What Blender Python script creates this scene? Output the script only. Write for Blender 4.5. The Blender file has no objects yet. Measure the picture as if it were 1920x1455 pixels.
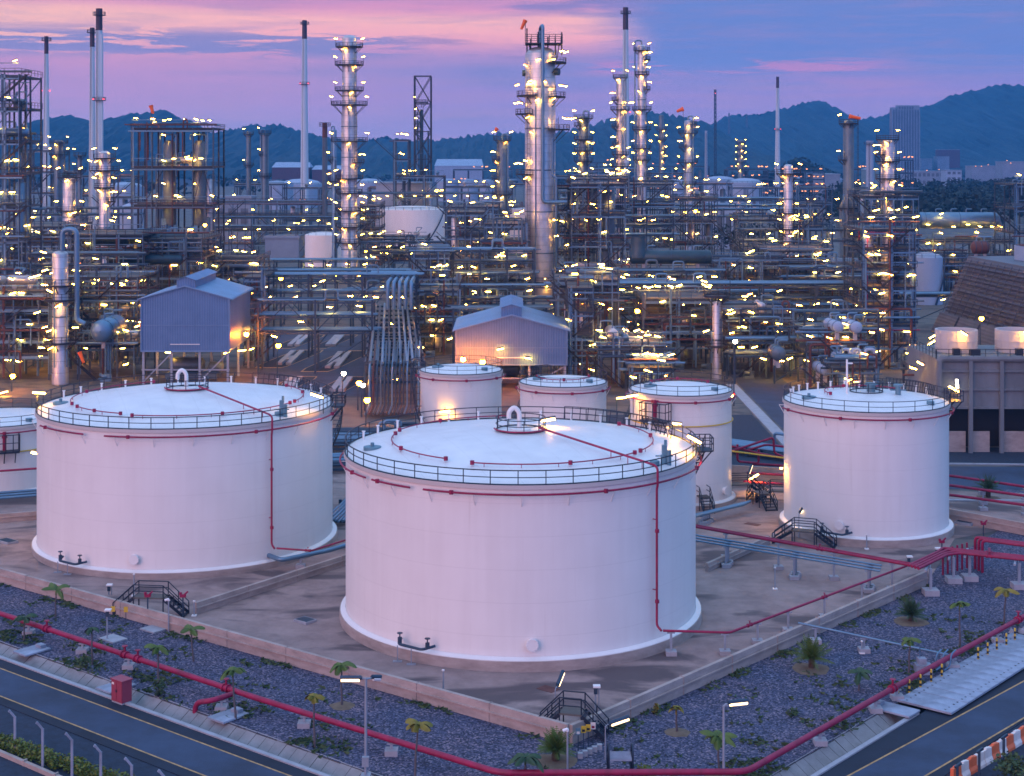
import bpy, math, random
from mathutils import Vector, Matrix
V=Vector; PI=math.pi; RAD=math.radians
rnd=random.Random(11)
SC=bpy.context.scene
COL=SC.collection
# ---------------------------------------------------------------- camera model: level lens, shifted down
F=2900.0; HC=39.0; HY=290.0; CX=960.0
def ax(px,Y): return (px-CX)*Y/F
def az(py,Y): return HC-(py-HY)*Y/F
def G(px,py,z=0.0):
    Y=F*(HC-z)/(py-HY); return V((ax(px,Y),Y,z))
# ---------------------------------------------------------------- materials
M={}
def nt_new(name):
    m=bpy.data.materials.new(name); m.use_nodes=True; nt=m.node_tree
    return m,nt,nt.nodes['Principled BSDF']
def N(nt,typ,**kw):
    n=nt.nodes.new(typ)
    for k,v in kw.items(): setattr(n,k,v)
    return n
def ramp(nt,stops):
    r=N(nt,'ShaderNodeValToRGB'); e=r.color_ramp.elements
    e[0].position,e[0].color=stops[0][0],(*stops[0][1],1); e[1].position,e[1].color=stops[1][0],(*stops[1][1],1)
    for p,c in stops[2:]:
        x=e.new(p); x.color=(*c,1)
    return r
def mat(name,col,rough=.5,metal=0.0,var=.12,scale=.8,bump=0.0,bscale=8.0,stretch=(1,1,1),spec=None):
    """painted / concrete surface: base colour broken up by two octaves of noise, with optional bump"""
    m,nt,b=nt_new(name); L=nt.links
    tc=N(nt,'ShaderNodeTexCoord'); mp=N(nt,'ShaderNodeMapping'); mp.inputs['Scale'].default_value=stretch
    L.new(tc.outputs['Object'],mp.inputs[0])
    n=N(nt,'ShaderNodeTexNoise'); n.inputs['Scale'].default_value=scale; n.inputs['Detail'].default_value=6; n.inputs['Roughness'].default_value=.65
    L.new(mp.outputs[0],n.inputs[0])
    c=V(col); r=ramp(nt,[(.25,tuple(c*(1-var))),(.75,tuple(min(1,x) for x in c*(1+var)))])
    L.new(n.outputs[0],r.inputs[0]); L.new(r.outputs[0],b.inputs['Base Color'])
    b.inputs['Roughness'].default_value=rough; b.inputs['Metallic'].default_value=metal
    if bump:
        n2=N(nt,'ShaderNodeTexNoise'); n2.inputs['Scale'].default_value=bscale; n2.inputs['Detail'].default_value=4
        L.new(tc.outputs['Object'],n2.inputs[0])
        bp=N(nt,'ShaderNodeBump'); bp.inputs['Strength'].default_value=bump; bp.inputs['Distance'].default_value=.05
        L.new(n2.outputs[0],bp.inputs['Height']); L.new(bp.outputs[0],b.inputs['Normal'])
    M[name]=m; return m
def emit(name,col,s):
    m,nt,b=nt_new(name)
    b.inputs['Base Color'].default_value=(*col,1); b.inputs['Emission Color'].default_value=(*col,1); b.inputs['Emission Strength'].default_value=s
    M[name]=m; return m
mat('steel',(.034,.066,.108),.5,.35,.2,.5)
mat('galvanised',(.30,.35,.42),.5,.3,.15,.8)
mat('dark_steel',(.022,.030,.045),.55,.2,.25,.6)
mat('deck_grate',(.075,.07,.07),.7,.1,.3,1.2)
mat('navy_rail',(.010,.022,.045),.5,.2,.2,.6)
mat('pale_pipe',(.12,.235,.355),.38,.45,.15,.6)
mat('grey_vessel',(.105,.155,.20),.45,.35,.2,.5)
mat('drum_teal',(.03,.065,.09),.45,.3,.25,.4)
mat('red_pipe',(.26,.006,.055),.5,0,.38,1.3)
mat('red_paint',(.30,.045,.08),.5,0,.12,1.2)
mat('rust',(.12,.05,.045),.8,.1,.35,.9)
mat('stack_white',(.48,.60,.70),.5,0,.10,.25,stretch=(1,1,.12))
mat('stack_cap',(.05,.03,.05),.6,0,.2,.4)
mat('white_paint',(.78,.79,.80),.45,0,.06,.3,stretch=(1,1,.25))
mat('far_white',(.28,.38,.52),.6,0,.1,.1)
mat('beige_tank',(.52,.50,.50),.5,0,.07,.2,stretch=(1,1,.25))
mat('concrete_wall',(.38,.32,.30),.85,0,.30,.55,.3,5,stretch=(1,1,2.5))
mat('pale_concrete',(.32,.34,.39),.85,0,.18,1.0,.25,9)
mat('bank_concrete',(.46,.47,.50),.85,0,.22,.9,.25,9)
mat('dark_concrete',(.15,.17,.19),.85,0,.35,.35,.3,4,stretch=(1,1,.25))
mat('slab_concrete',(.25,.30,.39),.8,0,.5,.45,.2,6)
mat('asphalt',(.026,.047,.095),.8,0,.5,.22,.25,30)
mat('asphalt_new',(.007,.016,.036),.85,0,.4,.3,.2,30)
mat('yellow_line',(.42,.25,.10),.7,0,.5,2.5)
mat('yellow_paint',(.62,.42,.04),.5,0,.15,1)
mat('black_paint',(.015,.015,.018),.5,0,.1,1)
mat('soil',(.16,.12,.085),.95,0,.3,1.5,.4,6)
mat('verge',(.016,.030,.058),.95,0,.45,2.5,.5,14)
mat('palm_leaf',(.075,.13,.02),.55,0,.35,2)
mat('palm_leaf_dry',(.20,.17,.02),.6,0,.3,2)
mat('palm_leaf_dark',(.03,.075,.03),.6,0,.3,2)
mat('bark',(.085,.06,.05),.95,0,.35,6,.4,9)
mat('trunk_grey',(.10,.09,.10),.9,0,.3,5)
mat('hedge_leaf',(.10,.14,.018),.6,0,.5,3)
mat('weed_leaf',(.045,.085,.03),.7,0,.5,3)
mat('tree_leaf',(.010,.024,.022),.8,0,.45,.08)
mat('rooftile',(.085,.045,.06),.8,0,.25,.4)
mat('orange_cloth',(.85,.13,.02),.6,0,.12,2)
mat('orange_block',(.75,.16,.06),.55,0,.15,1)
mat('white_block',(.72,.68,.66),.55,0,.15,1)
mat('tower_glass',(.10,.15,.20),.35,.2,.3,.06)
mat('town_wall',(.20,.27,.36),.8,0,.2,.08)  # distance haze put into the wall colour: dimmer and bluer
mat('town_dark',(.10,.12,.15),.8,0,.3,.08)
mat('blue_roof',(.15,.27,.44),.5,.1,.14,.3)
mat('gauge_blue',(.12,.25,.32),.5,.2,.2,1)
emit('lamp_glow',(1.0,.34,.10),2.2); emit('cream_glow',(1.0,.62,.34),3.2); emit('lamp_beam',(1.0,.43,.05),150.0); emit('tube_glow',(1.0,.70,.38),3.2)
emit('white_glow',(1.0,.80,.55),16.0)
emit('sodium_glow',(1.0,.25,.010),190.0)
emit('flood_glow',(1.0,.17,.006),560.0); emit('red_glow',(1.0,.06,.08),5.0)
emit('far_glow',(1.0,.36,.12),2.4)
emit('far_white_glow',(1.0,.82,.66),10.0)
def special():
    # storage tank steel: plate courses, faint vertical run marks
    m,nt,b=nt_new('tank_white'); L=nt.links; tc=N(nt,'ShaderNodeTexCoord')
    mp=N(nt,'ShaderNodeMapping'); mp.inputs['Scale'].default_value=(1.2,1.2,.06); L.new(tc.outputs['Object'],mp.inputs[0])
    n=N(nt,'ShaderNodeTexNoise'); n.inputs['Scale'].default_value=1.4; n.inputs['Detail'].default_value=5; L.new(mp.outputs[0],n.inputs[0])
    n2=N(nt,'ShaderNodeTexNoise'); n2.inputs['Scale'].default_value=.35; n2.inputs['Detail'].default_value=6; L.new(tc.outputs['Object'],n2.inputs[0])
    ad=N(nt,'ShaderNodeMath',operation='ADD'); L.new(n.outputs[0],ad.inputs[0]); L.new(n2.outputs[0],ad.inputs[1])
    r=ramp(nt,[(.31,(.745,.735,.73)),(.62,(.80,.795,.79))]); hf=N(nt,'ShaderNodeMath',operation='MULTIPLY'); hf.inputs[1].default_value=.5
    L.new(ad.outputs[0],hf.inputs[0]); L.new(hf.outputs[0],r.inputs[0])
    wv=N(nt,'ShaderNodeTexWave',wave_type='BANDS',bands_direction='Z',wave_profile='SAW'); wv.inputs['Scale'].default_value=.125; wv.inputs['Distortion'].default_value=0
    L.new(tc.outputs['Object'],wv.inputs[0])
    sm=ramp(nt,[(0.0,(.89,.89,.89)),(.03,(1,1,1))]); L.new(wv.outputs[1],sm.inputs[0])
    mx=N(nt,'ShaderNodeMix',data_type='RGBA',blend_type='MULTIPLY'); mx.inputs[0].default_value=1
    L.new(r.outputs[0],mx.inputs[6]); L.new(sm.outputs[0],mx.inputs[7])
    mp3=N(nt,'ShaderNodeMapping'); mp3.inputs['Scale'].default_value=(2.2,2.2,.05); L.new(tc.outputs['Object'],mp3.inputs[0])
    n3=N(nt,'ShaderNodeTexNoise'); n3.inputs['Scale'].default_value=1; n3.inputs['Detail'].default_value=7; n3.inputs['Roughness'].default_value=.7; L.new(mp3.outputs[0],n3.inputs[0])
    dr=ramp(nt,[(.60,(0,0,0)),(.78,(.30,.30,.30))]); L.new(n3.outputs[0],dr.inputs[0])
    mx3=N(nt,'ShaderNodeMix',data_type='RGBA'); L.new(dr.outputs[0],mx3.inputs[0]); L.new(mx.outputs[2],mx3.inputs[6]); mx3.inputs[7].default_value=(.50,.44,.40,1)   # faint dirt runs
    L.new(mx3.outputs[2],b.inputs['Base Color'])
    b.inputs['Roughness'].default_value=.42
    bp=N(nt,'ShaderNodeBump'); bp.inputs['Strength'].default_value=.12; bp.inputs['Distance'].default_value=.2; L.new(n2.outputs[0],bp.inputs['Height']); L.new(bp.outputs[0],b.inputs['Normal'])
    M['tank_white']=m
    # tank roof: radial plates
    m,nt,b=nt_new('tank_roof'); L=nt.links; tc=N(nt,'ShaderNodeTexCoord')
    n=N(nt,'ShaderNodeTexNoise'); n.inputs['Scale'].default_value=.5; n.inputs['Detail'].default_value=7; L.new(tc.outputs['Object'],n.inputs[0])
    r=ramp(nt,[(.3,(.68,.70,.72)),(.7,(.78,.80,.82))]); L.new(n.outputs[0],r.inputs[0])
    br=N(nt,'ShaderNodeTexBrick'); br.inputs['Scale'].default_value=1; br.inputs['Mortar Size'].default_value=.02; br.inputs['Brick Width'].default_value=7; br.inputs['Row Height'].default_value=2.2
    br.inputs['Color1'].default_value=br.inputs['Color2'].default_value=(1,1,1,1); br.inputs['Mortar'].default_value=(.84,.84,.84,1)
    mp=N(nt,'ShaderNodeMapping'); mp.inputs['Rotation'].default_value=(0,0,1.25); L.new(tc.outputs['Object'],mp.inputs[0]); L.new(mp.outputs[0],br.inputs[0])
    mx=N(nt,'ShaderNodeMix',data_type='RGBA',blend_type='MULTIPLY'); mx.inputs[0].default_value=1; L.new(r.outputs[0],mx.inputs[6]); L.new(br.outputs[0],mx.inputs[7])
    L.new(mx.outputs[2],b.inputs['Base Color']); b.inputs['Roughness'].default_value=.38
    M['tank_roof']=m
    # insulated column cladding: silver sheets with hoops and joints
    m,nt,b=nt_new('cladding'); L=nt.links; tc=N(nt,'ShaderNodeTexCoord')
    n=N(nt,'ShaderNodeTexNoise'); n.inputs['Scale'].default_value=.6; n.inputs['Detail'].default_value=6; L.new(tc.outputs['Object'],n.inputs[0])
    r=ramp(nt,[(.25,(.36,.39,.44)),(.75,(.58,.60,.64))]); L.new(n.outputs[0],r.inputs[0])
    wv=N(nt,'ShaderNodeTexWave',wave_type='BANDS',bands_direction='Z',wave_profile='SAW'); wv.inputs['Scale'].default_value=.16; L.new(tc.outputs['Object'],wv.inputs[0])
    sm=ramp(nt,[(0,(.45,.45,.45)),(.07,(1,1,1))]); L.new(wv.outputs[1],sm.inputs[0])
    mx=N(nt,'ShaderNodeMix',data_type='RGBA',blend_type='MULTIPLY'); mx.inputs[0].default_value=1; L.new(r.outputs[0],mx.inputs[6]); L.new(sm.outputs[0],mx.inputs[7])
    L.new(mx.outputs[2],b.inputs['Base Color']); b.inputs['Roughness'].default_value=.38; b.inputs['Metallic'].default_value=.55
    M['cladding']=m
    # corrugated sheet
    for nm,ca,cb in (('corrugated',(.072,.165,.32),(.11,.22,.41)),('louvre',(.045,.050,.072),(.085,.09,.115))):
        m,nt,b=nt_new(nm); L=nt.links; tc=N(nt,'ShaderNodeTexCoord')
        wv=N(nt,'ShaderNodeTexWave',wave_type='BANDS',bands_direction='X' if nm=='corrugated' else 'Z'); wv.inputs['Scale'].default_value=.8 if nm=='corrugated' else .5; wv.inputs['Distortion'].default_value=.0
        mp=N(nt,'ShaderNodeMapping'); mp.inputs['Rotation'].default_value=(0,0,.35); L.new(tc.outputs['Object'],mp.inputs[0]); L.new(mp.outputs[0],wv.inputs[0])
        n=N(nt,'ShaderNodeTexNoise'); n.inputs['Scale'].default_value=.4; n.inputs['Detail'].default_value=6; L.new(tc.outputs['Object'],n.inputs[0])
        ad=N(nt,'ShaderNodeMath',operation='MULTIPLY_ADD'); ad.inputs[1].default_value=.35; L.new(wv.outputs[1],ad.inputs[0]); L.new(n.outputs[0],ad.inputs[2])
        r=ramp(nt,[(.3,ca),(.95,cb)]); L.new(ad.outputs[0],r.inputs[0]); L.new(r.outputs[0],b.inputs['Base Color'])
        bp=N(nt,'ShaderNodeBump'); bp.inputs['Strength'].default_value=.5; bp.inputs['Distance'].default_value=.08; L.new(wv.outputs[1],bp.inputs['Height']); L.new(bp.outputs[0],b.inputs['Normal'])
        b.inputs['Roughness'].default_value=.45; b.inputs['Metallic'].default_value=.25 if nm=='corrugated' else 0
        M[nm]=m
    # gravel: blue-grey crushed stone
    m,nt,b=nt_new('gravel'); L=nt.links; tc=N(nt,'ShaderNodeTexCoord')
    vo=N(nt,'ShaderNodeTexVoronoi'); vo.inputs['Scale'].default_value=8.5; L.new(tc.outputs['Object'],vo.inputs[0])
    r=ramp(nt,[(.12,(.008,.016,.040)),(.45,(.044,.058,.112)),(.8,(.085,.10,.18)),(.97,(.23,.22,.29))]); sp=N(nt,'ShaderNodeSeparateColor'); L.new(vo.outputs['Color'],sp.inputs[0]); L.new(sp.outputs[0],r.inputs[0])
    n=N(nt,'ShaderNodeTexNoise'); n.inputs['Scale'].default_value=.22; n.inputs['Detail'].default_value=7; L.new(tc.outputs['Object'],n.inputs[0])
    dm=ramp(nt,[(.32,(.70,.80,.92)),(.66,(1.32,1.02,.95))]); L.new(n.outputs[0],dm.inputs[0])
    mx=N(nt,'ShaderNodeMix',data_type='RGBA',blend_type='MULTIPLY'); mx.inputs[0].default_value=1; L.new(r.outputs[0],mx.inputs[6]); L.new(dm.outputs[0],mx.inputs[7])
    L.new(mx.outputs[2],b.inputs['Base Color']); b.inputs['Roughness'].default_value=.85
    bp=N(nt,'ShaderNodeBump'); bp.inputs['Strength'].default_value=.8; bp.inputs['Distance'].default_value=.12; L.new(sp.outputs[1],bp.inputs['Height']); L.new(bp.outputs[0],b.inputs['Normal'])
    M['gravel']=m
    # stained concrete floors
    for nm,ca,cb,st in (('bund_concrete',(.20,.145,.14),(.37,.275,.26),(.075,.058,.066)),('yard_concrete',(.075,.072,.072),(.14,.13,.12),(.035,.036,.044))):
        m,nt,b=nt_new(nm); L=nt.links; tc=N(nt,'ShaderNodeTexCoord')
        n=N(nt,'ShaderNodeTexNoise'); n.inputs['Scale'].default_value=.35; n.inputs['Detail'].default_value=9; n.inputs['Roughness'].default_value=.7; L.new(tc.outputs['Object'],n.inputs[0])
        r=ramp(nt,[(.3,ca),(.7,cb)]); L.new(n.outputs[0],r.inputs[0])
        mp=N(nt,'ShaderNodeMapping'); mp.inputs['Scale'].default_value=(.07,.16,1); mp.inputs['Rotation'].default_value=(0,0,.5); L.new(tc.outputs['Object'],mp.inputs[0])
        n2=N(nt,'ShaderNodeTexNoise'); n2.inputs['Scale'].default_value=1; n2.inputs['Detail'].default_value=8; n2.inputs['Distortion'].default_value=1.2; L.new(mp.outputs[0],n2.inputs[0])
        k=ramp(nt,[(.515,(0,0,0)),(.60,(.85,.85,.85))]); L.new(n2.outputs[0],k.inputs[0])
        mx=N(nt,'ShaderNodeMix',data_type='RGBA'); L.new(k.outputs[0],mx.inputs[0]); L.new(r.outputs[0],mx.inputs[6]); mx.inputs[7].default_value=(*st,1)
        L.new(mx.outputs[2],b.inputs['Base Color']); b.inputs['Roughness'].default_value=.8
        M[nm]=m
    # wooded hillside; part of the distance haze is put into its dark blue
    m,nt,b=nt_new('hill_wood'); L=nt.links; tc=N(nt,'ShaderNodeTexCoord')
    n=N(nt,'ShaderNodeTexNoise'); n.inputs['Scale'].default_value=.035; n.inputs['Detail'].default_value=12; n.inputs['Roughness'].default_value=.8; L.new(tc.outputs['Object'],n.inputs[0])
    r=ramp(nt,[(.36,(.001,.008,.016)),(.66,(.012,.06,.085))]); L.new(n.outputs[0],r.inputs[0]); L.new(r.outputs[0],b.inputs['Base Color']); b.inputs['Roughness'].default_value=.95
    M['hill_wood']=m
special()
# ---------------------------------------------------------------- mesh builder
class MB:
    def __init__(s): s.v=[]; s.f=[]; s.m=[]
    def add(s,vs,fs,mi=0):
        n=len(s.v); s.v+=[tuple(v) for v in vs]; s.f+=[tuple(i+n for i in f) for f in fs]; s.m+=[mi]*len(fs); return s
    def box(s,a,b,mi=0):
        x0,y0,z0=a; x1,y1,z1=b
        return s.add([(x0,y0,z0),(x1,y0,z0),(x1,y1,z0),(x0,y1,z0),(x0,y0,z1),(x1,y0,z1),(x1,y1,z1),(x0,y1,z1)],
          [(3,2,1,0),(4,5,6,7),(0,1,5,4),(1,2,6,5),(2,3,7,6),(3,0,4,7)],mi)
    def bar(s,a,b,w,h=None,mi=0):
        a=V(a);b=V(b);h=h or w; d=(b-a)
        if d.length<1e-6: return s
        d.normalize(); up=V((0,0,1)) if abs(d.z)<.95 else V((0,1,0))
        x=d.cross(up).normalized(); y=x.cross(d); x=x*(w/2); y=y*(h/2)
        return s.add([a-x-y,a+x-y,a+x+y,a-x+y,b-x-y,b+x-y,b+x+y,b-x+y],[(3,2,1,0),(4,5,6,7),(0,1,5,4),(1,2,6,5),(2,3,7,6),(3,0,4,7)],mi)
    def tube(s,pts,r,n=8,mi=0,closed=False,r1=None):
        P=[V(p) for p in pts]; k=len(P); rings=[]; prev=None
        for i in range(k):
            if closed: t=(P[(i+1)%k]-P[i-1])
            elif i==0: t=P[1]-P[0]
            elif i==k-1: t=P[-1]-P[-2]
            else: t=(P[i+1]-P[i]).normalized()+(P[i]-P[i-1]).normalized()
            if t.length<1e-9: t=V((0,0,1))
            t.normalize()
            if prev is None: up=V((0,0,1)) if abs(t.z)<.9 else V((1,0,0))
            else: up=prev
            x=(up-t*up.dot(t))
            if x.length<1e-6: x=V((1,0,0))-t*t.x
            x.normalize(); prev=x; y=t.cross(x)
            rr=r if r1 is None else r+(r1-r)*i/(k-1)
            rings.append([P[i]+(x*math.cos(2*PI*j/n)+y*math.sin(2*PI*j/n))*rr for j in range(n)])
        vs=[v for q in rings for v in q]; fs=[]
        for i in range(k if closed else k-1):
            a=i*n; b=((i+1)%k)*n
            for j in range(n): fs.append((a+j,a+(j+1)%n,b+(j+1)%n,b+j))
        if not closed: fs.append(tuple(range(n-1,-1,-1))); fs.append(tuple((k-1)*n+j for j in range(n)))
        return s.add(vs,fs,mi)
    def lathe(s,prof,n=32,c=(0,0),a0=0.0,a1=2*PI,mi=0):
        full=abs(a1-a0-2*PI)<1e-6; k=n if full else n+1; vs=[]; fs=[]
        for (r,z) in prof:
            for j in range(k):
                a=a0+(a1-a0)*j/n; vs.append((c[0]+r*math.cos(a),c[1]+r*math.sin(a),z))
        for i in range(len(prof)-1):
            for j in range(n):
                j2=(j+1)%k
                fs.append((i*k+j,i*k+j2,(i+1)*k+j2,(i+1)*k+j))
        return s.add(vs,fs,mi)
    def cyl(s,c,r,z0,z1,n=16,mi=0,r1=None):
        r1=r if r1 is None else r1
        return s.lathe([(0.001,z0),(r,z0),(r1,z1),(0.001,z1)],n,c,mi=mi)
    def prism(s,poly,z0,z1,mi=0):
        n=len(poly); vs=[(p[0],p[1],z0) for p in poly]+[(p[0],p[1],z1) for p in poly]
        return s.add(vs,[tuple(range(n-1,-1,-1)),tuple(range(n,2*n))]+[(i,(i+1)%n,n+(i+1)%n,n+i) for i in range(n)],mi)
    def drum(s,a,b,r,n=14,mi=0):
        """horizontal vessel with dished ends"""
        a=V(a);b=V(b);d=(b-a).normalized(); pts=[a-d*r*.42,a-d*r*.36,a-d*r*.2,a,b,b+d*r*.2,b+d*r*.36,b+d*r*.42]
        rr=[r*.05,r*.5,r*.86,r,r,r*.86,r*.5,r*.05]
        up=V((0,0,1)) if abs(d.z)<.9 else V((1,0,0)); x=d.cross(up).normalized(); y=x.cross(d); vs=[]; fs=[]
        for p,q in zip(pts,rr): vs+=[p+(x*math.cos(2*PI*j/n)+y*math.sin(2*PI*j/n))*q for j in range(n)]
        for i in range(7):
            for j in range(n): fs.append((i*n+j,i*n+(j+1)%n,(i+1)*n+(j+1)%n,(i+1)*n+j))
        return s.add(vs,fs,mi)
    def mesh(s,name,mats,off=V((0,0,0)),smooth=True):
        me=bpy.data.meshes.new(name); o=off
        me.from_pydata([(v[0]-o[0],v[1]-o[1],v[2]-o[2]) for v in s.v],[],s.f)
        mats=mats if isinstance(mats,(list,tuple)) else [mats]
        for m in mats: me.materials.append(M[m] if isinstance(m,str) else m)
        if len(mats)>1: me.polygons.foreach_set('material_index',s.m)
        if smooth:
            me.polygons.foreach_set('use_smooth',[True]*len(s.f)); me.set_sharp_from_angle(angle=RAD(38))
        me.update(); return me
    def build(s,name,mats,parent=None,smooth=True,at=None):
        if not s.f: return None
        off=V(at) if at is not None else (org(parent) if parent else V((0,0,0)))
        o=bpy.data.objects.new(name,s.mesh(name,mats,off,smooth)); COL.objects.link(o)
        if parent: o.parent=parent
        else: o.location=off
        return o
def org(o):
    p=V((0,0,0))
    while o: p=p+o.location; o=o.parent
    return p
def tag(o,label=None,cat=None,group=None,kind=None):
    if label: o['label']=label
    if cat: o['category']=cat
    if group: o['group']=group
    if kind: o['kind']=kind
    return o
def thing(name,label,cat,loc,group=None):
    o=bpy.data.objects.new(name,None); o.empty_display_size=.5; COL.objects.link(o); o.location=V(loc); return tag(o,label,cat,group)
def inst(src,parent,loc,rot=(0,0,0),scale=None,name=None):
    """copy of a prototype mesh object as a child of a thing (world position loc)"""
    o=src.copy(); COL.objects.link(o); o.parent=parent; o.location=V(loc)-org(parent); o.rotation_euler=rot
    if scale: o.scale=scale
    return o
def copy_tree(o,parent=None):
    c=o.copy(); COL.objects.link(c); c.parent=parent
    for ch in list(o.children): copy_tree(ch,c)
    return c
def soft(pts,r=.6,k=4):
    """round the corners of a polyline (pipe elbows)"""
    P=[V(p) for p in pts]; out=[P[0]]
    for i in range(1,len(P)-1):
        a=(P[i-1]-P[i]); b=(P[i+1]-P[i]); q=min(r,a.length*.45,b.length*.45)
        p0=P[i]+a.normalized()*q; p2=P[i]+b.normalized()*q
        for j in range(k+1):
            t=j/k; out.append(p0*(1-t)**2+P[i]*2*t*(1-t)+p2*t*t)
    out.append(P[-1]); return out
def rail(mb,pts,h=1.1,step=1.8,w=.06,closed=False,mid=True,toe=False,mi=0):
    P=[V(p) for p in pts]
    if closed: P=P+[P[0]]
    up=V((0,0,h)); acc=step
    for a,b in zip(P,P[1:]):
        mb.bar(a+up,b+up,w,w,mi)
        if mid: mb.bar(a+up*.52,b+up*.52,w*.8,w*.8,mi)
        if toe: mb.bar(a+V((0,0,.08)),b+V((0,0,.08)),w*.6,.16,mi)
        L=(b-a).length; 
        while acc<=L+1e-6:
            p=a+(b-a)*(acc/L) if L>0 else a; mb.bar(p,p+up,w,w,mi); acc+=step
        acc-=L
    mb.bar(P[0],P[0]+up,w,w,mi)
    if not closed: mb.bar(P[-1],P[-1]+up,w,w,mi)
    return mb
def arc(c,r,a0,a1,z,n): return [(c[0]+r*math.cos(a0+(a1-a0)*i/n),c[1]+r*math.sin(a0+(a1-a0)*i/n),z) for i in range(n+1)]
# ---------------------------------------------------------------- lamp prototypes (meshes shared by every copy)
def lamp_mesh(name,L,r,glow,k=1.0):
    mb=MB(); L*=k; r*=k
    mb.tube([(-L/2,0,0),(L/2,0,0)],r,6,1)
    mb.box((-L/2-.06*k,-r*1.0,r*.55),(L/2+.06*k,r*1.0,r*1.45),0)
    if glow in ('lamp_glow','cream_glow','tube_glow'): q=max(r,.17); mb.add([(-L/2,-q,-r*1.02),(L/2,-q,-r*1.02),(L/2,q,-r*1.02),(-L/2,q,-r*1.02)],[(3,2,1,0)],2); return mb.mesh(name,['steel',glow,'lamp_beam'])   # bright plate added below the dim tube to cast the pools of light
    return mb.mesh(name,['steel',glow])
LM={'cream':lamp_mesh('lamp',1.0,.12,'cream_glow'),'creamfar':lamp_mesh('lamp',.9,.2,'cream_glow'),'near':lamp_mesh('lamp',1.25,.12,'tube_glow'),'mid':lamp_mesh('lamp',1.0,.115,'lamp_glow'),'far':lamp_mesh('lamp',.95,.19,'lamp_glow'),
    'white':lamp_mesh('lamp',1.5,.18,'white_glow'),'dist':lamp_mesh('lamp',1.25,.42,'far_glow'),'distw':lamp_mesh('lamp',1.25,.42,'far_white_glow')}
def ball_mesh(name,r,glow):
    mb=MB(); mb.lathe([(.01,-r),(r*.7,-r*.7),(r,0),(r*.7,r*.7)],8,mi=1); mb.lathe([(r*.75,r*.7),(r*.5,r*1.2),(.01,r*1.25)],8,mi=0); return mb.mesh(name,['dark_steel',glow])
LM['sodium']=ball_mesh('lamp',.42,'sodium_glow'); LM['orange']=ball_mesh('lamp',.42,'flood_glow'); LM['red']=ball_mesh('warning_lamp',.32,'red_glow'); LM['flood']=ball_mesh('lamp',.38,'white_glow')
NL=[0]
def lamp(parent,p,kind='mid',yaw=None,tilt=None,name='lamp',roll=None):
    lk=kind
    if kind in ('mid','far') and rnd.random()<.3: lk={'mid':'cream','far':'creamfar'}[kind]
    o=bpy.data.objects.new(name,LM[lk]); COL.objects.link(o); o.parent=parent; o.location=V(p)-org(parent)
    yaw=rnd.uniform(-.5,.5) if yaw is None else yaw; tilt=rnd.choice((-.3,-.25,.25,.3,0,.1)) if tilt is None else tilt
    roll=(rnd.uniform(.35,.8) if kind in ('mid','far') else 0) if roll is None else roll; o.rotation_euler=(roll,tilt,yaw); NL[0]+=1; return o
# ================================================================ SETTING
def sheet(name,poly,z,m,kind='structure',thick=0):
    mb=MB()
    if thick: mb.prism([(p[0],p[1]) for p in poly],z-thick,z)
    else: mb.add([(p[0],p[1],z) for p in poly],[tuple(range(len(poly)))])
    o=mb.build(name,m,smooth=False); o['kind']=kind; return o
def xy(p): return V((p[0],p[1]))
def isect(a,b,c,d):
    r=b-a; s=d-c; k=r.x*s.y-r.y*s.x; t=((c-a).x*s.y-(c-a).y*s.x)/k; return a+r*t
class Line:
    """a straight ground line; off>0 is towards the outside of the tank field (towards the viewer)"""
    def __init__(s,a,b):
        s.a=xy(a); s.d=(xy(b)-s.a).normalized(); n=V((s.d.y,-s.d.x)); s.n=n if n.y<0 else -n
    def at(s,t,off=0): return s.a+s.d*t+s.n*off
    def t(s,p): return (xy(p)-s.a).dot(s.d)
ground=sheet('ground',[(-9000,-300),(9000,-300),(9000,9000),(-9000,9000)],-1.3,'verge')
SL=Line(G(0,1204),G(480,1374)); SR=Line(G(1454,1451),G(1638,1343))   # tops of the paved ditch banks
cor=isect(SL.a,SL.a+SL.d,SR.a,SR.a+SR.d)
tl0,tl1=-70,SL.t(cor); tr0,tr1=SR.t(cor),90
yard=[SL.at(tl0),cor,SR.at(tr1),(760,260),(760,1900),(-760,1900),(-760,260)]
sheet('yard',yard,-.02,'yard_concrete',thick=1.28)
WL=Line(G(0,1091),G(1070,1395)); WR=Line(G(1070,1395),G(1714,1107))
wc=xy(G(1070,1395))
gback=[SL.at(tl0),cor,SR.at(tr1),SR.at(tr1,-26),xy(G(1930,960)),xy(G(1714,1090)),wc+V((0,3)),WL.at(-60,-2)]
sheet('gravel_bed',gback,0.0,'gravel')
tw0,tw1=-62,WL.t(wc); twr=WR.t(G(1735,1097))
bund=[WL.at(tw0),wc,WR.at(twr),xy(G(1790,1010)),xy(G(1925,985)),xy(G(1925,925)),(38,181.5),(20.5,186.5),(12,200),(-80,200)]
sheet('bund_floor',bund,.012,'bund_concrete')
def strip(name,line,t0,t1,o0,o1,z,m,thick=0): return sheet(name,[line.at(t0,o0),line.at(t1,o0),line.at(t1,o1),line.at(t0,o1)],z,m,thick=thick)
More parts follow.
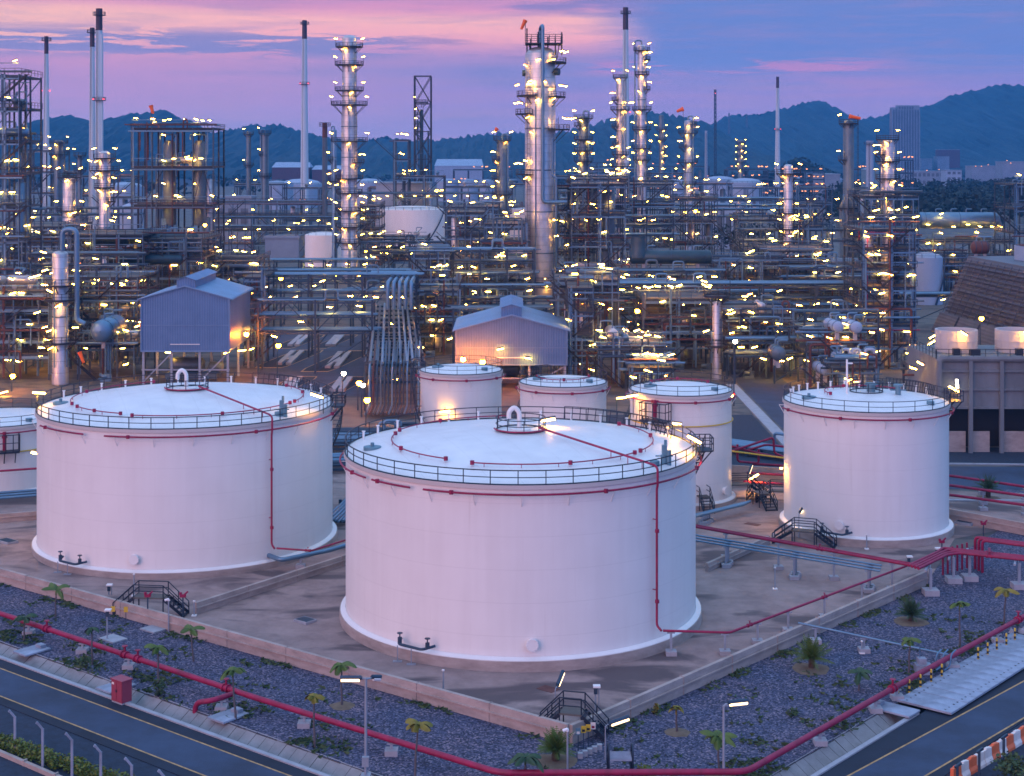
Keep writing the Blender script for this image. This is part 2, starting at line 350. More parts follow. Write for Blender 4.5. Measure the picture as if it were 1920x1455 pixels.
def bank(line,t0,t1,nm):
    mb=MB(); n=int((t1-t0)/1.0)
    for i in range(n):       # jointed slabs of the sloping bank
        a=t0+(t1-t0)*i/n; b=t0+(t1-t0)*(i+1)/n-.03; j=rnd.uniform(-.03,.06)
        p=[line.at(a,-.15+j),line.at(b,-.15+j),line.at(b,1.25),line.at(a,1.25)]
        mb.add([(p[0].x,p[0].y,.03),(p[1].x,p[1].y,.03),(p[2].x,p[2].y,-.85),(p[3].x,p[3].y,-.85)],[(0,1,2,3),(3,2,1,0)])
    o=mb.build(nm,'bank_concrete',smooth=False); o['kind']='structure'
    strip('kerb',line,t0,t1,1.75,2.1,-.03,'pale_concrete',thick=1.2)
bank(SL,tl0,tl1+1,'ditch_bank'); bank(SR,tr0-1,SR.t((27,109.4)),'ditch_bank')
ROADZ=-.13
def sideroad(line,t0,t1,ya,yb,lane,nm):
    la=Line(*[G(px,py,ROADZ) for px,py in ya]); lb=Line(*[G(px,py,ROADZ) for px,py in yb])
    o1=line.n.dot(la.a-line.a); o2=line.n.dot(lb.a-line.a)
    strip('road_shoulder',line,t0,t1,2.1,o2+.9,ROADZ,'asphalt_new',thick=1.1)
    sheet(nm,[la.at(-60),la.at(80),lb.at(80),lb.at(-60)],ROADZ+.004,'asphalt')
    for l in (la,lb):
        o=sheet('road_line',[l.at(-60,-.07),l.at(80,-.07),l.at(80,.07),l.at(-60,.07)],ROADZ+.008,'yellow_line')
    strip('verge',line,t0,t1,o2+.9,o2+30,ROADZ-.05,'verge',thick=1.1)
    return o2
LO2=sideroad(SL,tl0,tl1+30,[(0,1253),(480,1431)],[(0,1305),(385,1455)],0,'road')
RO2=sideroad(SR,tr0-30,tr1,[(1590,1455),(1920,1277)],[(1735,1455),(1920,1346)],0,'road')
# inner roads and dark gravel behind the tank field
sheet('access_road',[(38.5,196),(47,196),(47,290),(38.5,290)],.0,'asphalt')
sheet('access_road',[(36,181),(150,176),(150,189),(36,194.4)],.004,'asphalt')
sheet('gravel_strip',[(47.5,195.6),(150,190.6),(150,206),(47.5,206)],-.004,'verge')
sheet('gravel_strip',[(14,186),(36,178),(36,232),(14,232)],-.006,'verge')
for poly in ([(47.2,195),(150,190),(150,190.5),(47.2,195.5)],[(36.3,200),(38,200),(38,262),(36.3,262)],[(34,174.5),(150,170.5),(150,171.2),(34,175.2)]):
    sheet('kerb',poly,.14,'pale_concrete',thick=.2)
sheet('road_apron',[xy(G(478,735)),xy(G(720,745)),xy(G(690,612)),xy(G(490,612))],-.012,'asphalt')
for k,(px,py,w,h) in enumerate([(560,640,46,26),(628,640,36,26),(545,672,60,34),(634,676,60,40),(545,720,50,30),(640,722,56,34)]):
    c=G(px,py); a=ax(px+w/2,c.y)-c.x; b=h*c.y*c.y/113100/2; sh=.35
    P=lambda k_: [(c.x+a*k_*x+sh*b*k_*y*.5,c.y+b*k_*y) for x,y in ((-.8,-1),(.8,-1),(1,-.7),(1,.7),(.8,1),(-.8,1),(-1,.7),(-1,-.7))]
    sheet('road_line',P(1.0),-.008,'yellow_line'); sheet('paved_island',P(.94),-.004,'asphalt_new')
    mb=MB()
    for dx in (-.25,.3): mb.box((c.x+a*dx-.5,c.y-b*.7,0),(c.x+a*dx+.5,c.y+b*.7,.45)); 
    mb.box((c.x-a*.25+.5,c.y-b*.3,0),(c.x+a*.3-.5,c.y+b*.1,.4))
    tag(mb.build('concrete_kerb_block','pale_concrete',smooth=False,at=(c.x,c.y,0)),['low concrete block on the dark island beside the pump shelter, back left','low concrete block on the dark island, back right by the pipe rack','low concrete block on the middle left dark island of the paved apron','low concrete block on the middle right dark island under the pipe bridge post','low concrete block on the front left dark island behind the big tank','low concrete block on the front right dark island behind the tank walkway'][k],'concrete block','concrete blocks on the paved islands')
sheet('lawn',[(82,255),(112,250),(128,300),(86,318)],.006,'weed_leaf')
# ---------------------------------------------------------------- bund walls
def wall(label,pts,h,w=.3,cap=True,step=None,z=0):
    P=[V((p[0],p[1],0)) for p in pts]; t=thing('bund_wall',label,'wall',(P[0].x,P[0].y,z),'concrete bund walls'); mb=MB(); cp=MB(); pl=MB()
    for a,b in zip(P,P[1:]):
        d=(b-a).normalized(); L=(b-a).length; n=max(1,round(L/6.5))
        for i in range(n):
            p=a+d*(L*i/n+.012); q=a+d*(L*(i+1)/n-.012)
            mb.bar(p+V((0,0,z+h/2)),q+V((0,0,z+h/2)),w,h)
            pl.bar(q+V((0,0,z+(h+.04)/2)),q+d*.03+V((0,0,z+(h+.04)/2)),w+.10,h+.04)
        if cap: cp.bar(a+V((0,0,z+h*.55)),b+V((0,0,z+h*.55)),w+.22,.10)
    mb.build('wall_panel','concrete_wall',t,False); cp.build('ledge','concrete_wall',t,False); pl.build('joint_rib','concrete_wall',t,False)
    return t
wall('long bund wall facing the left road below the two largest white tanks',[WL.at(tw0),wc-WL.d*.15],1.27)
wall('bund wall on the right of the foremost tank running up to the red pipe rack',[wc,WR.at(twr)],1.27)
dv=[xy(G(366,1152)),xy(G(640,1062)),(-3,172)]
wall('low dividing wall between the left tank and the foremost tank',dv,1.0)
wall('concrete wall behind the right bund with a pipe trestle beyond it',[(20.5,186.5),(38,181.5)],1.9,.3,False)
wall('dividing wall between the foremost bund and the right tank bund',[xy(G(1325,1072)),xy(G(1440,1020))],.8)
wall('pale wall right of the right tank along the gravel',[xy(G(1778,975)),xy(G(1930,1005))],1.25)
wall('low wall in front of the half seen tank at the left edge',[(-70,158),(-45.5,167.5)],.9)
# ================================================================ STORAGE TANKS
def storage_tank(label,cx,cy,R,H,fz,seg=96,rise=1.6,riser=None,vent=True,walk=None,stair=None,top_ranges=((0,1),),roof_pipe=None,front=True,balcony=None,hoop=None,mb_m='tank_white',gauge=None,brk=26):
    c=(cx,cy); zt=fz+H
    t=thing('storage_tank',label,'storage tank',(cx,cy,0),'white storage tanks'); A=lambda d: RAD(d)
    mb=MB(); mb.lathe([(R+.52,-.1),(R+.52,fz-.06),(R+.1,fz-.06)],seg,c); mb.build('foundation_ring','concrete_wall',t)
    mb=MB(); mb.lathe([(R+.44,fz-.055),(R+.44,fz+.0),(R+.02,fz+.17)],seg,c); mb.build('base_flange','white_paint',t)
    mb=MB(); mb.lathe([(R,fz-.05),(R,zt)],seg,c); mb.build('shell',mb_m,t)
    mb=MB(); pr=[]; 
    for i in range(9):
        u=i/8; pr.append((max(.01,R*(1-u)),zt+rise*(1-(1-u)**2)**.5*.0+zt*0+rise*(1-(1-u)**1.75)))
    mb.lathe(pr,seg,c); mb.build('roof','tank_roof',t)
    rz=lambda r: zt+rise*(1-(r/R)**1.75)
    mb=MB(); mb.lathe([(R+.003,zt-.32),(R+.16,zt-.30),(R+.16,zt+.02),(R-.02,zt+.035)],seg,c); mb.build('top_angle','beige_tank',t)
    mb=MB(); ring=arc(c,R+.06,0,2*PI,zt+.03,seg)[:-1]
    rail(mb,ring,1.1,max(1.6,2*PI*R/44 if R>12 else 2.4),.075 if R>12 else .06,True)
    mb.tube([V(p)+V((0,0,.02)) for p in ring],.07,5,closed=True); mb.build('roof_railing','navy_rail',t)
    # red spray water ring under the rim, with small hangers
    for k,(u0,u1) in enumerate(top_ranges):
        mb=MB(); pts=arc(c,R+.48,2*PI*u0,2*PI*u1,zt-.62,max(12,int(80*(u1-u0)))); mb.tube(pts,.085,6)
        for i in range(2,len(pts)-1,10): mb.lathe([(.001,pts[i][2]-.15),(.17,pts[i][2]-.15),(.17,pts[i][2]+.15),(.001,pts[i][2]+.15)],8,(pts[i][0],pts[i][1]))
        mb.build('spray_ring','red_pipe',t)
    bk=MB(); bk.bar((R,0,0),(R+.48,0,.85),.05,.05); bk.bar((R,0,.85),(R+.5,0,.85),.05,.05); proto=None
    for i in range(brk):
        a=2*PI*(i+.5)/brk
        if proto is None: proto=bk.build('bracket','white_paint',t,at=(0,0,0)); o=proto
        else: o=proto.copy(); COL.objects.link(o); o.parent=t
        o.location=(0,0,zt-1.6); o.rotation_euler=(0,0,a)
    if roof_pipe:
        for a0,a1,r in roof_pipe:
            mb=MB(); r*=R; pts=arc(c,r,A(a0),A(a1),rz(r)+.28,max(6,int(abs(a1-a0)/5))); mb.tube(pts,.055,6)
            for p in (pts[0],pts[-1],pts[len(pts)//2]): mb.cyl((p[0],p[1]),.17,p[2]-.16,p[2]+.16,8)
            for p in pts[1:-1:3]: mb.bar((p[0],p[1],p[2]-.3),p,.05)
            mb.build('foam_pipe','red_pipe',t)
    if vent:
        mb=MB(); z=rz(0); mb.cyl(c,.9,z-.2,z+.12,16); mb.tube(soft([(cx-.1,cy,z),(cx-.1,cy,z+1.5),(cx-.55,cy,z+1.95),(cx-1.0,cy,z+1.5),(cx-1.0,cy,z+.95)],.5),.2 if R>12 else .12,10); mb.build('gooseneck_vent','white_paint',t)
        rr=2.1 if R>12 else 1.2; mb=MB(); rail(mb,arc(c,rr,0,2*PI,rz(rr)+.05,28)[:-1],1.05,1.45,.07,True,True); mb.tube(arc(c,rr,0,2*PI,rz(rr)+.08,28)[:-1],.06,5,closed=True); mb.build('vent_railing','navy_rail',t)
        mb=MB(); mb.tube(arc(c,rr+.15,A(185),A(350),rz(rr)+.2,16),.07,6); mb.build('vent_ring_pipe','red_pipe',t)
    if walk:   # handrail on the roof beside the walkway
        a0,a1,r=walk; mb=MB(); pts=arc(c,r*R,A(a0),A(a1),rz(r*R)+.05,18); pts2=arc(c,r*R+.25,A(a0),A(a1),rz(r*R)+1.2,18)
        for i,(p,q) in enumerate(zip(pts,pts2)):
            mb.bar(p,q,.07)
            if i: mb.bar(pts2[i-1],q,.06); mb.bar((V(pts[i-1])+V(pts2[i-1]))/2,(V(p)+V(q))/2,.05)
        mb.build('walkway_handrail','navy_rail',t)
        mb=MB(); 
        for a in range(22,170,12): mb=MB(); p=(cx+(R-.7)*math.cos(A(a)),cy+(R-.7)*math.sin(A(a))); mb.cyl(p,.10,zt,zt+.8,6); mb.cyl(p,.16,zt+.8,zt+.88,6); mb.build('sample_nozzle','white_paint',t)
    if riser:
        a=A(riser); ca,sa=math.cos(a),math.sin(a); P=lambda r,z: V((cx+r*ca,cy+r*sa,z)); tn=V((-sa,ca,0))
        mb=MB(); pts=[P(2.2,rz(2.2)+.5),P(R*.6,rz(R*.6)+.42),P(R+.1,zt+.75),P(R+.5,zt+.55),P(R+.5,zt-.8),P(R+.42,zt-1.1),P(R+.42,2.2)]
        pts+=[P(R+.9,1.9)]; mb.tube(soft(pts,.4),.095,8)
        for u in (.25,.55,.8): p=pts[1]*(1-u)+pts[2]*u; mb.bar((p.x,p.y,rz(R*.8)-.2),p,.06)
        for z in (zt-4.5,zt-10): mb.cyl((pts[4].x-.05*ca,pts[4].y-.05*sa),.17,z,z+.25,8); mb.bar(P(R,z+1),P(R+.45,z+1),.06)
        mb.build('riser_pipe','red_pipe',t)
    if gauge:
        a=A(gauge); p=V((cx+(R-1.1)*math.cos(a),cy+(R-1.1)*math.sin(a),zt)); mb=MB()
        mb.cyl((p.x,p.y),.28,p.z,p.z+.9,10); mb.cyl((p.x+.35,p.y-.2),.2,p.z,p.z+1.3,8); mb.box((p.x-.2,p.y-.3,p.z+1.0),(p.x+.2,p.y+.1,p.z+1.7)); mb.tube([(p.x+.1,p.y,p.z+1.5),(p.x+.1,p.y,p.z+2.1)],.12,6); mb.bar((p.x-.7,p.y,p.z+.8),(p.x+.7,p.y,p.z+.8),.1); mb.build('level_gauge','gauge_blue',t)
    mb=MB(); a=A(190); p=(cx+(R-2.2)*math.cos(a),cy+(R-2.2)*math.sin(a)); z=rz(R-2.2); mb.cyl(p,.75,z-.1,z+.18,16); mb.cyl(p,.16,z+.18,z+.5,8); mb.build('roof_hatch','gauge_blue',t); mb=MB()
    a=A(-38); p=(cx+(R-1.3)*math.cos(a),cy+(R-1.3)*math.sin(a)); z=rz(R-1.3); mb.cyl(p,.4,z-.1,z+.35,12); mb.build('roof_hatch','gauge_blue',t)
    if front:
        for a,nm in ((A(-87 if front is True else front),'manhole'),):
            ca,sa=math.cos(a),math.sin(a); mb=MB(); o=V((cx+(R-.05)*ca,cy+(R-.05)*sa,fz+1.15)); n=V((ca,sa,0)); mb.tube([o,o+n*.35],.36,20); mb.tube([o+n*.35,o+n*.47],.48,24); 
            for k in range(12): q=o+n*.47+V((-sa,ca,0))*.4*math.cos(k*PI/6)+V((0,0,1))*.4*math.sin(k*PI/6); mb.bar(q,q+n*.05,.05)
            mb.build(nm,'white_paint',t)
        for a in (A(-122),):
            ca,sa=math.cos(a),math.sin(a); tn=V((-sa,ca,0)); o=V((cx+(R+.2)*ca,cy+(R+.2)*sa,0)); n=V((ca,sa,0)); mb=MB()
            mb.tube(soft([o-tn*1.6+V((0,0,fz+.65)),o-tn*1.4+n*.7+V((0,0,fz+.45)),o+tn*1.0+n*.9+V((0,0,fz+.45)),o+tn*1.6+V((0,0,fz+.6))],.3),.11,8)
            for s in (-1.3,1.3):
                q=o+tn*s+n*.6; mb.cyl((q.x,q.y),.17,fz+.5,fz+.95,8); mb.cyl((q.x,q.y),.05,fz+.95,fz+1.25,6); mb.cyl((q.x,q.y),.22,fz+1.25,fz+1.3,10)
            mb.build('drain_valve','steel',t)
            mb=MB(); 
            for s in (-1.3,0): mb=MB(); q=o+tn*s+n*.9; mb.bar((q.x,q.y,0),(q.x,q.y,fz+.4),.07); mb.bar((q.x-.35,q.y,.03),(q.x+.35,q.y,.03),.4,.06); mb.build('pipe_stand','galvanised',t)
    if stair:
        a0,a1=A(stair[0]),A(stair[1]); n=int(abs(a1-a0)*R/.8)+6; mb=MB(); i0=[];i1=[]
        for i in range(n+1):
            u=i/n; a=a0+(a1-a0)*u; z=fz+.3+(H-.3)*u; i0.append(V((cx+(R+.15)*math.cos(a),cy+(R+.15)*math.sin(a),z))); i1.append(V((cx+(R+1.0)*math.cos(a),cy+(R+1.0)*math.sin(a),z)))
            mb.bar(i0[-1],i1[-1],.3,.05)
        for i in range(n): mb.bar(i1[i],i1[i+1],.06,.25)
        rail(mb,i1,1.1,1.4,.06); a=a1; e=V((math.cos(a),math.sin(a),0)); tn=V((-math.sin(a),math.cos(a),0))*(1 if a1>a0 else -1); o=V((cx,cy,zt))+e*(R+.7)+tn*.9
        q=[o-e*.7-tn*.9,o+e*.7-tn*.9,o+e*.7+tn*.9,o-e*.7+tn*.9]; mb.add([p+V((0,0,-.08)) for p in q]+[p for p in q],[(3,2,1,0),(4,5,6,7),(0,1,5,4),(1,2,6,5),(2,3,7,6),(3,0,4,7)])
        rail(mb,[q[1],q[2],q[3]],1.1,.9,.07); rail(mb,[q[1],q[0]],1.1,.9,.07)
        for s in (-.8,.8): p=o+tn*s; mb.bar(p+e*.6,p-e*.7-V((0,0,1.5)),.09)
        mb.build('spiral_stair','navy_rail',t)
    if balcony:
        a=A(balcony); e=V((math.cos(a),math.sin(a),0)); tn=V((-math.sin(a),math.cos(a),0)); z=zt-2.6; o=V((cx,cy,z))+e*(R+.75); mb=MB()
        q=[o-e*.75-tn*1.6,o+e*.75-tn*1.6,o+e*.75+tn*1.6,o-e*.75+tn*1.6]; mb.add([p-V((0,0,.18)) for p in q]+q,[(3,2,1,0),(4,5,6,7),(0,1,5,4),(1,2,6,5),(2,3,7,6),(3,0,4,7)])
        rail(mb,[q[0],q[1],q[2],q[3]],1.9,.8,.09)
        for s in (-1.2,0,1.2): mb.bar(o+e*.6+tn*s,o-e*.75+tn*s-V((0,0,1.5)),.1)
        mb.build('side_platform','navy_rail',t)
        mb=MB(); mb.cyl((o.x,o.y),.22,z+.1,z+2.2,8); mb.cyl((o.x,o.y),.32,z+1.5,z+1.8,8); mb.bar(o+V((0,0,2)),o-e*.8+V((0,0,2)),.16); mb.build('foam_maker','red_pipe',t)
    if hoop:
        mb=MB(); mb.tube(arc(c,R+.12,0,2*PI,zt-hoop,64)[:-1],.07,6,closed=True); mb.build('hoop_pipe','yellow_paint',t)
    return t
TR=storage_tank
T1=TR('largest left white storage tank with a wide low dome roof',-32.95,157.0,14.63,13.06,.62,riser=-47,walk=(15,70,.9),stair=(60,2),top_ranges=((.70,1.42),(.60,.675)),roof_pipe=[(215,249,.78),(-104,-20,.80),(-15,40,.8),(120,205,.78)],gauge=-37,front=-97)
T2=TR('foremost white storage tank standing nearest the middle of the picture',.73,131.8,14.82,13.13,.85,riser=-46,walk=(12,72,.9),stair=(55,2),top_ranges=((.668,1.6),(.61,.655)),roof_pipe=[(170,237,.74),(-110,-35,.76),(-30,38,.76),(95,160,.76)],gauge=-33)
T3=TR('tall white storage tank on the right with a concrete footing',37.05,162.1,8.43,12.5,.8,seg=72,rise=.9,riser=None,vent=False,walk=(5,60,.86),stair=(70,4),roof_pipe=[(20,200,.5)],top_ranges=((.52,1.02),),brk=18,front=-120)
T4=TR('slim white tank with dark side platforms and a yellow hoop behind the foremost tank',19.2,176,5.75,11.9,.45,seg=56,rise=.7,vent=False,stair=(200,120),roof_pipe=[(20,160,.6)],balcony=-122,hoop=3.3,front=-40,brk=12)
T5=TR('small beige-lit white tank behind the foremost tank with a stair curving down its left side',-6.4,194,5.1,11.6,.45,seg=56,rise=.6,vent=False,stair=(260,168),roof_pipe=None,top_ranges=((.5,1.0),),front=False,brk=12)
T6=TR('small white tank in the middle row, between the beige-lit tank and the slim tank',6.1,184.5,5.14,11.5,.45,seg=56,rise=.6,vent=False,stair=(200,120),roof_pipe=[(180,360,.6)],top_ranges=((.5,1.0),),front=False,brk=12)
T7=TR('half seen white tank at the left edge of the picture',-60.6,183,7.1,7.5,.4,seg=56,rise=.6,vent=False,balcony=-68,hoop=2.9,front=False,brk=14)
# second balcony of the slim tank, and the inner vent platform lights
for tk,p,kind,yaw,tilt in ((T1,(-19.0,150.6,15.6),'near',.2,.35),(T1,(-47.4,155.0,15.2),'near',0,.05),(T2,(3.1,133.4,16.2),'near',.3,-.1),(T2,(15.2,128.6,15.4),'near',-.5,.4),(T2,(14.6,137,15.2),'near',.9,.2),
   (T5,(-8.2,188.4,7.8),'near',0,-.12),(T4,(13.4,172.4,12.2),'near',0,-.15),(T4,(24.9,176,11.6),'near',1.2,0),(T3,(46.7,163.4,14.3),'near',.3,.5),(T3,(28.2,161.9,6.2),'near',1.5,.2),(T1,(-48.3,156.4,8.9),'near',1.5,.3)):
    lamp(tk,p,kind,yaw,tilt,'lamp'); 
def stanchions(tk,ps):
    mb=MB()
    for a,b in ps: mb.tube([a,(a[0],a[1],b[2]+.1),b],.05,5)
    mb.build('lamp_stanchion','navy_rail',tk)
stanchions(T1,[((-18.5,151.6,13.6),(-18.8,151,15.6)),((-47.7,155.4,13.6),(-47.6,155.1,15.2))])
stanchions(T2,[((2.7,133.3,15.4),(2.9,133.3,16.2)),((15.7,129.4,13.9),(15.3,128.9,15.4)),((14.4,137.2,13.9),(14.6,137.1,15.2))])
stanchions(T5,[((-8.2,189.2,7.95),(-8.2,188.4,7.95))]); stanchions(T4,[((13.6,173.6,9.5),(13.4,172.4,12.3)),((25,176,10),(24.9,176,11.7))]); stanchions(T3,[((46.2,163.4,13.3),(46.5,163.4,14.3)),((28.5,162.2,6.2),(28.2,161.9,6.3))]); stanchions(T1,[((-48.1,156.6,8.9),(-48.3,156.5,8.9))])
# ================================================================ FOREGROUND PIPES
def pipeline(name,label,pts,r,m='red_pipe',soft_r=.8,flanges=(),supports=(),cat='pipeline',group=None,sz=0,foot=True):
    P=[V(p) for p in pts]; t=thing(name,label,cat,(P[0].x,P[0].y,0),group); mb=MB(); mb.tube(soft(P,soft_r),r,10); mb.build('pipe',m,t)
    for f in flanges:
        k,u=f; p=P[k]*(1-u)+P[k+1]*u; d=(P[k+1]-P[k]).normalized(); mb=MB(); mb.tube([p-d*.28,p-d*.16],r*1.55,10); mb.tube([p+d*.16,p+d*.28],r*1.55,10); mb.tube([p-d*.16,p+d*.16],r*1.15,10); mb.cyl((p.x,p.y),r*.4,p.z+r,p.z+r*3.2,8); mb.cyl((p.x,p.y),r*1.1,p.z+r*3.2,p.z+r*3.4,10); mb.build('valve',m,t)
    for f in supports:
        k,u=f; p=P[k]*(1-u)+P[k+1]*u; mb=MB(); z0=p.z-r
        mb.bar((p.x,p.y,sz+.1),(p.x,p.y,z0-.01),.16); mb.bar((p.x-.3,p.y,z0-.05),(p.x+.3,p.y,z0-.05),.14,.1)
        if foot: mb.box((p.x-.42,p.y-.42,sz),(p.x+.42,p.y+.42,sz+.35),1)
        mb.build('support',['galvanised','pale_concrete'],t,False)
    return t
z=.95
pa=[G(-60,1130,z),G(0,1150,z),G(480,1308.5,z),G(935,1449,z),G(1400,1447,z),G(1700,1276,z),G(1960,1134,z)]
pipeline('fire_main','thick red fire main running along the front of the gravel from edge to edge',pa,.2,flanges=((1,.21),(1,.53),(1,.58),(1,.90),(4,.9),(5,.78)),supports=((1,.13),(1,.36),(1,.545),(2,.22),(2,.59),(4,.42),(4,.78),(4,.93),(5,.3),(5,.62)))
a=G(436,1301,.9); b=G(395,1313,.95); c=G(366,1346,-.5)
pipeline('branch_pipe','short red branch pipe bending down into the roadside ditch',[a,V((b.x,b.y,.9)),V((c.x,c.y,.6)),V((c.x,c.y,-.9))],.19,soft_r=.7,supports=((0,.5),),sz=0)
pipeline('cooling_water_pipe','thin silver pipe crossing the gravel from the right bund wall to the red main',[G(1497,1168,1.35),G(1779,1228,1.0),G(1782,1232,.2)],.085,'pale_pipe',.3,supports=((0,.12),(0,.45)))
# spray water line from the foremost tank round to the rack on the right
q=V((.73+15.9*math.cos(RAD(-46)),132+15.9*math.sin(RAD(-46)),1.9))
pr=[q,G(1368,1186,1.7),G(1700,1061,2.0)]
pipeline('spray_feed_pipe','slim red pipe on white posts leading from the foremost tank to the right pipe rack',pr,.1,flanges=((1,.1),(1,.5)),supports=((0,.12),(0,.93),(1,.14),(1,.3),(1,.5),(1,.72)),soft_r=.3)
q=V((-33.1+16*math.cos(RAD(-47)),157.5+16*math.sin(RAD(-47)),1.9))
pipeline('spray_feed_pipe','slim red pipe between the left tank and the foremost tank',[q,q+V((3.4,-.9,0)),q+V((8.5,5.5,.2)),q+V((14,14,.2))],.09,flanges=((0,.9),),supports=((1,.6),),soft_r=.3)
pipeline('product_pipe','fat silver pipe leaving the left tank near the dividing wall',[V((-23.2,146.5,1.1)),V((-21.6,144.6,1.1)),V((-17.5,148.2,1.1)),V((-6,164,1.1))],.22,'pale_pipe',.6,supports=((1,.4),(2,.4)))
# red header from behind the foremost tank to the manifold, with trestles
rh=[G(1290,985,2.6),G(1720,1062,2.6)]
for i in range(2):
    off=V((.35*i,.45*i,0)); pipeline('fire_header',['upper red header pipe crossing the bund behind the foremost tank','rear red header pipe crossing the bund beside the upper one'][i],[rh[0]+off,rh[1]+off],.13 if i==0 else .09,supports=((0,.18),(0,.42),(0,.66),(0,.9)) if i==0 else (),flanges=((0,.6),) if i==0 else ())
for i in range(3):
    off=V((-.2*i,-.7-.55*i,-.35-.1*i)); pipeline('silver_line',['silver pipe nearest the red header in the bund','middle silver pipe below the red header in the bund','lowest silver pipe in front of the red header in the bund'][i],[rh[0]+off-V((2,0,0)),rh[0]*.15+rh[1]*.85+off],.09,'pale_pipe',supports=((0,.3),(0,.62),(0,.95)),group='silver lines under the red header')
for i in range(4):
    a=G(1300,968-i*0,1.0)+V((.3*i,.5*i,0)); b=G(1395,946,1.1)+V((.3*i,.5*i,0)); pipeline('silver_line',['silver pipe lowest in the bundle beside the slim tank','second silver pipe of the bundle beside the slim tank','third silver pipe of the bundle beside the slim tank','rearmost silver pipe of the bundle beside the slim tank'][i],[a-V((4,4,0)),b],.14,'pale_pipe',supports=((0,.5),),group='silver lines beside the slim tank')
# manifold of red pipes on grey trestles at the right edge
mz=2.6
for i in range(4):
    o=V((-.35*i,.62*i,0)); pts=[G(1722,1066,mz)+o*.55+V((0,0,0)),G(1776,1040,mz)+o*.55,G(1800,1037,mz)+o,G(1960,1054,mz)+o]
    pipeline('manifold_pipe',['nearest red pipe of the manifold rack','second red pipe of the manifold rack','third red pipe of the manifold rack','rearmost red pipe of the manifold rack'][i],pts,.13,flanges=((2,.35+.07*i),),soft_r=.4,group='red manifold pipes at the right edge')
for i in range(3):
    o=V((-.15*i,.62*i,0)); s=G(1842,1013,3.0)+o; pipeline('upper_manifold_pipe',['nearest red pipe of the raised rear bundle','middle red pipe of the raised rear bundle','rear red pipe of the raised rear bundle'][i],[V((s.x,s.y,.0)),s,G(1960,1028,3.0)+o],.14,soft_r=.4,group='red pipes of the raised rear bundle')
for i,(px,py) in enumerate([(1745,1115),(1788,1092),(1818,1088),(1911,1103)]):
    p=G(px,py); t=thing('pipe_trestle',['grey trestle post at the bend of the red pipes','grey trestle post left of the dropping red pipes','grey trestle post in the middle of the red manifold','grey trestle post at the right edge of the red manifold'][i],'pipe support',p,'trestles of the red manifold'); mb=MB(); mb.bar((p.x,p.y,.4),(p.x,p.y,2.3),.22); mb.bar((p.x-.7,p.y-.9,2.35),(p.x+.4,p.y+2.0,2.35),.18); mb.bar((p.x,p.y,1.7),(p.x+.3,p.y+1.2,2.3),.1); mb.build('post','galvanised',t,False); mb=MB(); mb.box((p.x-.65,p.y-.6,0),(p.x+.65,p.y+.6,.5)); mb.build('footing','pale_concrete',t,False)
for i in range(6):
    p=G(1768+i*9,1080-i*2.6); pipeline('drop_pipe',['leftmost red drop pipe under the manifold','second red drop pipe under the manifold','third red drop pipe under the manifold','fourth red drop pipe under the manifold','fifth red drop pipe under the manifold','rightmost red drop pipe under the manifold'][i],[V((p.x,p.y,.1)),V((p.x,p.y,2.5))],.1,group='red drop pipes under the manifold')
for k in range(3):
    p=G(1783,892+k*18,1.6 if k<2 else 1.2); pipeline('road_pipe',['upper red pipe along the road right of the right tank','middle red pipe along the road right of the right tank','lower red pipe along the road right of the right tank'][k],[p-V((22,-7,0)),p,G(1960,918+k*17,1.6 if k<2 else 1.2)],.16,supports=((1,.35),(1,.8)),group='red pipes along the inner road')
# red pipe loops behind the bund between slim tank and right tank
for k,pts in enumerate(([(1372,846),(1450,820),(1452,850),(1480,860)],[(1372,838),(1425,852),(1480,862)],[(1385,836),(1385,868),(1425,872),(1425,845)],[(1400,850),(1440,838),(1475,842)])):
    Pw=[V((ax(x,186),186,0))+V((0,k*.5,max(.4,az(y,186)))) for x,y in pts]; pipeline('loop_pipe',['red pipe loop arching up behind the bund wall','long red pipe lying behind the bund wall','square red pipe loop dropping to the ground behind the bund wall','short sloping red pipe behind the bund wall'][k],Pw,.14,soft_r=.4,group='red loops behind the bund wall')
pipeline('gas_pipe','yellow pipe running along the back wall between the slim tank and the right tank',[V((ax(1372,184),184,az(846,184))),V((ax(1480,184),184,az(860,184)))],.1,'yellow_paint')
for k in range(3):
    y0=1007-k*0; p=V((-70,166+1.5*k,1.0)); pipeline('silver_line',['front silver pipe at the left edge behind the low wall','middle silver pipe at the left edge behind the low wall','rear silver pipe at the left edge behind the low wall'][k],[p,V((-44,176+1.5*k,1.0))],.16,'pale_pipe',supports=((0,.3),(0,.8)),group='silver lines at the left edge')
pipeline('spray_feed_pipe','slim red pipe on a concrete post at the left edge',[V((-70,170,3.3)),V((-44,177,3.8))],.12,supports=((0,.45),))
# mast and fittings on the crown of the right tank
mb=MB(); rail(mb,arc((37.2,162.4),1.7,0,2*PI,14.15,20)[:-1],1.05,1.3,.07,True); mb.tube(arc((37.2,162.4),1.7,0,2*PI,14.2,20)[:-1],.06,5,closed=True); mb.build('crown_railing','navy_rail',T3)
mb=MB(); mb.tube([(35.0,161.6,14.0),(35.0,161.6,17.6)],.11,8); mb.tube([(35.0,161.6,17.2),(35.6,161.6,17.2)],.08,6); mb.build('mast','white_paint',T3)
mb=MB(); mb.cyl((37.6,162),.45,14.1,14.9,12); mb.cyl((37.6,162),.7,14.9,15.05,14); mb.build('vent_cap','gauge_blue',T3)
mb=MB(); mb.cyl((40.2,161),.3,13.9,14.9,10); mb.cyl((40.2,161),.5,14.9,15.1,12); mb.bar((39.4,161,14.5),(41,161,14.5),.12); mb.build('breather_valve','gauge_blue',T3)
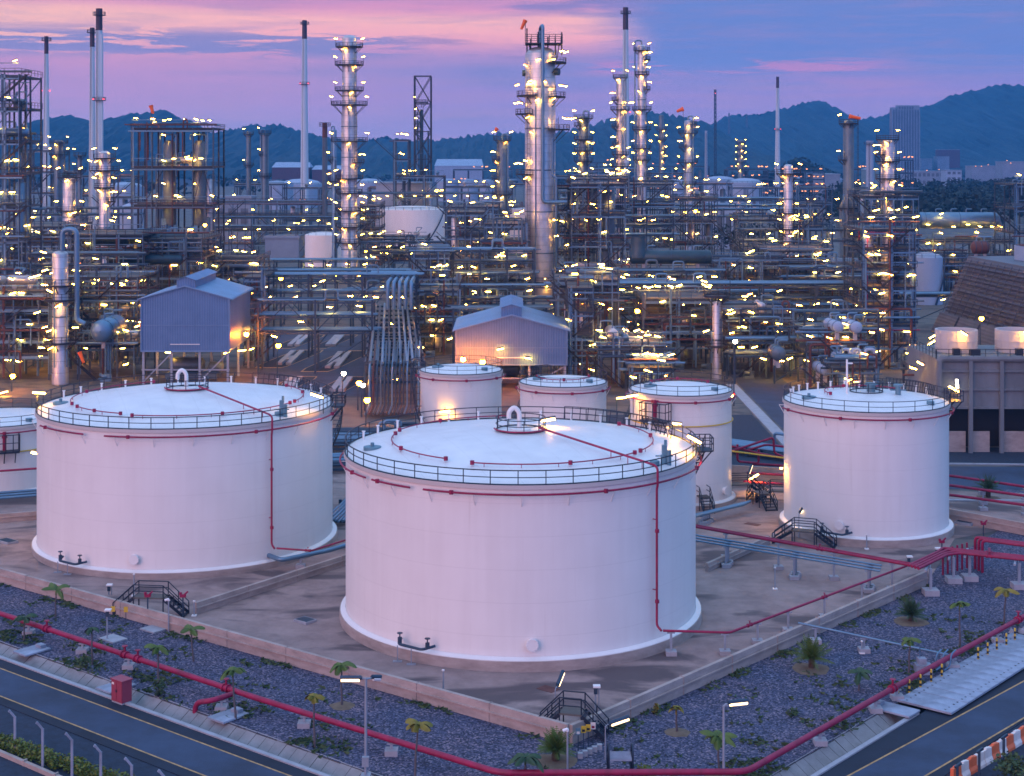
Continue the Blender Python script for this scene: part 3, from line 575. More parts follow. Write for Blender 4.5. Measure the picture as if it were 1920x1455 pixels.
# ================================================================ FOREGROUND FURNITURE
def lamp_head(t,p,yaw,L=1.15,tilt=0,lit=True):
    """tubular lamp head: housing with an end cap, and the lit tube below it"""
    R_=Matrix.Rotation(yaw,4,'Z')@Matrix.Rotation(tilt,4,'Y'); p=V(p); T=lambda x,y,z: p+R_@V((x,y,z))
    mb=MB(); mb.tube([T(-.05,0,.07),T(L+.05,0,.07)],.14,8); mb.tube([T(-.12,0,.05),T(.06,0,.05)],.11,8); h=mb.build('lamp_head','steel',t)
    mb=MB(); mb.tube([T(.05,0,-.05),T(L,0,-.05)],.14,8); mb.build('tube','tube_glow' if lit else 'white_paint',h)
def pole_lamp(label,px,py,h,heads,r=.07,curve=True,z=0,base=False,group='lit tube lamps on poles'):
    p=G(px,py,z) if not isinstance(px,V) else px; t=thing('street_lamp',label,'street lamp',p,group)
    mb=MB(); mb.tube([p,p+V((0,0,h))],r,8,r1=r*.8)
    if base: mb.box((p.x-.3,p.y-.3,p.z),(p.x+.3,p.y+.3,p.z+.35)); mb.box((p.x-.22,p.y-.3,p.z+.9),(p.x+.2,p.y-.02,p.z+1.5))
    mb.build('pole','galvanised',t)
    for dx,dy,dz,L,tilt,lit in heads:
        yaw=math.atan2(dy,dx); l=math.hypot(dx,dy); mb=MB(); top=p+V((0,0,h-.25)); e=p+V((dx,dy,h+dz))
        mb.tube(soft([top,top+V((dx*.1,dy*.1,.25+dz*.6)),e],.25),r*.6,6); mb.build('bracket','galvanised',t); lamp_head(t,e,yaw,L,tilt,lit)
    return t
pole_lamp('tall street lamp by the left road, lit tube left, dark floodlight right',686,1462,6.35,[(-.35,0,-.05,1.2,0,True),(.4,.3,-.1,.55,.2,False)],.1,base=True)
pole_lamp('street lamp right of the step ladder, its lit tube pointing right',1357,1475,5.0,[(.35,.1,.1,1.2,0,True)],.09)
pole_lamp('short lamp pole beside the bent galvanised post, its lit tube tilted up to the right',1135,1424,2.15,[(.35,.1,.1,1.25,-.22,True)],.045)
pole_lamp('curved lamp pole on the crossover stair at the bottom corner of the bund wall',1041,1365,2.6,[(.2,.5,.15,1.15,-.5,True)],.045)
pole_lamp('lamp pole at the stair in front of the right tank',1498,1008,2.3,[(.15,.2,.2,1.2,-.5,True)],.05)
pole_lamp('lamp pole among the stairs between the slim tank and the right tank',1403,921,1.9,[(.1,.2,.15,1.3,-.6,True)],.05)
def post_with_box(label,px,py,h,cat='post',name='instrument_post',head=(.5,.35,.12),dbl=False):
    p=G(px,py); t=thing(name,label,cat,p); mb=MB(); mb.tube([p,p+V((0,0,h))],.06,8)
    if dbl: mb.tube([p+V((.25,0,0)),p+V((.25,0,h))],.045,8)
    mb.build('post','galvanised',t); mb=MB(); mb.box((p.x-.15,p.y-head[1],p.z+h),(p.x-.15+head[0],p.y+.1,p.z+h+head[2])); mb.build('cover','white_paint',t,False); mb=MB(); mb.box((p.x-.1,p.y-.16,p.z+h-.5),(p.x+.16,p.y+.02,p.z+h-.1)); mb.build('box','steel',t,False); return t
post_with_box('grey instrument post on a square concrete pad left of the left crossover stair',201,1200,2.4)
post_with_box('white capped instrument stand behind the left bund wall',204,1115,.85,dbl=True)
post_with_box('white capped instrument stand behind the corner of the right bund wall',1116,1338,1.9,dbl=True)
post_with_box('white capped instrument stand behind the red pipes right of the right tank',1756,1052,1.2)
post_with_box('white capped instrument stand beside the right bund wall under the red header',1703,1068,1.2)
def red_monitor(label,px,py,h):
    p=G(px,py); t=thing('alarm_post',label,'alarm post',p,'red topped posts'); mb=MB(); mb.tube([p,p+V((0,0,h))],.06,8); mb.build('post','steel',t)
    mb=MB(); mb.box((p.x-.25,p.y-.12,p.z+h-.05),(p.x+.25,p.y+.12,p.z+h+.18)); mb.bar(p+V((.1,0,h+.15)),p+V((.4,.1,h+.4)),.12); mb.cyl((p.x-.2,p.y),.12,p.z+h+.15,p.z+h+.35,8); mb.build('siren','red_pipe',t)
red_monitor('red topped post behind the landing of the left crossover stair',277,1170,2.3)
red_monitor('red topped post at the outer end of the left crossover stair',343,1168,2.2)
red_monitor('red topped post in the bund right of the right tank',1844,1005,1.2)
red_monitor('red topped post behind the bend of the manifold pipes',1766,1046,1.5)
for px,py,h,lb in ((251,1118,1.9,'plain grey pipe post between the left tank and the crossover stair'),(1064,1447,2.55,'galvanised post with a bent pale head beside the stubby date palm'),(831,1302,1.7,'white marker post in front of the foremost tank'),(1625,1030,1.4,'thin marker post in front of the right tank'),(316,1184,2.5,'grey post with a white dome at the left crossover stair'),(364,1155,1.2,'short grey post at the end of the dividing wall'),(1453,1105,1.9,'slim post on the stained bund floor below the red header'),(1616,1225,.9,'short stake with a white foot on the right gravel')):
    p=G(px,py); t=thing('marker_post',lb,'post',p); mb=MB(); mb.tube([p,p+V((0,0,h))],.06,8); mb.build('post','galvanised',t)
    mb=MB()
    if 'bent' in lb or 'dome' in lb: mb.tube(soft([p+V((0,0,h)),p+V((0,0,h+.15)),p+V((-.3,-.05,h+.05))],.1),.1,8)
    else: mb.cyl((p.x,p.y),.1,p.z+h,p.z+h+.1,8); mb.box((p.x-.2,p.y-.2,p.z),(p.x+.2,p.y+.2,p.z+.1))
    mb.build('cap','white_paint',t)
# ---------------------------------------------------------------- crossover stairs over the bund walls
def crossover(label,p,d,h=1.55,w=1.0,land=1.4,run=1.9,signs=False,mat_='navy_rail'):
    d=V((d[0],d[1],0)).normalized(); s=V((-d.y,d.x,0)); p=V(p); t=thing('crossover_stair',label,'steel stairs',p,'stairs over the bund walls'); n=6
    mb=MB(); a=p-d*land/2; b=p+d*land/2; Z=V((0,0,h))
    q=[a-s*w/2,a+s*w/2,b+s*w/2,b-s*w/2]; mb.add([x+Z-V((0,0,.12)) for x in q]+[x+Z for x in q],[(3,2,1,0),(4,5,6,7),(0,1,5,4),(1,2,6,5),(2,3,7,6),(3,0,4,7)]); mb.build('landing','yard_concrete',t,False)
    for sg,o in ((-1,a),(1,b)):
        mb=MB(); e=o+d*sg*run
        for k in (-1,1): mb.bar(o+s*w/2*k+Z-V((0,0,.1)),e+s*w/2*k+V((0,0,.1)),.07,.24)
        for i in range(n): u=(i+.6)/n; c=o+d*sg*run*u+V((0,0,h*(1-u))); mb.bar(c-s*w/2,c+s*w/2,.24,.05)
        mb.build('stair_flight',mat_,t,False)
    for k in (-1,1):
        mb=MB(); R1=V((0,0,1.05)); o=s*w/2*k; pts=[a-d*run+o,a+o+Z,b+o+Z,b+d*run+o]
        for r_ in (1.0,.5): mb.tube([x+R1*r_ for x in pts],.045,6)
        for x in pts: mb.tube([x,x+R1],.045,6)
        for u in (.5,): 
            for x,y in ((pts[0],pts[1]),(pts[3],pts[2])): m_=x*(1-u)+y*u; mb.tube([m_,m_+R1],.04,6)
        mb.build('handrail',mat_,t)
    mb=MB()
    for x in q: mb.bar(x,x+Z-V((0,0,.13)),.09)
    mb.build('leg',mat_,t,False)
    return t
crossover('steel stair crossing the left bund wall near the end of the dividing wall',G(283,1152),(1,-.12),1.6,1.3,2.6,1.8)
crossover('steel stair crossing the bottom corner of the bund wall beside the date palm',G(1073,1377),(1,-.25),1.6,1.3,1.5,1.6)
crossover('steel stair with the longest landing between the slim tank and the right tank',G(1378,935),(1,.15),1.7,1.2,3.4,1.8)
crossover('steel stair facing the viewer between the slim tank and the right tank',G(1428,948),(.25,-1),1.5,1.3,1.8,1.9)
crossover('steel stair crossing a pipe left of the right tank',G(1465,943),(1,-.2),1.4,1.1,2.4,1.6)
crossover('steel stair over the pipes at the foot of the right tank',G(1508,1022),(.9,-.35),1.5,1.2,2.2,2.0)
crossover('steel stair between the foremost tank and the slim tank',G(1318,955),(.2,-1),1.5,1.2,1.2,1.6)
# step ladder over the red main at the bottom edge
p=G(1163,1456,0); t=thing('step_over','dark step ladder with a grating over the red fire main at the bottom edge','steel stairs',p); mb=MB()
for s in (-.75,.75):
    mb.tube(soft([p+V((s,-.5,0)),p+V((s,-.5,1.75)),p+V((s,.3,2.05)),p+V((s,.9,1.2)),p+V((s,.9,0))],.3),.06,6); mb.bar(p+V((s,-.5,1.2)),p+V((s,.9,1.2)),.08,.18)
mb.build('handrail','navy_rail',t); mb=MB(); mb.box((p.x-.7,p.y-.5,1.16),(p.x+.7,p.y+.9,1.22))
for i in range(10): mb.bar(p+V((-.7,-.45+.14*i,1.24)),p+V((.7,-.45+.14*i,1.24)),.05,.04)
mb.build('grating','slab_concrete',t,False)
# small signs on thin posts at the corner stair
for i,(px,py) in enumerate([(1084,1408),(1094,1404),(1103,1401),(1112,1397)]):
    p=G(px,py); t=thing('warning_sign',['blue warning sign plate on a thin post at the corner stair','yellow warning sign plate left of the other yellow one at the corner stair','yellow warning sign plate next to the red and white sign at the corner stair','red and white sign plate on a thin post at the corner stair'][i],'sign',p,'sign plates at the corner stair'); mb=MB(); mb.tube([p,p+V((0,0,1.35))],.03,6); mb.build('post','steel',t); mb=MB(); mb.box((p.x-.16,p.y-.03,1.05),(p.x+.16,p.y,1.5)); mb.box((p.x-.1,p.y-.034,1.12),(p.x+.1,p.y-.03,1.28),1); mb.build('plate',[['gauge_blue','yellow_paint','yellow_paint','white_block'][i],['white_block','black_paint','black_paint','red_pipe'][i]],t,False)
for i,(px,py) in enumerate([(202,1137),(226,1138)]):
    p=G(px+10,py+30); t=thing('warning_sign',['small yellow sign plate at the left crossover stair, left one','small yellow sign plate at the left crossover stair, right one'][i],'sign',p,'yellow sign plates'); mb=MB(); mb.tube([p,p+V((0,0,1.2))],.03,6); mb.build('post','steel',t); mb=MB(); mb.box((p.x-.17,p.y-.03,.9),(p.x+.17,p.y,1.35)); mb.build('plate','yellow_paint',t,False)
# stepping blocks at the corner stair
for i in range(5):
    p=G(1088+i*9,1421-i*4); mb=MB(); mb.box((p.x-.16,p.y-.16,0),(p.x+.16,p.y+.16,.34)); tag(mb.build('concrete_block','pale_concrete',smooth=False,at=p),['brown stained concrete block leftmost in the row at the corner stair','second small concrete block in the row at the corner stair','middle small concrete block in the row at the corner stair','fourth small concrete block in the row at the corner stair','rightmost small concrete block in the row at the corner stair'][i],'concrete block','small blocks at the corner stair')
# ---------------------------------------------------------------- cabinet, covers, pads
p=G(228,1316,-.13); t=thing('hose_cabinet','red fire hose cabinet standing on the kerb of the left road','cabinet',p); mb=MB(); u=SL.d; n=SL.n; U=V((u.x,u.y,0)); W=V((n.x,n.y,0))
def obox(mb,o,u,v,a,b,z0,z1,mi=0):
    q=[o-u*a-v*b,o+u*a-v*b,o+u*a+v*b,o-u*a+v*b]; mb.add([x+V((0,0,z0)) for x in q]+[x+V((0,0,z1)) for x in q],[(3,2,1,0),(4,5,6,7),(0,1,5,4),(1,2,6,5),(2,3,7,6),(3,0,4,7)],mi)
obox(mb,p,U,W,.62,.42,.12,1.62); mb.build('body','red_paint',t,False); mb=MB(); obox(mb,p,U,W,.68,.48,1.622,1.70); mb.build('lid','red_paint',t,False)
mb=MB(); obox(mb,p,U,W,.60,.40,0,.118); mb.build('plinth','pale_concrete',t,False)
for s in (-1,1):
    mb=MB(); obox(mb,p+U*.31*s+W*.435,U,W,.28,.012,.2,1.54); d_=mb.build('door','red_paint',t,False); mb=MB(); obox(mb,p+U*.06*s+W*.455,U,W,.015,.02,.8,1.0); mb.build('handle','steel',d_,False)
mb=MB(); obox(mb,p-U*.4+W*.455,U,W,.12,.005,1.3,1.46); mb.build('notice','white_block',t,False)
def pad(label,px,py,a,b,h,m='pale_concrete',cat='concrete pad',name='concrete_pad',grate=False,z=0):
    p=G(px,py,z); U=V((SL.d.x,SL.d.y,0)); W=V((-U.y,U.x,0)); 
    if not grate:
        mb=MB(); obox(mb,p,U,W,a,b,z+.0-p.z,z+h-p.z); o=mb.build(name,m,smooth=False,at=p); return tag(o,label,cat)
    t=thing(name,label,cat,p); mb=MB(); obox(mb,p,U,W,a,b,0,h); mb.build('curb',m,t,False); mb=MB()
    for i in range(12): c=p-U*(a-.15)+U*(2*a-.3)*i/11; obox(mb,c,U,W,.045,b-.12,h,h+.03)
    mb.build('grating','steel',t,False); return t
pad('concrete pad under the grey instrument post',212,1199,.95,.7,.12); pad('concrete pad in front of the left bund wall, right of the crossover stair',290,1180,.9,.8,.1)
pad('grated sump in the floor between the left tank and the foremost tank',572,1166,.75,.6,.22,grate=True,cat='drain sump',name='drain_sump'); pad('grated sump at the left edge beside the left tank',14,1017,1.0,.6,.22,grate=True,cat='drain sump',name='drain_sump'); pad('grated sump right of the right tank',1810,982,.9,.7,.25,grate=True,cat='drain sump',name='drain_sump')
pad('rusty drain plate in the floor below the foremost tank',1028,1292,.7,.5,.03,'rust','drain plate','drain_plate',z=.012); pad('rusty drain plate in the floor left of the right tank',1411,983,.8,.4,.03,'rust','drain plate','drain_plate',z=.012)
for k,(px,py,lb) in enumerate([(60,1222,'concrete step slab over the left ditch at the left edge'),(218,1290,'concrete step slab over the ditch behind the red cabinet'),(428,1345,'concrete step slab under the red branch pipe'),(1668,1330,'concrete cover slab over the right ditch at the end of the slab row')]):
    ln=SL if k<3 else SR; p=G(px,py); U=V((ln.d.x,ln.d.y,0)); W=V((ln.n.x,ln.n.y,0)); mb=MB(); obox(mb,p,U,W,.85,1.15 if k!=3 else 1.9,.05,.17); obox(mb,p-W*.8,U,W,.35,.25,.175,.4); o=mb.build('ditch_cover','slab_concrete',smooth=False,at=p); tag(o,lb,'ditch cover','ditch covers')
# row of concrete cover slabs on the right
t0=SR.t(G(1683,1316)); SW=['left end','second','third','fourth','fifth','sixth','seventh','eighth','ninth','tenth','eleventh','twelfth','thirteenth','fourteenth','right end']
for i in range(15):
    c=SR.at(t0+.7+i*1.36,1.95); c=V((c.x,c.y,0)); U=V((SR.d.x,SR.d.y,0)); W=V((SR.n.x,SR.n.y,0)); mb=MB(); obox(mb,c,U,W,.665,2.05,.0,.13+rnd.uniform(-.01,.015))
    for s in (-1,1):
        for e in (-1,1): obox(mb,c+U*.3*s+W*1.45*e,U,W,.05,.06,.13,.155,1)
    tag(mb.build('cover_slab',['slab_concrete','black_paint'],smooth=False,at=c),'%s slab of the long row of concrete slabs by the right road'%SW[i],'concrete slab','concrete slabs along the right road')
# ---------------------------------------------------------------- yellow and black bollards
BW=['first yellow and black bollard from the left along the slab row','second bollard from the left along the slab row','third bollard from the left, before the grey pump box','fourth bollard from the left along the slab row','fifth bollard from the left, below the bent silver pipe','sixth bollard from the left along the slab row','seventh bollard from the left along the slab row','eighth bollard from the left along the slab row','ninth bollard from the left, next to the last','rightmost yellow and black bollard along the slab row']
for i,(px,py) in enumerate([(1684,1309),(1705,1301),(1726,1291),(1746,1281),(1766,1271),(1834,1239),(1852,1230),(1869,1221),(1887,1212),(1903,1202)]):
    p=G(px,py); mb=MB()
    for k in range(5): mb.cyl((p.x,p.y),.085-.0015*k,.0+.2*k,.2+.2*k,10,mi=k%2)
    mb.lathe([(.078,1.0),(.05,1.04),(.001,1.06)],10,(p.x,p.y),mi=0)
    tag(mb.build('bollard',['yellow_paint','black_paint'],at=p),BW[i],'bollard','yellow and black bollards')
# pump box and piping by the right fire main
p=G(1733,1262); t=thing('valve_station','grey valve station with bent silver pipes under the right fire main','valve station',p); mb=MB(); mb.box((p.x-.7,p.y-.5,0),(p.x+.5,p.y+.4,.7)); mb.box((p.x-.5,p.y-.3,.7),(p.x+.1,p.y+.3,1.15)); mb.build('housing','slab_concrete',t,False); mb=MB()
for s in (0,.5,1.1): mb.tube(soft([p+V((.4+s,0,.2)),p+V((.9+s,.2,.5)),p+V((1.0+s,.3,1.3)),p+V((1.5+s,.8,1.5))],.3),.06,8)
mb.tube([p+V((-.3,.1,1.1)),p+V((-.3,.1,2.1))],.04,6); mb.build('pipe','pale_pipe',t)
p=G(1885,1195); mb=MB(); 
for i in range(9): q=p+V((rnd.uniform(-1.5,3),rnd.uniform(-.6,1.6),0)); a=rnd.uniform(.2,.5); mb.add([(q.x+a*math.cos(k*1.05+i)*rnd.uniform(.7,1.1),q.y+a*math.sin(k*1.05+i)*rnd.uniform(.7,1.1),z) for z in (0,) for k in range(6)]+[(q.x+a*.6*math.cos(k*1.05+i),q.y+a*.6*math.sin(k*1.05+i),rnd.uniform(.2,.4)) for k in range(6)],[tuple(range(6,12))]+[(k,(k+1)%6,6+(k+1)%6,6+k) for k in range(6)])
tag(mb.build('rubble_heap','pale_concrete',smooth=False,at=p),'heap of pale broken concrete at the right edge beside the bollards','rubble')
# ---------------------------------------------------------------- fence posts, hedge, perimeter wall, barrier blocks
FPL=['leftmost concrete fence post with a bent top, at the left edge','second bent concrete fence post from the left','third bent concrete fence post from the left','fourth bent concrete fence post from the left','fifth bent concrete fence post from the left','sixth bent concrete fence post, cut by the bottom edge']
for i,(px,py) in enumerate([(21,1332),(73,1354),(128,1374.5),(182,1397),(240,1421),(303,1444)]):
    Y=101.5-3.05*i*1.0; p=V((ax(px+7,Y),Y,-.25)); h=az(py,Y)+.25
    mb=MB(); mb.bar(p,p+V((0,0,h-.42)),.14); mb.bar(p+V((0,0,h-.45)),p+V((-.32,-.1,h)),.12); mb.bar(p+V((-.30,-.1,h-.03)),p+V((-.38,-.12,h+.03)),.14); tag(mb.build('fence_post','slab_concrete',smooth=False,at=p),FPL[i],'fence post','bent concrete fence posts')
def leafcloud(mb,c,rx,ry,rz,n,s,flat=.5):
    for _ in range(n):
        while True:
            d=V((rnd.uniform(-1,1),rnd.uniform(-1,1),rnd.uniform(-1,1)))
            if .3<d.length<1: break
        p=V((c[0]+d.x*rx,c[1]+d.y*ry,c[2]+d.z*rz)); a=V((rnd.gauss(0,1),rnd.gauss(0,1),rnd.gauss(0,flat))).normalized(); b=a.cross(V((rnd.gauss(0,1),rnd.gauss(0,1),rnd.gauss(0,1)))).normalized(); k=s*rnd.uniform(.6,1.4)
        mb.add([p-a*k*.5,p+b*k*.3,p+a*k*.5,p-b*k*.3],[(0,1,2,3)])
hl=Line(G(0,1402,-.2),G(165,1458,-.2)); mb=MB()
for i in range(26): c=hl.at(-1+i*.62,rnd.uniform(-.2,.2)); leafcloud(mb,(c.x,c.y,rnd.uniform(.1,.3)),.62,.6,.55+rnd.uniform(-.1,.15),170,.22)
tag(mb.build('hedge','hedge_leaf',at=V((hl.a.x,hl.a.y,-.2))),'yellow green clipped hedge at the foot of the fence posts, bottom left','hedge')
wl=Line(G(0,1407,.1),G(112,1455,.1)); mb=MB()
for i in range(5): a=wl.at(-4+i*3.4); b=wl.at(-4+i*3.4+3.36); mb.bar((a.x,a.y,-1.4),(b.x,b.y,-1.4),.25,3.0); mb.bar((b.x,b.y,-1.35),(b.x+.1,b.y-.05,-1.35),.34,3.1)
tag(mb.build('perimeter_wall','concrete_wall',smooth=False,at=V((wl.a.x,wl.a.y,-2.9))),'stained concrete perimeter wall below the hedge in the bottom left corner','wall')
bl=Line(G(1795,1462,ROADZ),G(1925,1384,ROADZ)); BC=[1,0,1,0,0,1,0,1,0,1]
BN=['orange block at the bottom end of the barrier row','white block after the first orange one in the barrier row','second orange block from the bottom end of the barrier row','white block left of a white neighbour in the barrier row','white block right of a white neighbour in the barrier row','orange block in the middle of the barrier row','white block above the middle orange block','orange block third from the right end of the barrier row','white block near the right edge of the barrier row','orange block at the right edge of the picture in the barrier row']
for i in range(10):
    c=bl.at(i*1.02-.2); U=V((bl.d.x,bl.d.y,0)); W=V((bl.n.x,bl.n.y,0)); c=V((c.x,c.y,-.2)); mb=MB()
    q=[(-.24,0),(.24,0),(.24,.2),(.13,.42),(.11,.95),(-.11,.95),(-.13,.42),(-.24,.2)]; vs=[c+U*s*.48+W*a+V((0,0,z_)) for s in (-1,1) for a,z_ in q]
    mb.add(vs,[tuple(range(7,-1,-1)),tuple(range(8,16))]+[(k,(k+1)%8,8+(k+1)%8,8+k) for k in range(8)]); obox(mb,c,U,W,.2,.09,.951,1.01)
    tag(mb.build('barrier_block','orange_block' if BC[i] else 'white_block',smooth=False,at=c),BN[i],'road barrier','orange and white barrier blocks')
for i,(px,py,ty) in enumerate([(1795,1478,1436),(1836,1470,1408),(1882,1450,1382)]):
    p=G(px,py,-.2); h=(py-ty)*p.y/F; mb=MB(); mb.tube([p,p+V((0,0,h))],.09,8); mb.bar(p+V((-.15,0,h-.1)),p+V((.3,.2,h+.1)),.14); tag(mb.build('fence_post','steel',at=p),['steel fence post at the bottom end of the barrier row','steel fence post in the middle of the barrier row','steel fence post nearest the right edge at the barrier row'][i],'fence post','steel posts at the barrier row')
def bush(label,px,py,r,n,m='weed_leaf',s=.3,hz=.8):
    p=G(px,py); mb=MB()
    for k in range(5): leafcloud(mb,(p.x+rnd.uniform(-.5,.5)*r,p.y+rnd.uniform(-.5,.5)*r,r*hz*rnd.uniform(.35,.8)),r*.6,r*.6,r*hz*.6,n//5,s)
    tag(mb.build('bush',m,at=p),label,'bush')
bush('dark leafy bush in the bottom right corner behind the barrier row',1908,1462,1.6,420); bush('round green shrub between the left ditch and the left road pipe',160,1255,.6,160,s=.22,hz=1.6); bush('tall grassy shrub by the red cabinet',298,1306,.7,180,s=.25,hz=1.4); bush('small green shrub on the gravel right of the street lamp',1487,1342,.55,130,s=.2); bush('yellow green shrub on the red main at the bottom edge',1210,1453,.6,150,'hedge_leaf',.2); bush('spray of pale weeds beside the bund wall right of the corner lamp',1228,1337,.3,70,'palm_leaf_dry',.2,1.8)
mb=MB()   # small weeds through the gravel: nobody could count them
for _ in range(2600):
    k=rnd.random()
    if k<.5: l=SL; t_=rnd.uniform(-10,38); o=-abs(rnd.gauss(0,2.5))-.1
    else: l=SR; t_=rnd.uniform(tr0,40); o=-abs(rnd.gauss(0,2.2))-.1
    q_=rnd.random()
    if q_<.3: o=-rnd.uniform(0,13)
    elif q_<.5: l=WL if k<.5 else WR; o=rnd.uniform(.25,1.1); t_=rnd.uniform(-30,tw1) if k<.5 else rnd.uniform(0,twr)
    c=l.at(t_,o); 
    if math.sin(c.x*.9)+math.sin(c.y*1.3+c.x*.4)<.2: continue
    for j in range(3):
        a=rnd.uniform(0,6.28); h=rnd.uniform(.06,.22); w=rnd.uniform(.05,.16); q=V((c.x+rnd.gauss(0,.25),c.y+rnd.gauss(0,.25),0)); e=V((math.cos(a),math.sin(a),0)); mb.add([q-e*w,q+e*w,q+e*w*1.8+V((-e.y*.2,e.x*.2,h)),q-e*w*1.5+V((e.y*.1,-e.x*.1,h*.8))],[(0,1,2,3)])
tag(mb.build('weeds','weed_leaf',smooth=False),'low green weeds growing through the gravel beds','weeds',kind='stuff')
# ---------------------------------------------------------------- palms
def frond(mb,o,az_,el,L,droop,nl=16,lw=.09,ll=.5,mi=0,stem=.025):
    pts=[]; d=V((math.cos(az_)*math.cos(el),math.sin(az_)*math.cos(el),math.sin(el))); p=V(o)
    for i in range(nl+1):
        pts.append(p.copy()); p=p+d*(L/nl); d=(d+V((0,0,-droop/nl))).normalized()
    mb.tube(pts[::2]+([pts[-1]] if nl%2 else []),stem,4,mi,r1=.008)
    for i in range(2,nl+1):
        u=i/nl; t=(pts[i]-pts[i-1]).normalized(); s=t.cross(V((0,0,1)))
        if s.length<.05: s=V((1,0,0))
        s.normalize(); l=ll*(math.sin(PI*min(1,.18+u*.85))**.7)
        for k in (-1,1):
            e=(s*k+t*.75+V((0,0,-.35-.5*u))).normalized(); b=pts[i]; w=t*lw*.5
            m_=b+e*l*.55; e2=(e+V((0,0,-.5))).normalized(); mb.add([b-w,b+w,m_+w*.9,m_-w*.9,m_+e2*l*.5],[(0,1,2,3),(3,2,4)],mi)
def palm(label,px,py,h,nf=5,L=1.3,m='palm_leaf',yaw=None,z=0,group='young palms on the gravel',tx=None,soil=False):
    p=G(px,py,z); t=thing('palm_tree',label,'palm tree',p,group); top=p+V(((tx-px)*p.y/F if tx else rnd.uniform(-.1,.1),0,h))
    mb=MB(); n=7; mb.tube([p+(top-p)*(i/n)+V((math.sin(i*1.3)*.02,0,0)) for i in range(n+1)],.085,8,r1=.05); mb.build('trunk','trunk_grey',t)
    mb=MB(); mb.tube([top-V((0,0,.25)),top+V((0,0,.25))],.07,8,r1=.04); mb.build('crownshaft',m,t)
    mb=MB(); y0=rnd.uniform(0,6.28) if yaw is None else yaw
    for i in range(nf+1): frond(mb,top+V((0,0,.15)),y0+i*2*PI/(nf+1)+rnd.uniform(-.3,.3),rnd.uniform(.5,1.0),L*1.05*rnd.uniform(.7,1.15),rnd.uniform(1.5,2.6),18,.15,.5)
    mb.build('crown',m,t)
    if soil: soilring(p,.9)
def soilring(p,r):
    mb=MB(); n=14; mb.add([(p.x,p.y,p.z+.12)]+[(p.x+r*math.cos(i*2*PI/n)*rnd.uniform(.8,1.1),p.y+r*math.sin(i*2*PI/n)*rnd.uniform(.8,1.1),p.z+.012) for i in range(n)],[(0,1+i,1+(i+1)%n) for i in range(n)]); o=mb.build('soil_patch','soil'); o['kind']='structure'
PL=[('young palm with drooping fronds in front of the left bund wall',104,1157,2.1,3,1.5,'palm_leaf',0,105),('dark young palm above the red main at the left edge',45,1200,1.6,4,1.2,'palm_leaf_dark',0,46),('thin bare young palm right of the left edge palms',173,1246,2.6,2,.7,'palm_leaf_dark',0,172),('young palm leaning beside the wall right of the left crossover stair',363,1240,2.3,3,1.3,'palm_leaf',0,358),('young palm behind the red valve of the left main',298,1300,3.1,3,1.1,'palm_leaf',0,296),('young palm with a wide green crown at the red branch pipe',442,1350,3.2,5,1.2,'palm_leaf',0,436),('young palm whose crown stands left of the tall street lamp',641,1324,2.7,5,1.2,'palm_leaf',1,640),('small young palm with an upright crown over the red main',590,1400,3.1,4,.8,'palm_leaf_dry',0,588),('yellowish young palm at the bottom edge right of the street lamp',777,1468,3.4,5,1.0,'palm_leaf_dry',0,783),('dark palm crown at the bottom edge left of the date palm',984,1475,1.6,6,1.5,'palm_leaf_dark',0,985),('palm with a round drooping crown behind the right street lamp',1349,1455,2.3,7,1.3,'palm_leaf',1,1346),('dry young palm near the right bund wall corner',1269,1374,1.5,3,.8,'palm_leaf_dry',1,1268),('low dark palm with two fronds on the middle of the right gravel',1610,1295,1.1,4,1.4,'palm_leaf_dark',0,1612),('young palm with a dead hanging frond left of the silver pipe end',1704,1262,2.3,4,.9,'palm_leaf',0,1706),('young palm with a flat green crown above the right fire main',1800,1211,3.1,4,1.2,'palm_leaf',0,1799),('yellow green young palm at the right edge under the manifold',1882,1170,2.6,6,1.2,'palm_leaf_dry',0,1886)]
for lb,px,py,h,nf,L,m,so,tx in PL: palm(lb,px,py,h,nf,L,m,tx=tx,soil=bool(so))
def cycad(label,px,py,h,r,n=34,L=1.7):
    p=G(px,py); t=thing('date_palm',label,'date palm',p,'stubby date palms'); mb=MB(); k=9
    for i in range(k): z=h*i/k; mb.lathe([(r*1.0,z+p.z),(r*1.18,z+h/k*.8),(r*.92,z+h/k)],10,(p.x,p.y))
    mb.build('trunk','bark',t); mb=MB()
    for i in range(n): frond(mb,p+V((0,0,h-.05)),i*2.4,RAD(8+78*(i/n)**.8),L*rnd.uniform(.8,1.1),rnd.uniform(.5,1.1),14,.06,.42,0,.02)
    mb.build('crown','palm_leaf_dark' if px>1600 else 'palm_leaf',t); soilring(p,1.5)
cycad('stubby date palm at the bottom corner of the bund beside the stair',1042,1428,.75,.24,36,1.6); cycad('stubby date palm on the right gravel below the silver pipe',1522,1254,.8,.22,36,1.9); cycad('stubby date palm on the right gravel above the silver pipe',1708,1166,.6,.2,34,1.6)
cycad('small date palm behind the road pipes right of the right tank',1853,934,1.0,.25,26,2.0)

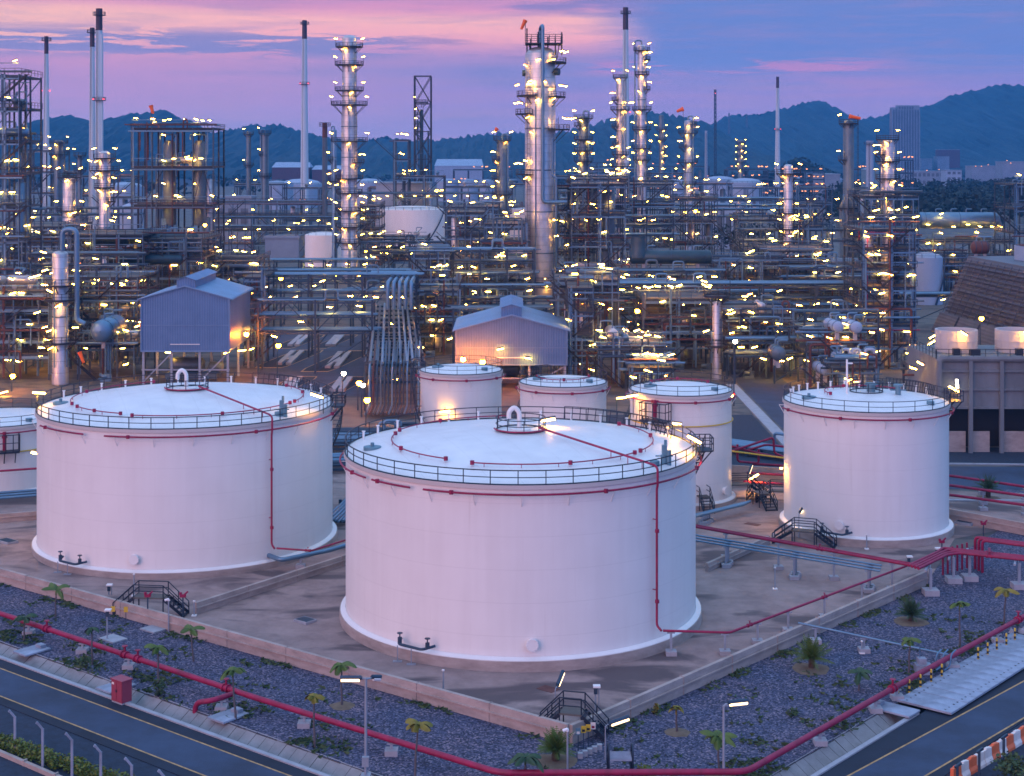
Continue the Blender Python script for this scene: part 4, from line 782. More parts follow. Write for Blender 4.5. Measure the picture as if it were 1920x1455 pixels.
# ================================================================ REFINERY GENERATORS
SIDE={'L':(120,240),'R':(-60,60),'F':(180,360),'A':(0,360),'FL':(150,300),'FR':(-120,30),'W':(100,260),'E':(-80,80)}
def column(label,px,Y,w,top,plats=(),lk='mid',neck=None,m='cladding',base=0.0,cat='column',group='tall process columns',taper=None,cap=True,ext=1.6,ladder=True,name='process_column',nl=2,plm='dark_steel'):
    x=ax(px,Y); r=w/2*Y/F; zt=az(top,Y); t=thing(name,label,cat,(x,Y,base),group); c=(x,Y)
    mb=MB(); pr=[(r*1.06,base),(r*1.06,base+3),(r,base+3.2)]
    if taper: zq=az(taper[0],Y); r2=taper[1]/2*Y/F; pr+=[(r,zq-r*.9),(r2,zq),(r2,zt-r2*.5)]; rt=r2
    else: pr+=[(r,zt-r*.5)]; rt=r
    pr=[(r*1.06,base)]+pr[1:]; z0=zt-rt*.5
    pr+=[(rt*.92,z0+rt*.22),(rt*.7,z0+rt*.38),(rt*.4,z0+rt*.47),(.01,z0+rt*.5)]
    mb.lathe(pr,22,c); mb.build('shell',m,t)
    n=max(2,int((zt-base)/9))
    for i in range(1,n): z=base+(zt-base)*i/n; rr=r if not taper or z<az(taper[0],Y)-r else rt; hoop=MB(); hoop.lathe([(rr+.01,z),(rr+.09,z+.02),(rr+.09,z+.28),(rr+.01,z+.3)],22,c); hoop.build('hoop','grey_vessel',t)
    zs=[]
    for pl in plats:
        py,sd=pl[0],pl[1]; e=pl[2] if len(pl)>2 else ext; z=az(py,Y); rr=r if not taper or z<az(taper[0],Y)-r else rt; a0,a1=[RAD(d) for d in SIDE[sd]]; n=14; ro=rr+e; full=sd=='A'; mb=MB()
        mb.lathe([(rr+.02,z-.16),(ro,z-.16),(ro,z),(rr+.02,z)],20 if full else n,c,a0,a1)
        pts=arc(c,ro-.05,a0,a1,z,20 if full else n); pts=pts[:-1] if full else pts
        if not full: pts=[(c[0]+rr*math.cos(a0),c[1]+rr*math.sin(a0),z)]+pts+[(c[0]+rr*math.cos(a1),c[1]+rr*math.sin(a1),z)]
        rail(mb,pts,1.15,1.5,.085 if Y<450 else .12,full,True,True)
        for k in range(6 if full else 3): a=a0+(a1-a0)*(k+.5)/(6 if full else 3); mb.bar((c[0]+ro*.98*math.cos(a),c[1]+ro*.98*math.sin(a),z-.15),(c[0]+rr*math.cos(a),c[1]+rr*math.sin(a),z-.15-e*.9),.14)
        mb.build('platform',plm,t); zs.append((z,a0,a1,ro,rr))
        if nl:
            zl=z+2.7; aa=[RAD(d) for d in {'L':(178,215),'R':(2,-35),'F':(200,340),'A':(184,356),'FL':(186,250),'FR':(-6,-60),'W':(180,240),'E':(0,-50)}[sd]][:nl]
            for a in aa:
                rl=ro-.1; lamp(t,(c[0]+rl*math.cos(a),c[1]+rl*math.sin(a),zl),lk)
            for q_ in range(1 if nl>1 else 0): a=RAD(rnd.uniform(215,325)); lamp(t,(c[0]+(rr+.8)*math.cos(a),c[1]+(rr+.8)*math.sin(a),z-.7),lk,tilt=rnd.choice((-.5,.5)),roll=.25)
    if zs and nl:
        st=MB()
        for z,a0,a1,ro,rr in zs:
            for ch in (1,-1):
                a=(a0+a1)/2+ch*(a1-a0)*.45 if a1-a0<6 else RAD(184 if ch==1 else 356); st.tube([(c[0]+ro*math.cos(a),c[1]+ro*math.sin(a),z),(c[0]+ro*math.cos(a),c[1]+ro*math.sin(a),z+2.75)],.06,4)
        st.build('lamp_stanchion','dark_steel',t)
    if ladder:
        mb=MB(); a=RAD(rnd.choice((225,300,320))); 
        for da in (-.12,.12): q=(c[0]+(r+.35)*math.cos(a+da),c[1]+(r+.35)*math.sin(a+da)); mb.bar((q[0],q[1],base+2),(q[0],q[1],(zs[0][0] if zs else zt-2)),.09)
        z=base+2
        while z<(zs[0][0] if zs else zt-2): 
            q=(c[0]+(r+.35)*math.cos(a),c[1]+(r+.35)*math.sin(a)); mb.bar((q[0]-.3,q[1],z),(q[0]+.3,q[1],z),.06); z+=1.2
        mb.build('ladder','dark_steel',t)
    if neck:
        s,zb,off=neck; rp=max(.22,rt*.2); X=x+s*(rt+off); mb=MB(); mb.tube(soft([(x,Y-.0,zt-.3),(x,Y,zt+rt*.7+.5),(X,Y-rt*.4,zt+rt*.7+.5),(X,Y-rt*.4,az(zb,Y))],rt*.8+.3,6),rp,10); mb.build('overhead_pipe','pale_pipe',t)
    mb=MB()
    for k in range(2): a=RAD(rnd.uniform(190,350)); q=(c[0]+(r+.3)*math.cos(a),c[1]+(r+.3)*math.sin(a)); zz=base+(zt-base)*rnd.uniform(.45,.85); mb.tube(soft([(c[0]+r*.9*math.cos(a),c[1]+r*.9*math.sin(a),zz),(q[0],q[1],zz),(q[0],q[1],base+3)],.3),.13,6)
    mb.build('side_pipe','pale_pipe',t)
    return t
def stack(label,px,Y,w0,w1,top,capy,ring=(),red=(),m='stack_white',capm='stack_cap',twin=None):
    x=ax(px,Y); zt=az(top,Y); r0=w0/2*Y/F; r1=w1/2*Y/F; c=(x,Y); t=thing('chimney_stack',label,'chimney',(x,Y,0),'tall chimney stacks'); zc=az(capy,Y); rc=r1+(r0-r1)*((zt-zc)/zt)*.4
    mb=MB(); mb.lathe([(r0,0),(r0*.98,zt*.3),(rc,zc)],20,c); mb.build('shaft',m,t)
    mb=MB(); mb.lathe([(rc+.02,zc),(r1,zt),(r1*.8,zt),(r1*.8,zt-2)],20,c); mb.build('cap',capm,t)
    for py in ring:
        z=az(py,Y); rr=r0+(r1-r0)*(z/zt)**1.0; mb=MB(); mb.lathe([(rr,z-.2),(rr+1.3,z-.2),(rr+1.3,z),(rr,z)],18,c); rail(mb,arc(c,rr+1.25,0,2*PI,z,14)[:-1],1.2,2.2,.14,True); mb.build('platform','dark_steel',t)
    for py in red:
        z=az(py,Y); rr=r0+(r1-r0)*(z/zt)
        for a in (200,335): lamp(t,(x+(rr+.9)*math.cos(RAD(a)),Y+(rr+.9)*math.sin(RAD(a)),z+.5),'red',0,0,'warning_lamp')
    if twin:
        mb=MB(); X=x+twin*Y/F; mb.tube([(X,Y-.5,0),(X,Y-.5,az(65,Y))],r1*.55,10); mb.build('side_flue',m,t)
    mb=MB(); mb.bar((x-r0*.5,Y-r0,3),(x-r1*.5,Y-r1,zc),.12); mb.bar((x-r0*.5+.5,Y-r0,3),(x-r1*.5+.5,Y-r1,zc),.12); mb.build('ladder','steel',t)
    return t
def windsock(label,px,py,Y,h,dx=1,drop=.7):
    p=V((ax(px,Y),Y,az(py,Y)-h)); t=thing('windsock',label,'windsock',p,'orange windsocks'); mb=MB(); mb.tube([p,p+V((0,0,h))],.09,5); mb.build('pole','steel',t); mb=MB(); a=p+V((0,0,h)); b=a+V((dx*1.6,-.3,-3.0*drop)); k=Y/400
    mb.tube([a,a*.7+b*.3,b],.62*k,8,r1=.34*k); mb.build('sock','orange_cloth',t)
def pipes_in(t,box,levels,n,R,rr=(.09,.24),mats=('pale_pipe','pale_pipe','steel','grey_vessel','rust'),front=True):
    x0,x1,y0,y1=box
    for i in range(n):
        m=R.choice(mats); r=R.uniform(*rr); k=R.randrange(len(levels)); z=levels[k]+R.choice((-.55,-.9,.5,.9,1.4)); y=y0-R.uniform(.2,.6) if R.random()<.55 else R.uniform(y0,y1); mb=MB(); ty=R.random()
        xa=R.uniform(x0,x1); xb=R.uniform(x0,x1)
        if ty<.42: pts=[(x0-R.uniform(0,2),y,z),(x1+R.uniform(0,2),y,z)]
        elif ty<.72: pts=[(xa,y,max(.3,z-R.uniform(4,14))),(xa,y,z),(xb,y,z),(xb,y,max(.3,z-R.uniform(2,9)))]
        elif ty<.9: pts=[(xa,y,.3),(xa,y,min(levels[-1]+R.uniform(.5,3),z+R.uniform(2,12)))]
        else: q=R.uniform(.6,1.4); pts=[(xa,y,levels[k]),(xa,y,levels[k]+2.2),(xa+q,y,levels[k]+2.2),(xa+q,y,levels[k])]
        mb.tube(soft(pts,max(.4,r*2.4),3),r,7); mb.build('pipe',m,t)
def structure(label,px0,px1,Y,top,nlev,depth=9,ves=2,drums=1,pipes=10,lamps=9,fm='steel',lk='mid',seed=None,bay=5.0,post=.3,base=0.0,deckp=.93,red=.0,z0=4.5,cat='process unit',name='process_structure',vm=('cladding','grey_vessel','pale_pipe'),rails=True,group=None,sub=True):
    R=random.Random(seed if seed is not None else int(px0*7+Y)); x0,x1=ax(px0,Y),ax(px1,Y); zt=az(top,Y); depth*=1.7 if Y<520 and base==0 and nlev>1 else 1.0; pipes=int(pipes*(1.7 if Y<520 else 1.1)); y0,y1=Y,Y+depth; t=thing(name,label,cat,((x0+x1)/2,Y,base),group or 'steel process structures'); 
    nx=max(1,round((x1-x0)/bay)); xs=[x0+(x1-x0)*i/nx for i in range(nx+1)]; lv=[z0+(zt-z0)*i/max(1,nlev-1) for i in range(nlev)] if nlev>1 else [zt]; ny=max(1,round(depth/7)); ys=[y0+depth*j/ny for j in range(ny+1)]
    mb=MB(); pz=zt+.15
    for x in xs:
        for y in ys: mb.bar((x,y,base),(x,y,pz),post)
    for z in lv:
        for y in ys: mb.bar((x0,y,z-.2),(x1,y,z-.2),post*.7,post*1.15)
        for x in xs: mb.bar((x,y0,z-.2),(x,y1,z-.2),post*.7,post*1.1)
    zz=[base]+lv
    for k in range(len(zz)-1):
        for i in range(nx):
            if R.random()<.42:
                y=R.choice(ys); a=(xs[i],y,zz[k]+.2); b=(xs[i+1],y,zz[k+1]-.3)
                if R.random()<.5: mb.bar(a,b,post*.55)
                else: mx=(xs[i]+xs[i+1])/2; mb.bar((xs[i],y,zz[k]+.2),(mx,y,zz[k+1]-.3),post*.5); mb.bar((xs[i+1],y,zz[k]+.2),(mx,y,zz[k+1]-.3),post*.5)
        if R.random()<.5: x=R.choice((xs[0],xs[-1])); mb.bar((x,y0,zz[k]+.2),(x,y1,zz[k+1]-.3),post*.55)
    for z in lv:      # secondary joists and knee braces
        for i in range(nx):
            for u in (.33,.67): x=xs[i]+(xs[i+1]-xs[i])*u; mb.bar((x,y0,z-.12),(x,y1,z-.12),.1,.2)
            if R.random()<.5: mb.bar((xs[i],y0,z-1.3),(xs[i]+1.2,y0,z-.3),.13)
    mb.build('frame',fm,t,False)
    tr=MB(); xx=R.choice(xs)+.45      # cable ladder climbing through all the levels
    tr.bar((xx,y0-.35,1 if base==0 else base),(xx,y0-.35,zt+.3),.35,.08)
    for z in lv: tr.bar((x0,y0-.35,z-.75),(x1,y0-.35,z-.75),.08,.3); tr.bar((x0,y0-.1,z+2.2),(x1,y0-.1,z+2.2),.06,.16)
    for x in xs: tr.bar((x,y0-.3,1 if base==0 else base),(x,y0-.3,zt),.1)
    tr.build('cable_tray','pale_pipe',t,False)
    mb=MB(); rl=MB()
    for z in lv:
        for i in range(nx):
            if R.random()<deckp: mb.box((xs[i]-.15,y0-.4,z),(xs[i+1]+.15 -.3*(i<nx-1),y1+.3,z+.09))
        if rails: 
            a,b=(x0-.3,y0-.5),(x1+.3,y0-.5); rail(rl,[(x0-.3,y1,z+.09),(a[0],a[1],z+.09),(b[0],b[1],z+.09),(x1+.3,y1,z+.09)],1.1,2.0,.075 if Y<330 else .11)
    mb.build('deck','deck_grate',t,False); rl.build('railing','dark_steel' if R.random()<.6 else 'steel',t,False)
    for i in range(ves):
        k=R.randrange(max(1,nlev-1)); zb=zz[k] if k else base; h=(zz[min(len(zz)-1,k+1)]-zb)*R.choice((.75,.9,1.6)); xi=R.randrange(nx); x=(xs[xi]+xs[xi+1])/2+R.uniform(-.6,.6); r=min((xs[xi+1]-xs[xi])*.36,R.uniform(.8,1.7)); y=y0+R.uniform(.25,.6)*depth; mb=MB(); zb+=.8
        mb.lathe([(.01,zb),(r*.7,zb+.12*r),(r,zb+.45*r),(r,zb+h-.45*r),(r*.75,zb+h-.12*r),(.01,zb+h)],16,(x,y)); 
        for a in (.8,2.4,4,5.5): mb.bar((x+r*.9*math.cos(a),y+r*.9*math.sin(a),zb-.8),(x+r*.9*math.cos(a),y+r*.9*math.sin(a),zb+r*.6),.16)
        v=mb.build('vessel',R.choice(vm),t)
        if sub and R.random()<.7: mb=MB(); mb.tube(soft([(x,y,zb+h-.05),(x,y,zb+h+1.0),(x+r+.7,y-.3,zb+h+1.0),(x+r+.7,y-.3,zb)],.4),.14,7); mb.build('nozzle_pipe','pale_pipe',v)
    for i in range(drums):
        k=R.randrange(nlev); z=lv[k]; r=R.uniform(.55,1.05); y=y0+R.uniform(.1,.5)*depth; mb=MB()
        if R.random()<.5: L=R.uniform(4,7); xa=R.uniform(x0+1,max(x0+1.1,x1-L)); a,b=(xa,y,z+r+.7),(min(xa+L,x1),y,z+r+.7)
        else: xa=R.uniform(x0+1,max(x0+1.1,x1-1)); a,b=(xa,y0+.6,z+r+.7),(xa,y0+min(depth-.5,6.5),z+r+.7)
        mb.drum(a,b,r); 
        for u in (.2,.8): q=V(a)*(1-u)+V(b)*u; mb.box((q.x-.35,q.y-.35,z+.09),(q.x+.35,q.y+.35,q.z-r*.5))
        d=mb.build('heat_exchanger',R.choice(vm),t)
        if sub: mb=MB(); q=V(a)*.8+V(b)*.2; mb.tube(soft([q,q+V((0,0,r+1.2)),q+V((R.choice((-2,2)),0,r+1.2)),q+V((R.choice((-2,2)),0,-2))],.4),.13,7); mb.build('nozzle_pipe','pale_pipe',d)
    pipes_in(t,(x0,x1,y0,y1),lv,pipes,R)
    if R.random()<red: pipes_in(t,(x0,x1,y0,y1),lv,3,R,(.08,.14),('red_pipe',))
    # stairs between the levels
    mb=MB(); s=R.choice((0,1)); 
    for k in range(len(zz)-1):
        xx=x0+R.uniform(.1,.5)*(x1-x0); dx=(zz[k+1]-zz[k])*1.1*(1 if (k+s)%2 else -1); yy=y0-.9; 
        if zz[k+1]-zz[k]>9: continue
        for w in (0,.8): mb.bar((xx,yy+w,zz[k]),(xx+dx,yy+w,zz[k+1]),.09,.26); mb.bar((xx,yy+w,zz[k]+1),(xx+dx,yy+w,zz[k+1]+1),.07)
        mb.box((xx+dx-.5,yy-.1,zz[k+1]-.08),(xx+dx+.5,y0,zz[k+1]+.02))
    mb.build('stairway','dark_steel',t,False)
    # pumps and skids on the ground
    if base==0 and Y<400 and top:
        for i in range(max(1,nx)):
            mb=MB(); x=R.uniform(x0,x1); y=y0+R.uniform(-2.5,.5); mb.box((x-.9,y-.5,0),(x+.9,y+.5,.35)); mb.drum((x-.7,y,.85),(x+.1,y,.85),.36,10); mb.lathe([(.01,.4),(.45,.4),(.45,1.2),(.01,1.25)],10,(x+.55,y)); mb.build('pump','grey_vessel' if R.random()<.6 else 'pale_pipe',t)
    for i in range(int(lamps*1.35)):
        k=R.randrange(len(lv)+1) ; zl=(lv[k-1]+2.5+R.uniform(-.3,.3)) if k else 3.0+R.uniform(-.3,.5)
        if k==0 and Y>400: zl=lv[0]+2.5
        y=(y0-.5) if R.random()<.6 else y0+R.uniform(.2,.7)*depth; lamp(t,(R.uniform(x0,x1),y,zl),lk)
    return t
def rack(label,a,b,zs,width,npipe,lamps=4,step=7.0,r=(.12,.3),fm='steel',truss=False,mats=('pale_pipe','pale_pipe','steel'),lk='mid',name='pipe_rack',cat='pipe rack',low=0.0,lampz=-.9,group='overhead pipe racks',loops=True):
    a=V((a[0],a[1],0)); b=V((b[0],b[1],0)); d=(b-a).normalized(); s=V((-d.y,d.x,0)); L=(b-a).length; n=max(1,round(L/step)); t=thing(name,label,cat,(a+b)/2,group); mb=MB()
    for i in range(n+1):
        c=a+d*L*i/n
        for k in (-1,1): q=c+s*k*width/2; mb.bar(q+V((0,0,low)),q+V((0,0,zs[-1]+.3)),.34)
        for z in zs: mb.bar(c-s*width/2+V((0,0,z-.2)),c+s*width/2+V((0,0,z-.2)),.26,.34)
        if i<n:
            e=a+d*L*(i+1)/n
            for k in (-1,1):
                for z in zs: mb.bar(c+s*k*width/2+V((0,0,z-.25)),e+s*k*width/2+V((0,0,z-.25)),.2,.28)
                if truss and len(zs)>1:
                    z0,z1=zs[0],zs[-1]; m_=(c+e)/2+s*k*width/2; mb.bar(c+s*k*width/2+V((0,0,z0)),m_+V((0,0,z1-.3)),.16); mb.bar(e+s*k*width/2+V((0,0,z0)),m_+V((0,0,z1-.3)),.16)
            if i%3==1:
                q=c+s*-width/2; q2=e+s*-width/2; mb.bar(q+V((0,0,low+.3)),q2+V((0,0,zs[0]-.4)),.18)
    mb.build('frame',fm,t,False)
    for i in range(npipe):
        z=zs[i%len(zs)]; rr=rnd.uniform(*r); o=s*((i//len(zs)+.5)/math.ceil(npipe/len(zs))-.5)*(width-.6); e0=d*rnd.uniform(-1,2); mb=MB(); pts=[a+o-e0+V((0,0,z+rr)),b+o+e0+V((0,0,z+rr))]
        if loops and rnd.random()<.25: m_=a+d*L*rnd.uniform(.3,.7)+o; pts=[pts[0],m_+V((0,0,z+rr)),m_+V((0,0,z+rr+1.8)),m_+d*2.2+V((0,0,z+rr+1.8)),m_+d*2.2+V((0,0,z+rr)),pts[1]]
        mb.tube(soft(pts,.5,3),rr,8); mb.build('pipe',rnd.choice(mats),t)
    for i in range(lamps): c=a+d*L*(i+.5)/lamps+s*width/2*rnd.choice((-1,-1,0)); lamp(t,c+V((0,0,rnd.choice(zs)+lampz)),lk)
    return t
def vessel_h(label,a,b,r,m='grey_vessel',legs=True,cat='drum',name='horizontal_drum',nz=2,group='horizontal drums'):
    a=V(a);b=V(b); t=thing(name,label,cat,((a.x+b.x)/2,(a.y+b.y)/2,a.z-r-1.2),group); mb=MB(); mb.drum(a,b,r,22); mb.build('shell',m,t)
    for u in (.15,.85):
        mb=MB(); q=a*(1-u)+b*u; mb.box((q.x-.3,q.y-.3,q.z-r-1.2),(q.x+.3,q.y+.3,q.z-r*.85))
        if legs: mb.build('saddle','pale_concrete',t,False)
    for u in [.2+.6*i/max(1,nz-1) for i in range(nz)]: mb=MB(); q=a*(1-u)+b*u; mb.tube(soft([q+V((0,0,r*.95)),q+V((0,0,r+.9)),q+V((1.6,0,r+.9))],.4),.16,8); mb.build('nozzle_pipe','pale_pipe',t)
    for u in (.05,.5,.95): mb=MB(); q=a*(1-u)+b*u; d=(b-a).normalized(); mb.tube([q-d*.06,q+d*.06],r+.05,22); mb.build('hoop','steel',t)
    return t
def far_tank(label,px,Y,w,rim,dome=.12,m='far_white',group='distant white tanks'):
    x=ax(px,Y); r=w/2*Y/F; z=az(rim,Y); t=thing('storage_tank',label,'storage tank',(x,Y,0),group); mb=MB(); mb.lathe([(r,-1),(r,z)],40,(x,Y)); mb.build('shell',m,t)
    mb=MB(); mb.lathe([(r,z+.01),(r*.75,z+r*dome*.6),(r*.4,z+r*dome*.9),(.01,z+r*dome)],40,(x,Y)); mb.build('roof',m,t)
    mb=MB(); rail(mb,arc((x,Y),r,0,2*PI,z,32)[:-1],1.1,3.5,.1 if Y<600 else .16,True); 
    if Y<700:
        for i in range(30): a=RAD(-15-i*2.0); b=RAD(-15-(i+1)*2.0); zz=z*(1-i/30); mb.bar((x+(r+.5)*math.cos(a),Y+(r+.5)*math.sin(a),zz),(x+(r+.5)*math.cos(b),Y+(r+.5)*math.sin(b),z*(1-(i+1)/30)),.2,.5)
    mb.build('railing','steel',t); return t
# ================================================================ REFINERY CONTENT
# ---- tall stacks
stack('slim white chimney with a dark cap, leftmost of the chimneys',87,700,13,7.5,68,101,(76,),(172,))
stack('white chimney with a dark cap standing just left of the tallest left chimney',173,660,13,8.5,52,88,(61,),())
stack('tallest left chimney with a twin flue and red lamps halfway',186,640,15,12,16,57,(28,188),(188,),twin=5)
stack('white chimney with a pointed tip left of the lamp covered column',571,900,15,9,38,73,(45,158),(158,)).name='chimney_stack'
stack('white chimney with a dark cap right of the main silver column',1173,800,15,10,14,56,(25,),(212,))
stack('far white chimney standing alone before the right hills',1458,1300,10,5.5,144,165,(243,),(243,))
stack('short rusty brown topped chimney left of the lamp covered column',609,600,11,9.5,230,258,(236,),(),m='grey_vessel',capm='rust')
stack('short pale chimney with lamps at its top between the right columns',1631,900,15,14,264,268,(270,),(),m='far_white',capm='far_white')
stack('thin pale flue right of the windsock column',1324,1000,6,4.5,245,250,(),(),m='far_white',capm='far_white')
# ---- radio mast, derrick
def lattice(label,px,Y,wb,wt,top,name='lattice_mast',cat='mast',red=(),m='steel',group=None,b=.16):
    x=ax(px,Y); zt=az(top,Y); t=thing(name,label,cat,(x,Y,0),group); mb=MB(); n=max(6,int(zt/ (max(wb,2.5)*1.6)))
    P=lambda i,k: V((x+(wb+(wt-wb)*i/n)/2*(1 if k in(0,1) else -1),Y+(wb+(wt-wb)*i/n)/2*(1 if k in (1,2) else -1),zt*i/n))
    for i in range(n):
        for k in range(4):
            mb.bar(P(i,k),P(i+1,k),b*1.5); mb.bar(P(i,k),P(i+1,(k+1)%4),b); mb.bar(P(i,(k+1)%4),P(i+1,k),b); mb.bar(P(i+1,k),P(i+1,(k+1)%4),b)
    mb.build('frame',m,t,False)
    for z in red: lamp(t,(x,Y-wt,az(z,Y)),'red',0,0,'warning_lamp')
    return t
lattice('thin radio mast with a red top before the right hills',1341,1500,2.2,1.6,168,red=(175,),b=.35)
lattice('dark flare derrick of open lattice in the middle distance',793,690,7.3,7.3,143,'flare_derrick','derrick',m='dark_steel',b=.3)
column('inner tall dark vessel inside the flare derrick',790,689,6.5,205,[(192,'A',2.4),(215,'L',2),(232,'L',1.8),(250,'L',1.6)],'far',m='drum_teal',nl=1)
for i,dx in enumerate((783,797,803)): column(['left thin flue inside the flare derrick','middle thin flue inside the flare derrick','right thin flue inside the flare derrick'][i],dx,687,3,[225,290,245][i],(),m='steel',cat='flue',ladder=False,name='flue_pipe',group='flues in the derrick')
for i,(px,py) in enumerate([(1367,212),(1400,214)]): lattice(['left of two faint power pylons on the right ridge','right of two faint power pylons on the right ridge'][i],px,4300,9,2,py,'power_pylon','pylon',m='town_dark',b=1.0)
# ---- columns
C=column
C('lamp covered column with dark ring platforms standing right of the pointed chimney',655,480,30,66,[(88,'A',2.0),(122,'A',2.2),(170,'A',2.2),(197,'A',3.4),(265,'A',3.2),(305,'R',2.2),(335,'A',1.8),(362,'A',1.6),(395,'A',1.8),(425,'A',1.8),(455,'A',1.6)],taper=(205,27))
mc=C('huge silver main column, the widest column in the picture',1013,365,57,88,[(118,'R',2.6),(180,'W',2.0),(182,'R',2.4),(214,'L',2.3),(243,'R',3.4),(327,'L',2.2),(527,'A',1.5)],neck=None,base=6)
mb=MB(); Y=365; X=ax(1017,Y); yf=Y-4.1; mb.tube(soft([(ax(1013,Y),Y,az(90,Y)),(ax(1013,Y),Y,az(52,Y)),(X,yf,az(50,Y)),(X,yf,az(378,Y)),(ax(1062,Y),yf,az(378,Y))],1.0,6),.42,12); mb.tube(soft([(ax(1035,Y),yf+.8,az(260,Y)),(ax(1035,Y),yf+.8,az(330,Y)),(ax(1042,Y),yf+.8,az(332,Y)),(ax(1042,Y),yf+.8,az(500,Y))],.5),.25,8); mb.build('overhead_pipe','pale_pipe',mc)
mb=MB(); z=az(84,Y); x0=ax(985,Y); x1=ax(1054,Y); mb.box((x0,Y-3.5,z),(x1,Y+3,z+.25)); rail(mb,[(x0,Y-3.5,z+.2),(x1,Y-3.5,z+.2),(x1,Y+3,z+.2),(x0,Y+3,z+.2)],2.0,1.4,.12,True)
for q in (988,995,1009,1027,1041,1053): mb.tube([(ax(q,Y),Y-1,z-2.5),(ax(q,Y),Y-1,z+rnd.uniform(1,4.2))],.16,6)
for q in (992,1048): mb.bar((ax(q,Y),Y-2,z),(ax(q,Y)+(.5 if q<1000 else -.5),Y-1,z-3.5),.22)
mb.build('top_platform','dark_steel',mc)
for q in (1009,1036): lamp(mc,(ax(q,Y),Y-3.6,az(112,Y)),'mid'); lamp(mc,(ax(q-16,Y),Y-3.7,az(153,Y)),'mid')
for py,px in ((410,1040),(300,985),(520,1018),(440,1043)): lamp(mc,(ax(px,Y),Y-3.3,az(py,Y)),'mid')
mb=MB(); mb.tube([(ax(984,Y)-.6,Y,az(137,Y)),(ax(984,Y)+.4,Y,az(137,Y))],.75,14); mb.tube([(ax(1042,Y)-.2,Y-1,az(135,Y)),(ax(1042,Y)+.8,Y-1.4,az(135,Y))],.85,14); mb.build('manway','drum_teal',mc)
C('column with a gooseneck right of the main silver column',1094,520,18,217,[(222,'A',1.6),(236,'L',1.6),(262,'A',1.5),(283,'A',1.5),(302,'A',1.6),(330,'A',1.4)],neck=(1,330,.1),m='grey_vessel')
C('column with lamps down its left side in front of the right chimney',1163,560,15,148,[(146,'A',1.3),(188,'L',1.8),(206,'A',2.2),(238,'L',1.8),(270,'L',1.6),(290,'A',1.6),(312,'A',1.8),(335,'A',1.6)],neck=(1,300,.6),taper=(250,14))
C('tallest of the right group of columns with a long gooseneck pipe on its left',1203,540,18,84,[(95,'A',1.4),(112,'R',1.7),(140,'A',1.2),(168,'R',1.7),(206,'A',2.0),(243,'A',1.6),(278,'A',1.6),(300,'A',1.4),(330,'R',1.8)],neck=(-1,420,1.0),taper=(210,15))
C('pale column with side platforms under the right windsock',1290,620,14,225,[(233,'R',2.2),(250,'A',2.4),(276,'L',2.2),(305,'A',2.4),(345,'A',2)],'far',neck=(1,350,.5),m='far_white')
C('thin far column with few lamps behind the right group',1240,900,9,215,[(243,'A',1.8),(262,'A',1.6),(283,'R',1.6),(300,'R',1.4)],'far',m='grey_vessel')
C('short column with a fat gooseneck left of the main silver column',942,480,21,262,[(263,'A',1.0),(300,'L',1.6),(335,'L',1.6),(365,'A',1.4),(400,'A',1.2)],neck=(1,420,.0),m='grey_vessel')
C('brown grey column with an orange windsock on top, right side',1591,440,34,225,[(232,'A',1.2),(300,'L',1.4),(390,'A',.8),(430,'A',.8)],taper=(372,20),m='grey_vessel',nl=1)
C('wide silver column with lamps at its left right of the brown column',1664,420,25,262,[(262,'A',1.2),(290,'L',1.6),(303,'A',1.5),(335,'A',1.4),(365,'A',1.8)],m='cladding')
C('slim lit column with a lamp on its crown at the right centre',1478,400,17,308,[(326,'A',2.0),(400,'A',1.2),(430,'A',1.2),(452,'A',1.0),(498,'A',1.2)],neck=None)
C('lit column with double ring platforms in front of the left chimneys',196,400,21,283,[(297,'A',1.4),(320,'A',2.4),(352,'A',1.2),(378,'R',1.4)],m='cladding')
C('pale stubby column left of the double ring column',130,420,24,332,[(333,'A',1.4),(395,'A',1.8)],m='cladding')
C('big pale column with a huge gooseneck at the left front',113,263,29,470,[(535,'A',1.4),(562,'A',1.4),(642,'A',1.4)],m='cladding',neck=None)
mb=MB(); Y=263; mb.tube(soft([(ax(117,Y),Y,az(470,Y)),(ax(117,Y),Y,az(430,Y)),(ax(145,Y),Y-.3,az(430,Y)),(ax(145,Y),Y-.3,az(600,Y)),(ax(160,Y),Y-.3,az(607,Y))],1.3,7),.45,12)
bc=[o for o in COL.objects if o.get('label','').startswith('big pale column')][0]; mb.build('overhead_pipe','pale_pipe',bc)
for py,px in ((470,88),(517,65),(583,75),(617,97),(648,84)): lamp(bc,(ax(px,Y),Y-1.8,az(py,Y)),'mid')
C('slim pale column standing free at the right front of the plant',1344,268,17,565,[(555,'A',1.5),(648,'A',1.2)],m='cladding',nl=1)
C('left one of two far slim columns left of the pointed chimney',466,700,9,246,[(252,'A',1.2),(310,'A',1.2)],'far',m='grey_vessel',nl=1)
C('right one of two far slim columns left of the pointed chimney',497,690,14,250,[(250,'A',1.2),(290,'L',1.2),(330,'A',1.2)],'far',m='grey_vessel',neck=(-1,340,.2),nl=1)
C('narrow pale column beside the lamp covered column',627,520,9,243,[(300,'L',1.4),(340,'A',1.2)],m='pale_pipe',neck=(-1,350,.1),nl=1)
C('lit silver column inside the tall right frame',1664,287,22,432,[(495,'A',1.0),(525,'A',1.0),(570,'A',1.0),(607,'A',1.0)],m='cladding',nl=1)
C('small far column with lamps at the left edge behind the chimneys',110,620,16,262,[(268,'A',2),(290,'A',2)],'far',m='grey_vessel')
C('dark drum topped column right of the left lattice tower',150,560,9,290,[(292,'A',1.4),(320,'A',1.4)],'far',m='grey_vessel',nl=1)
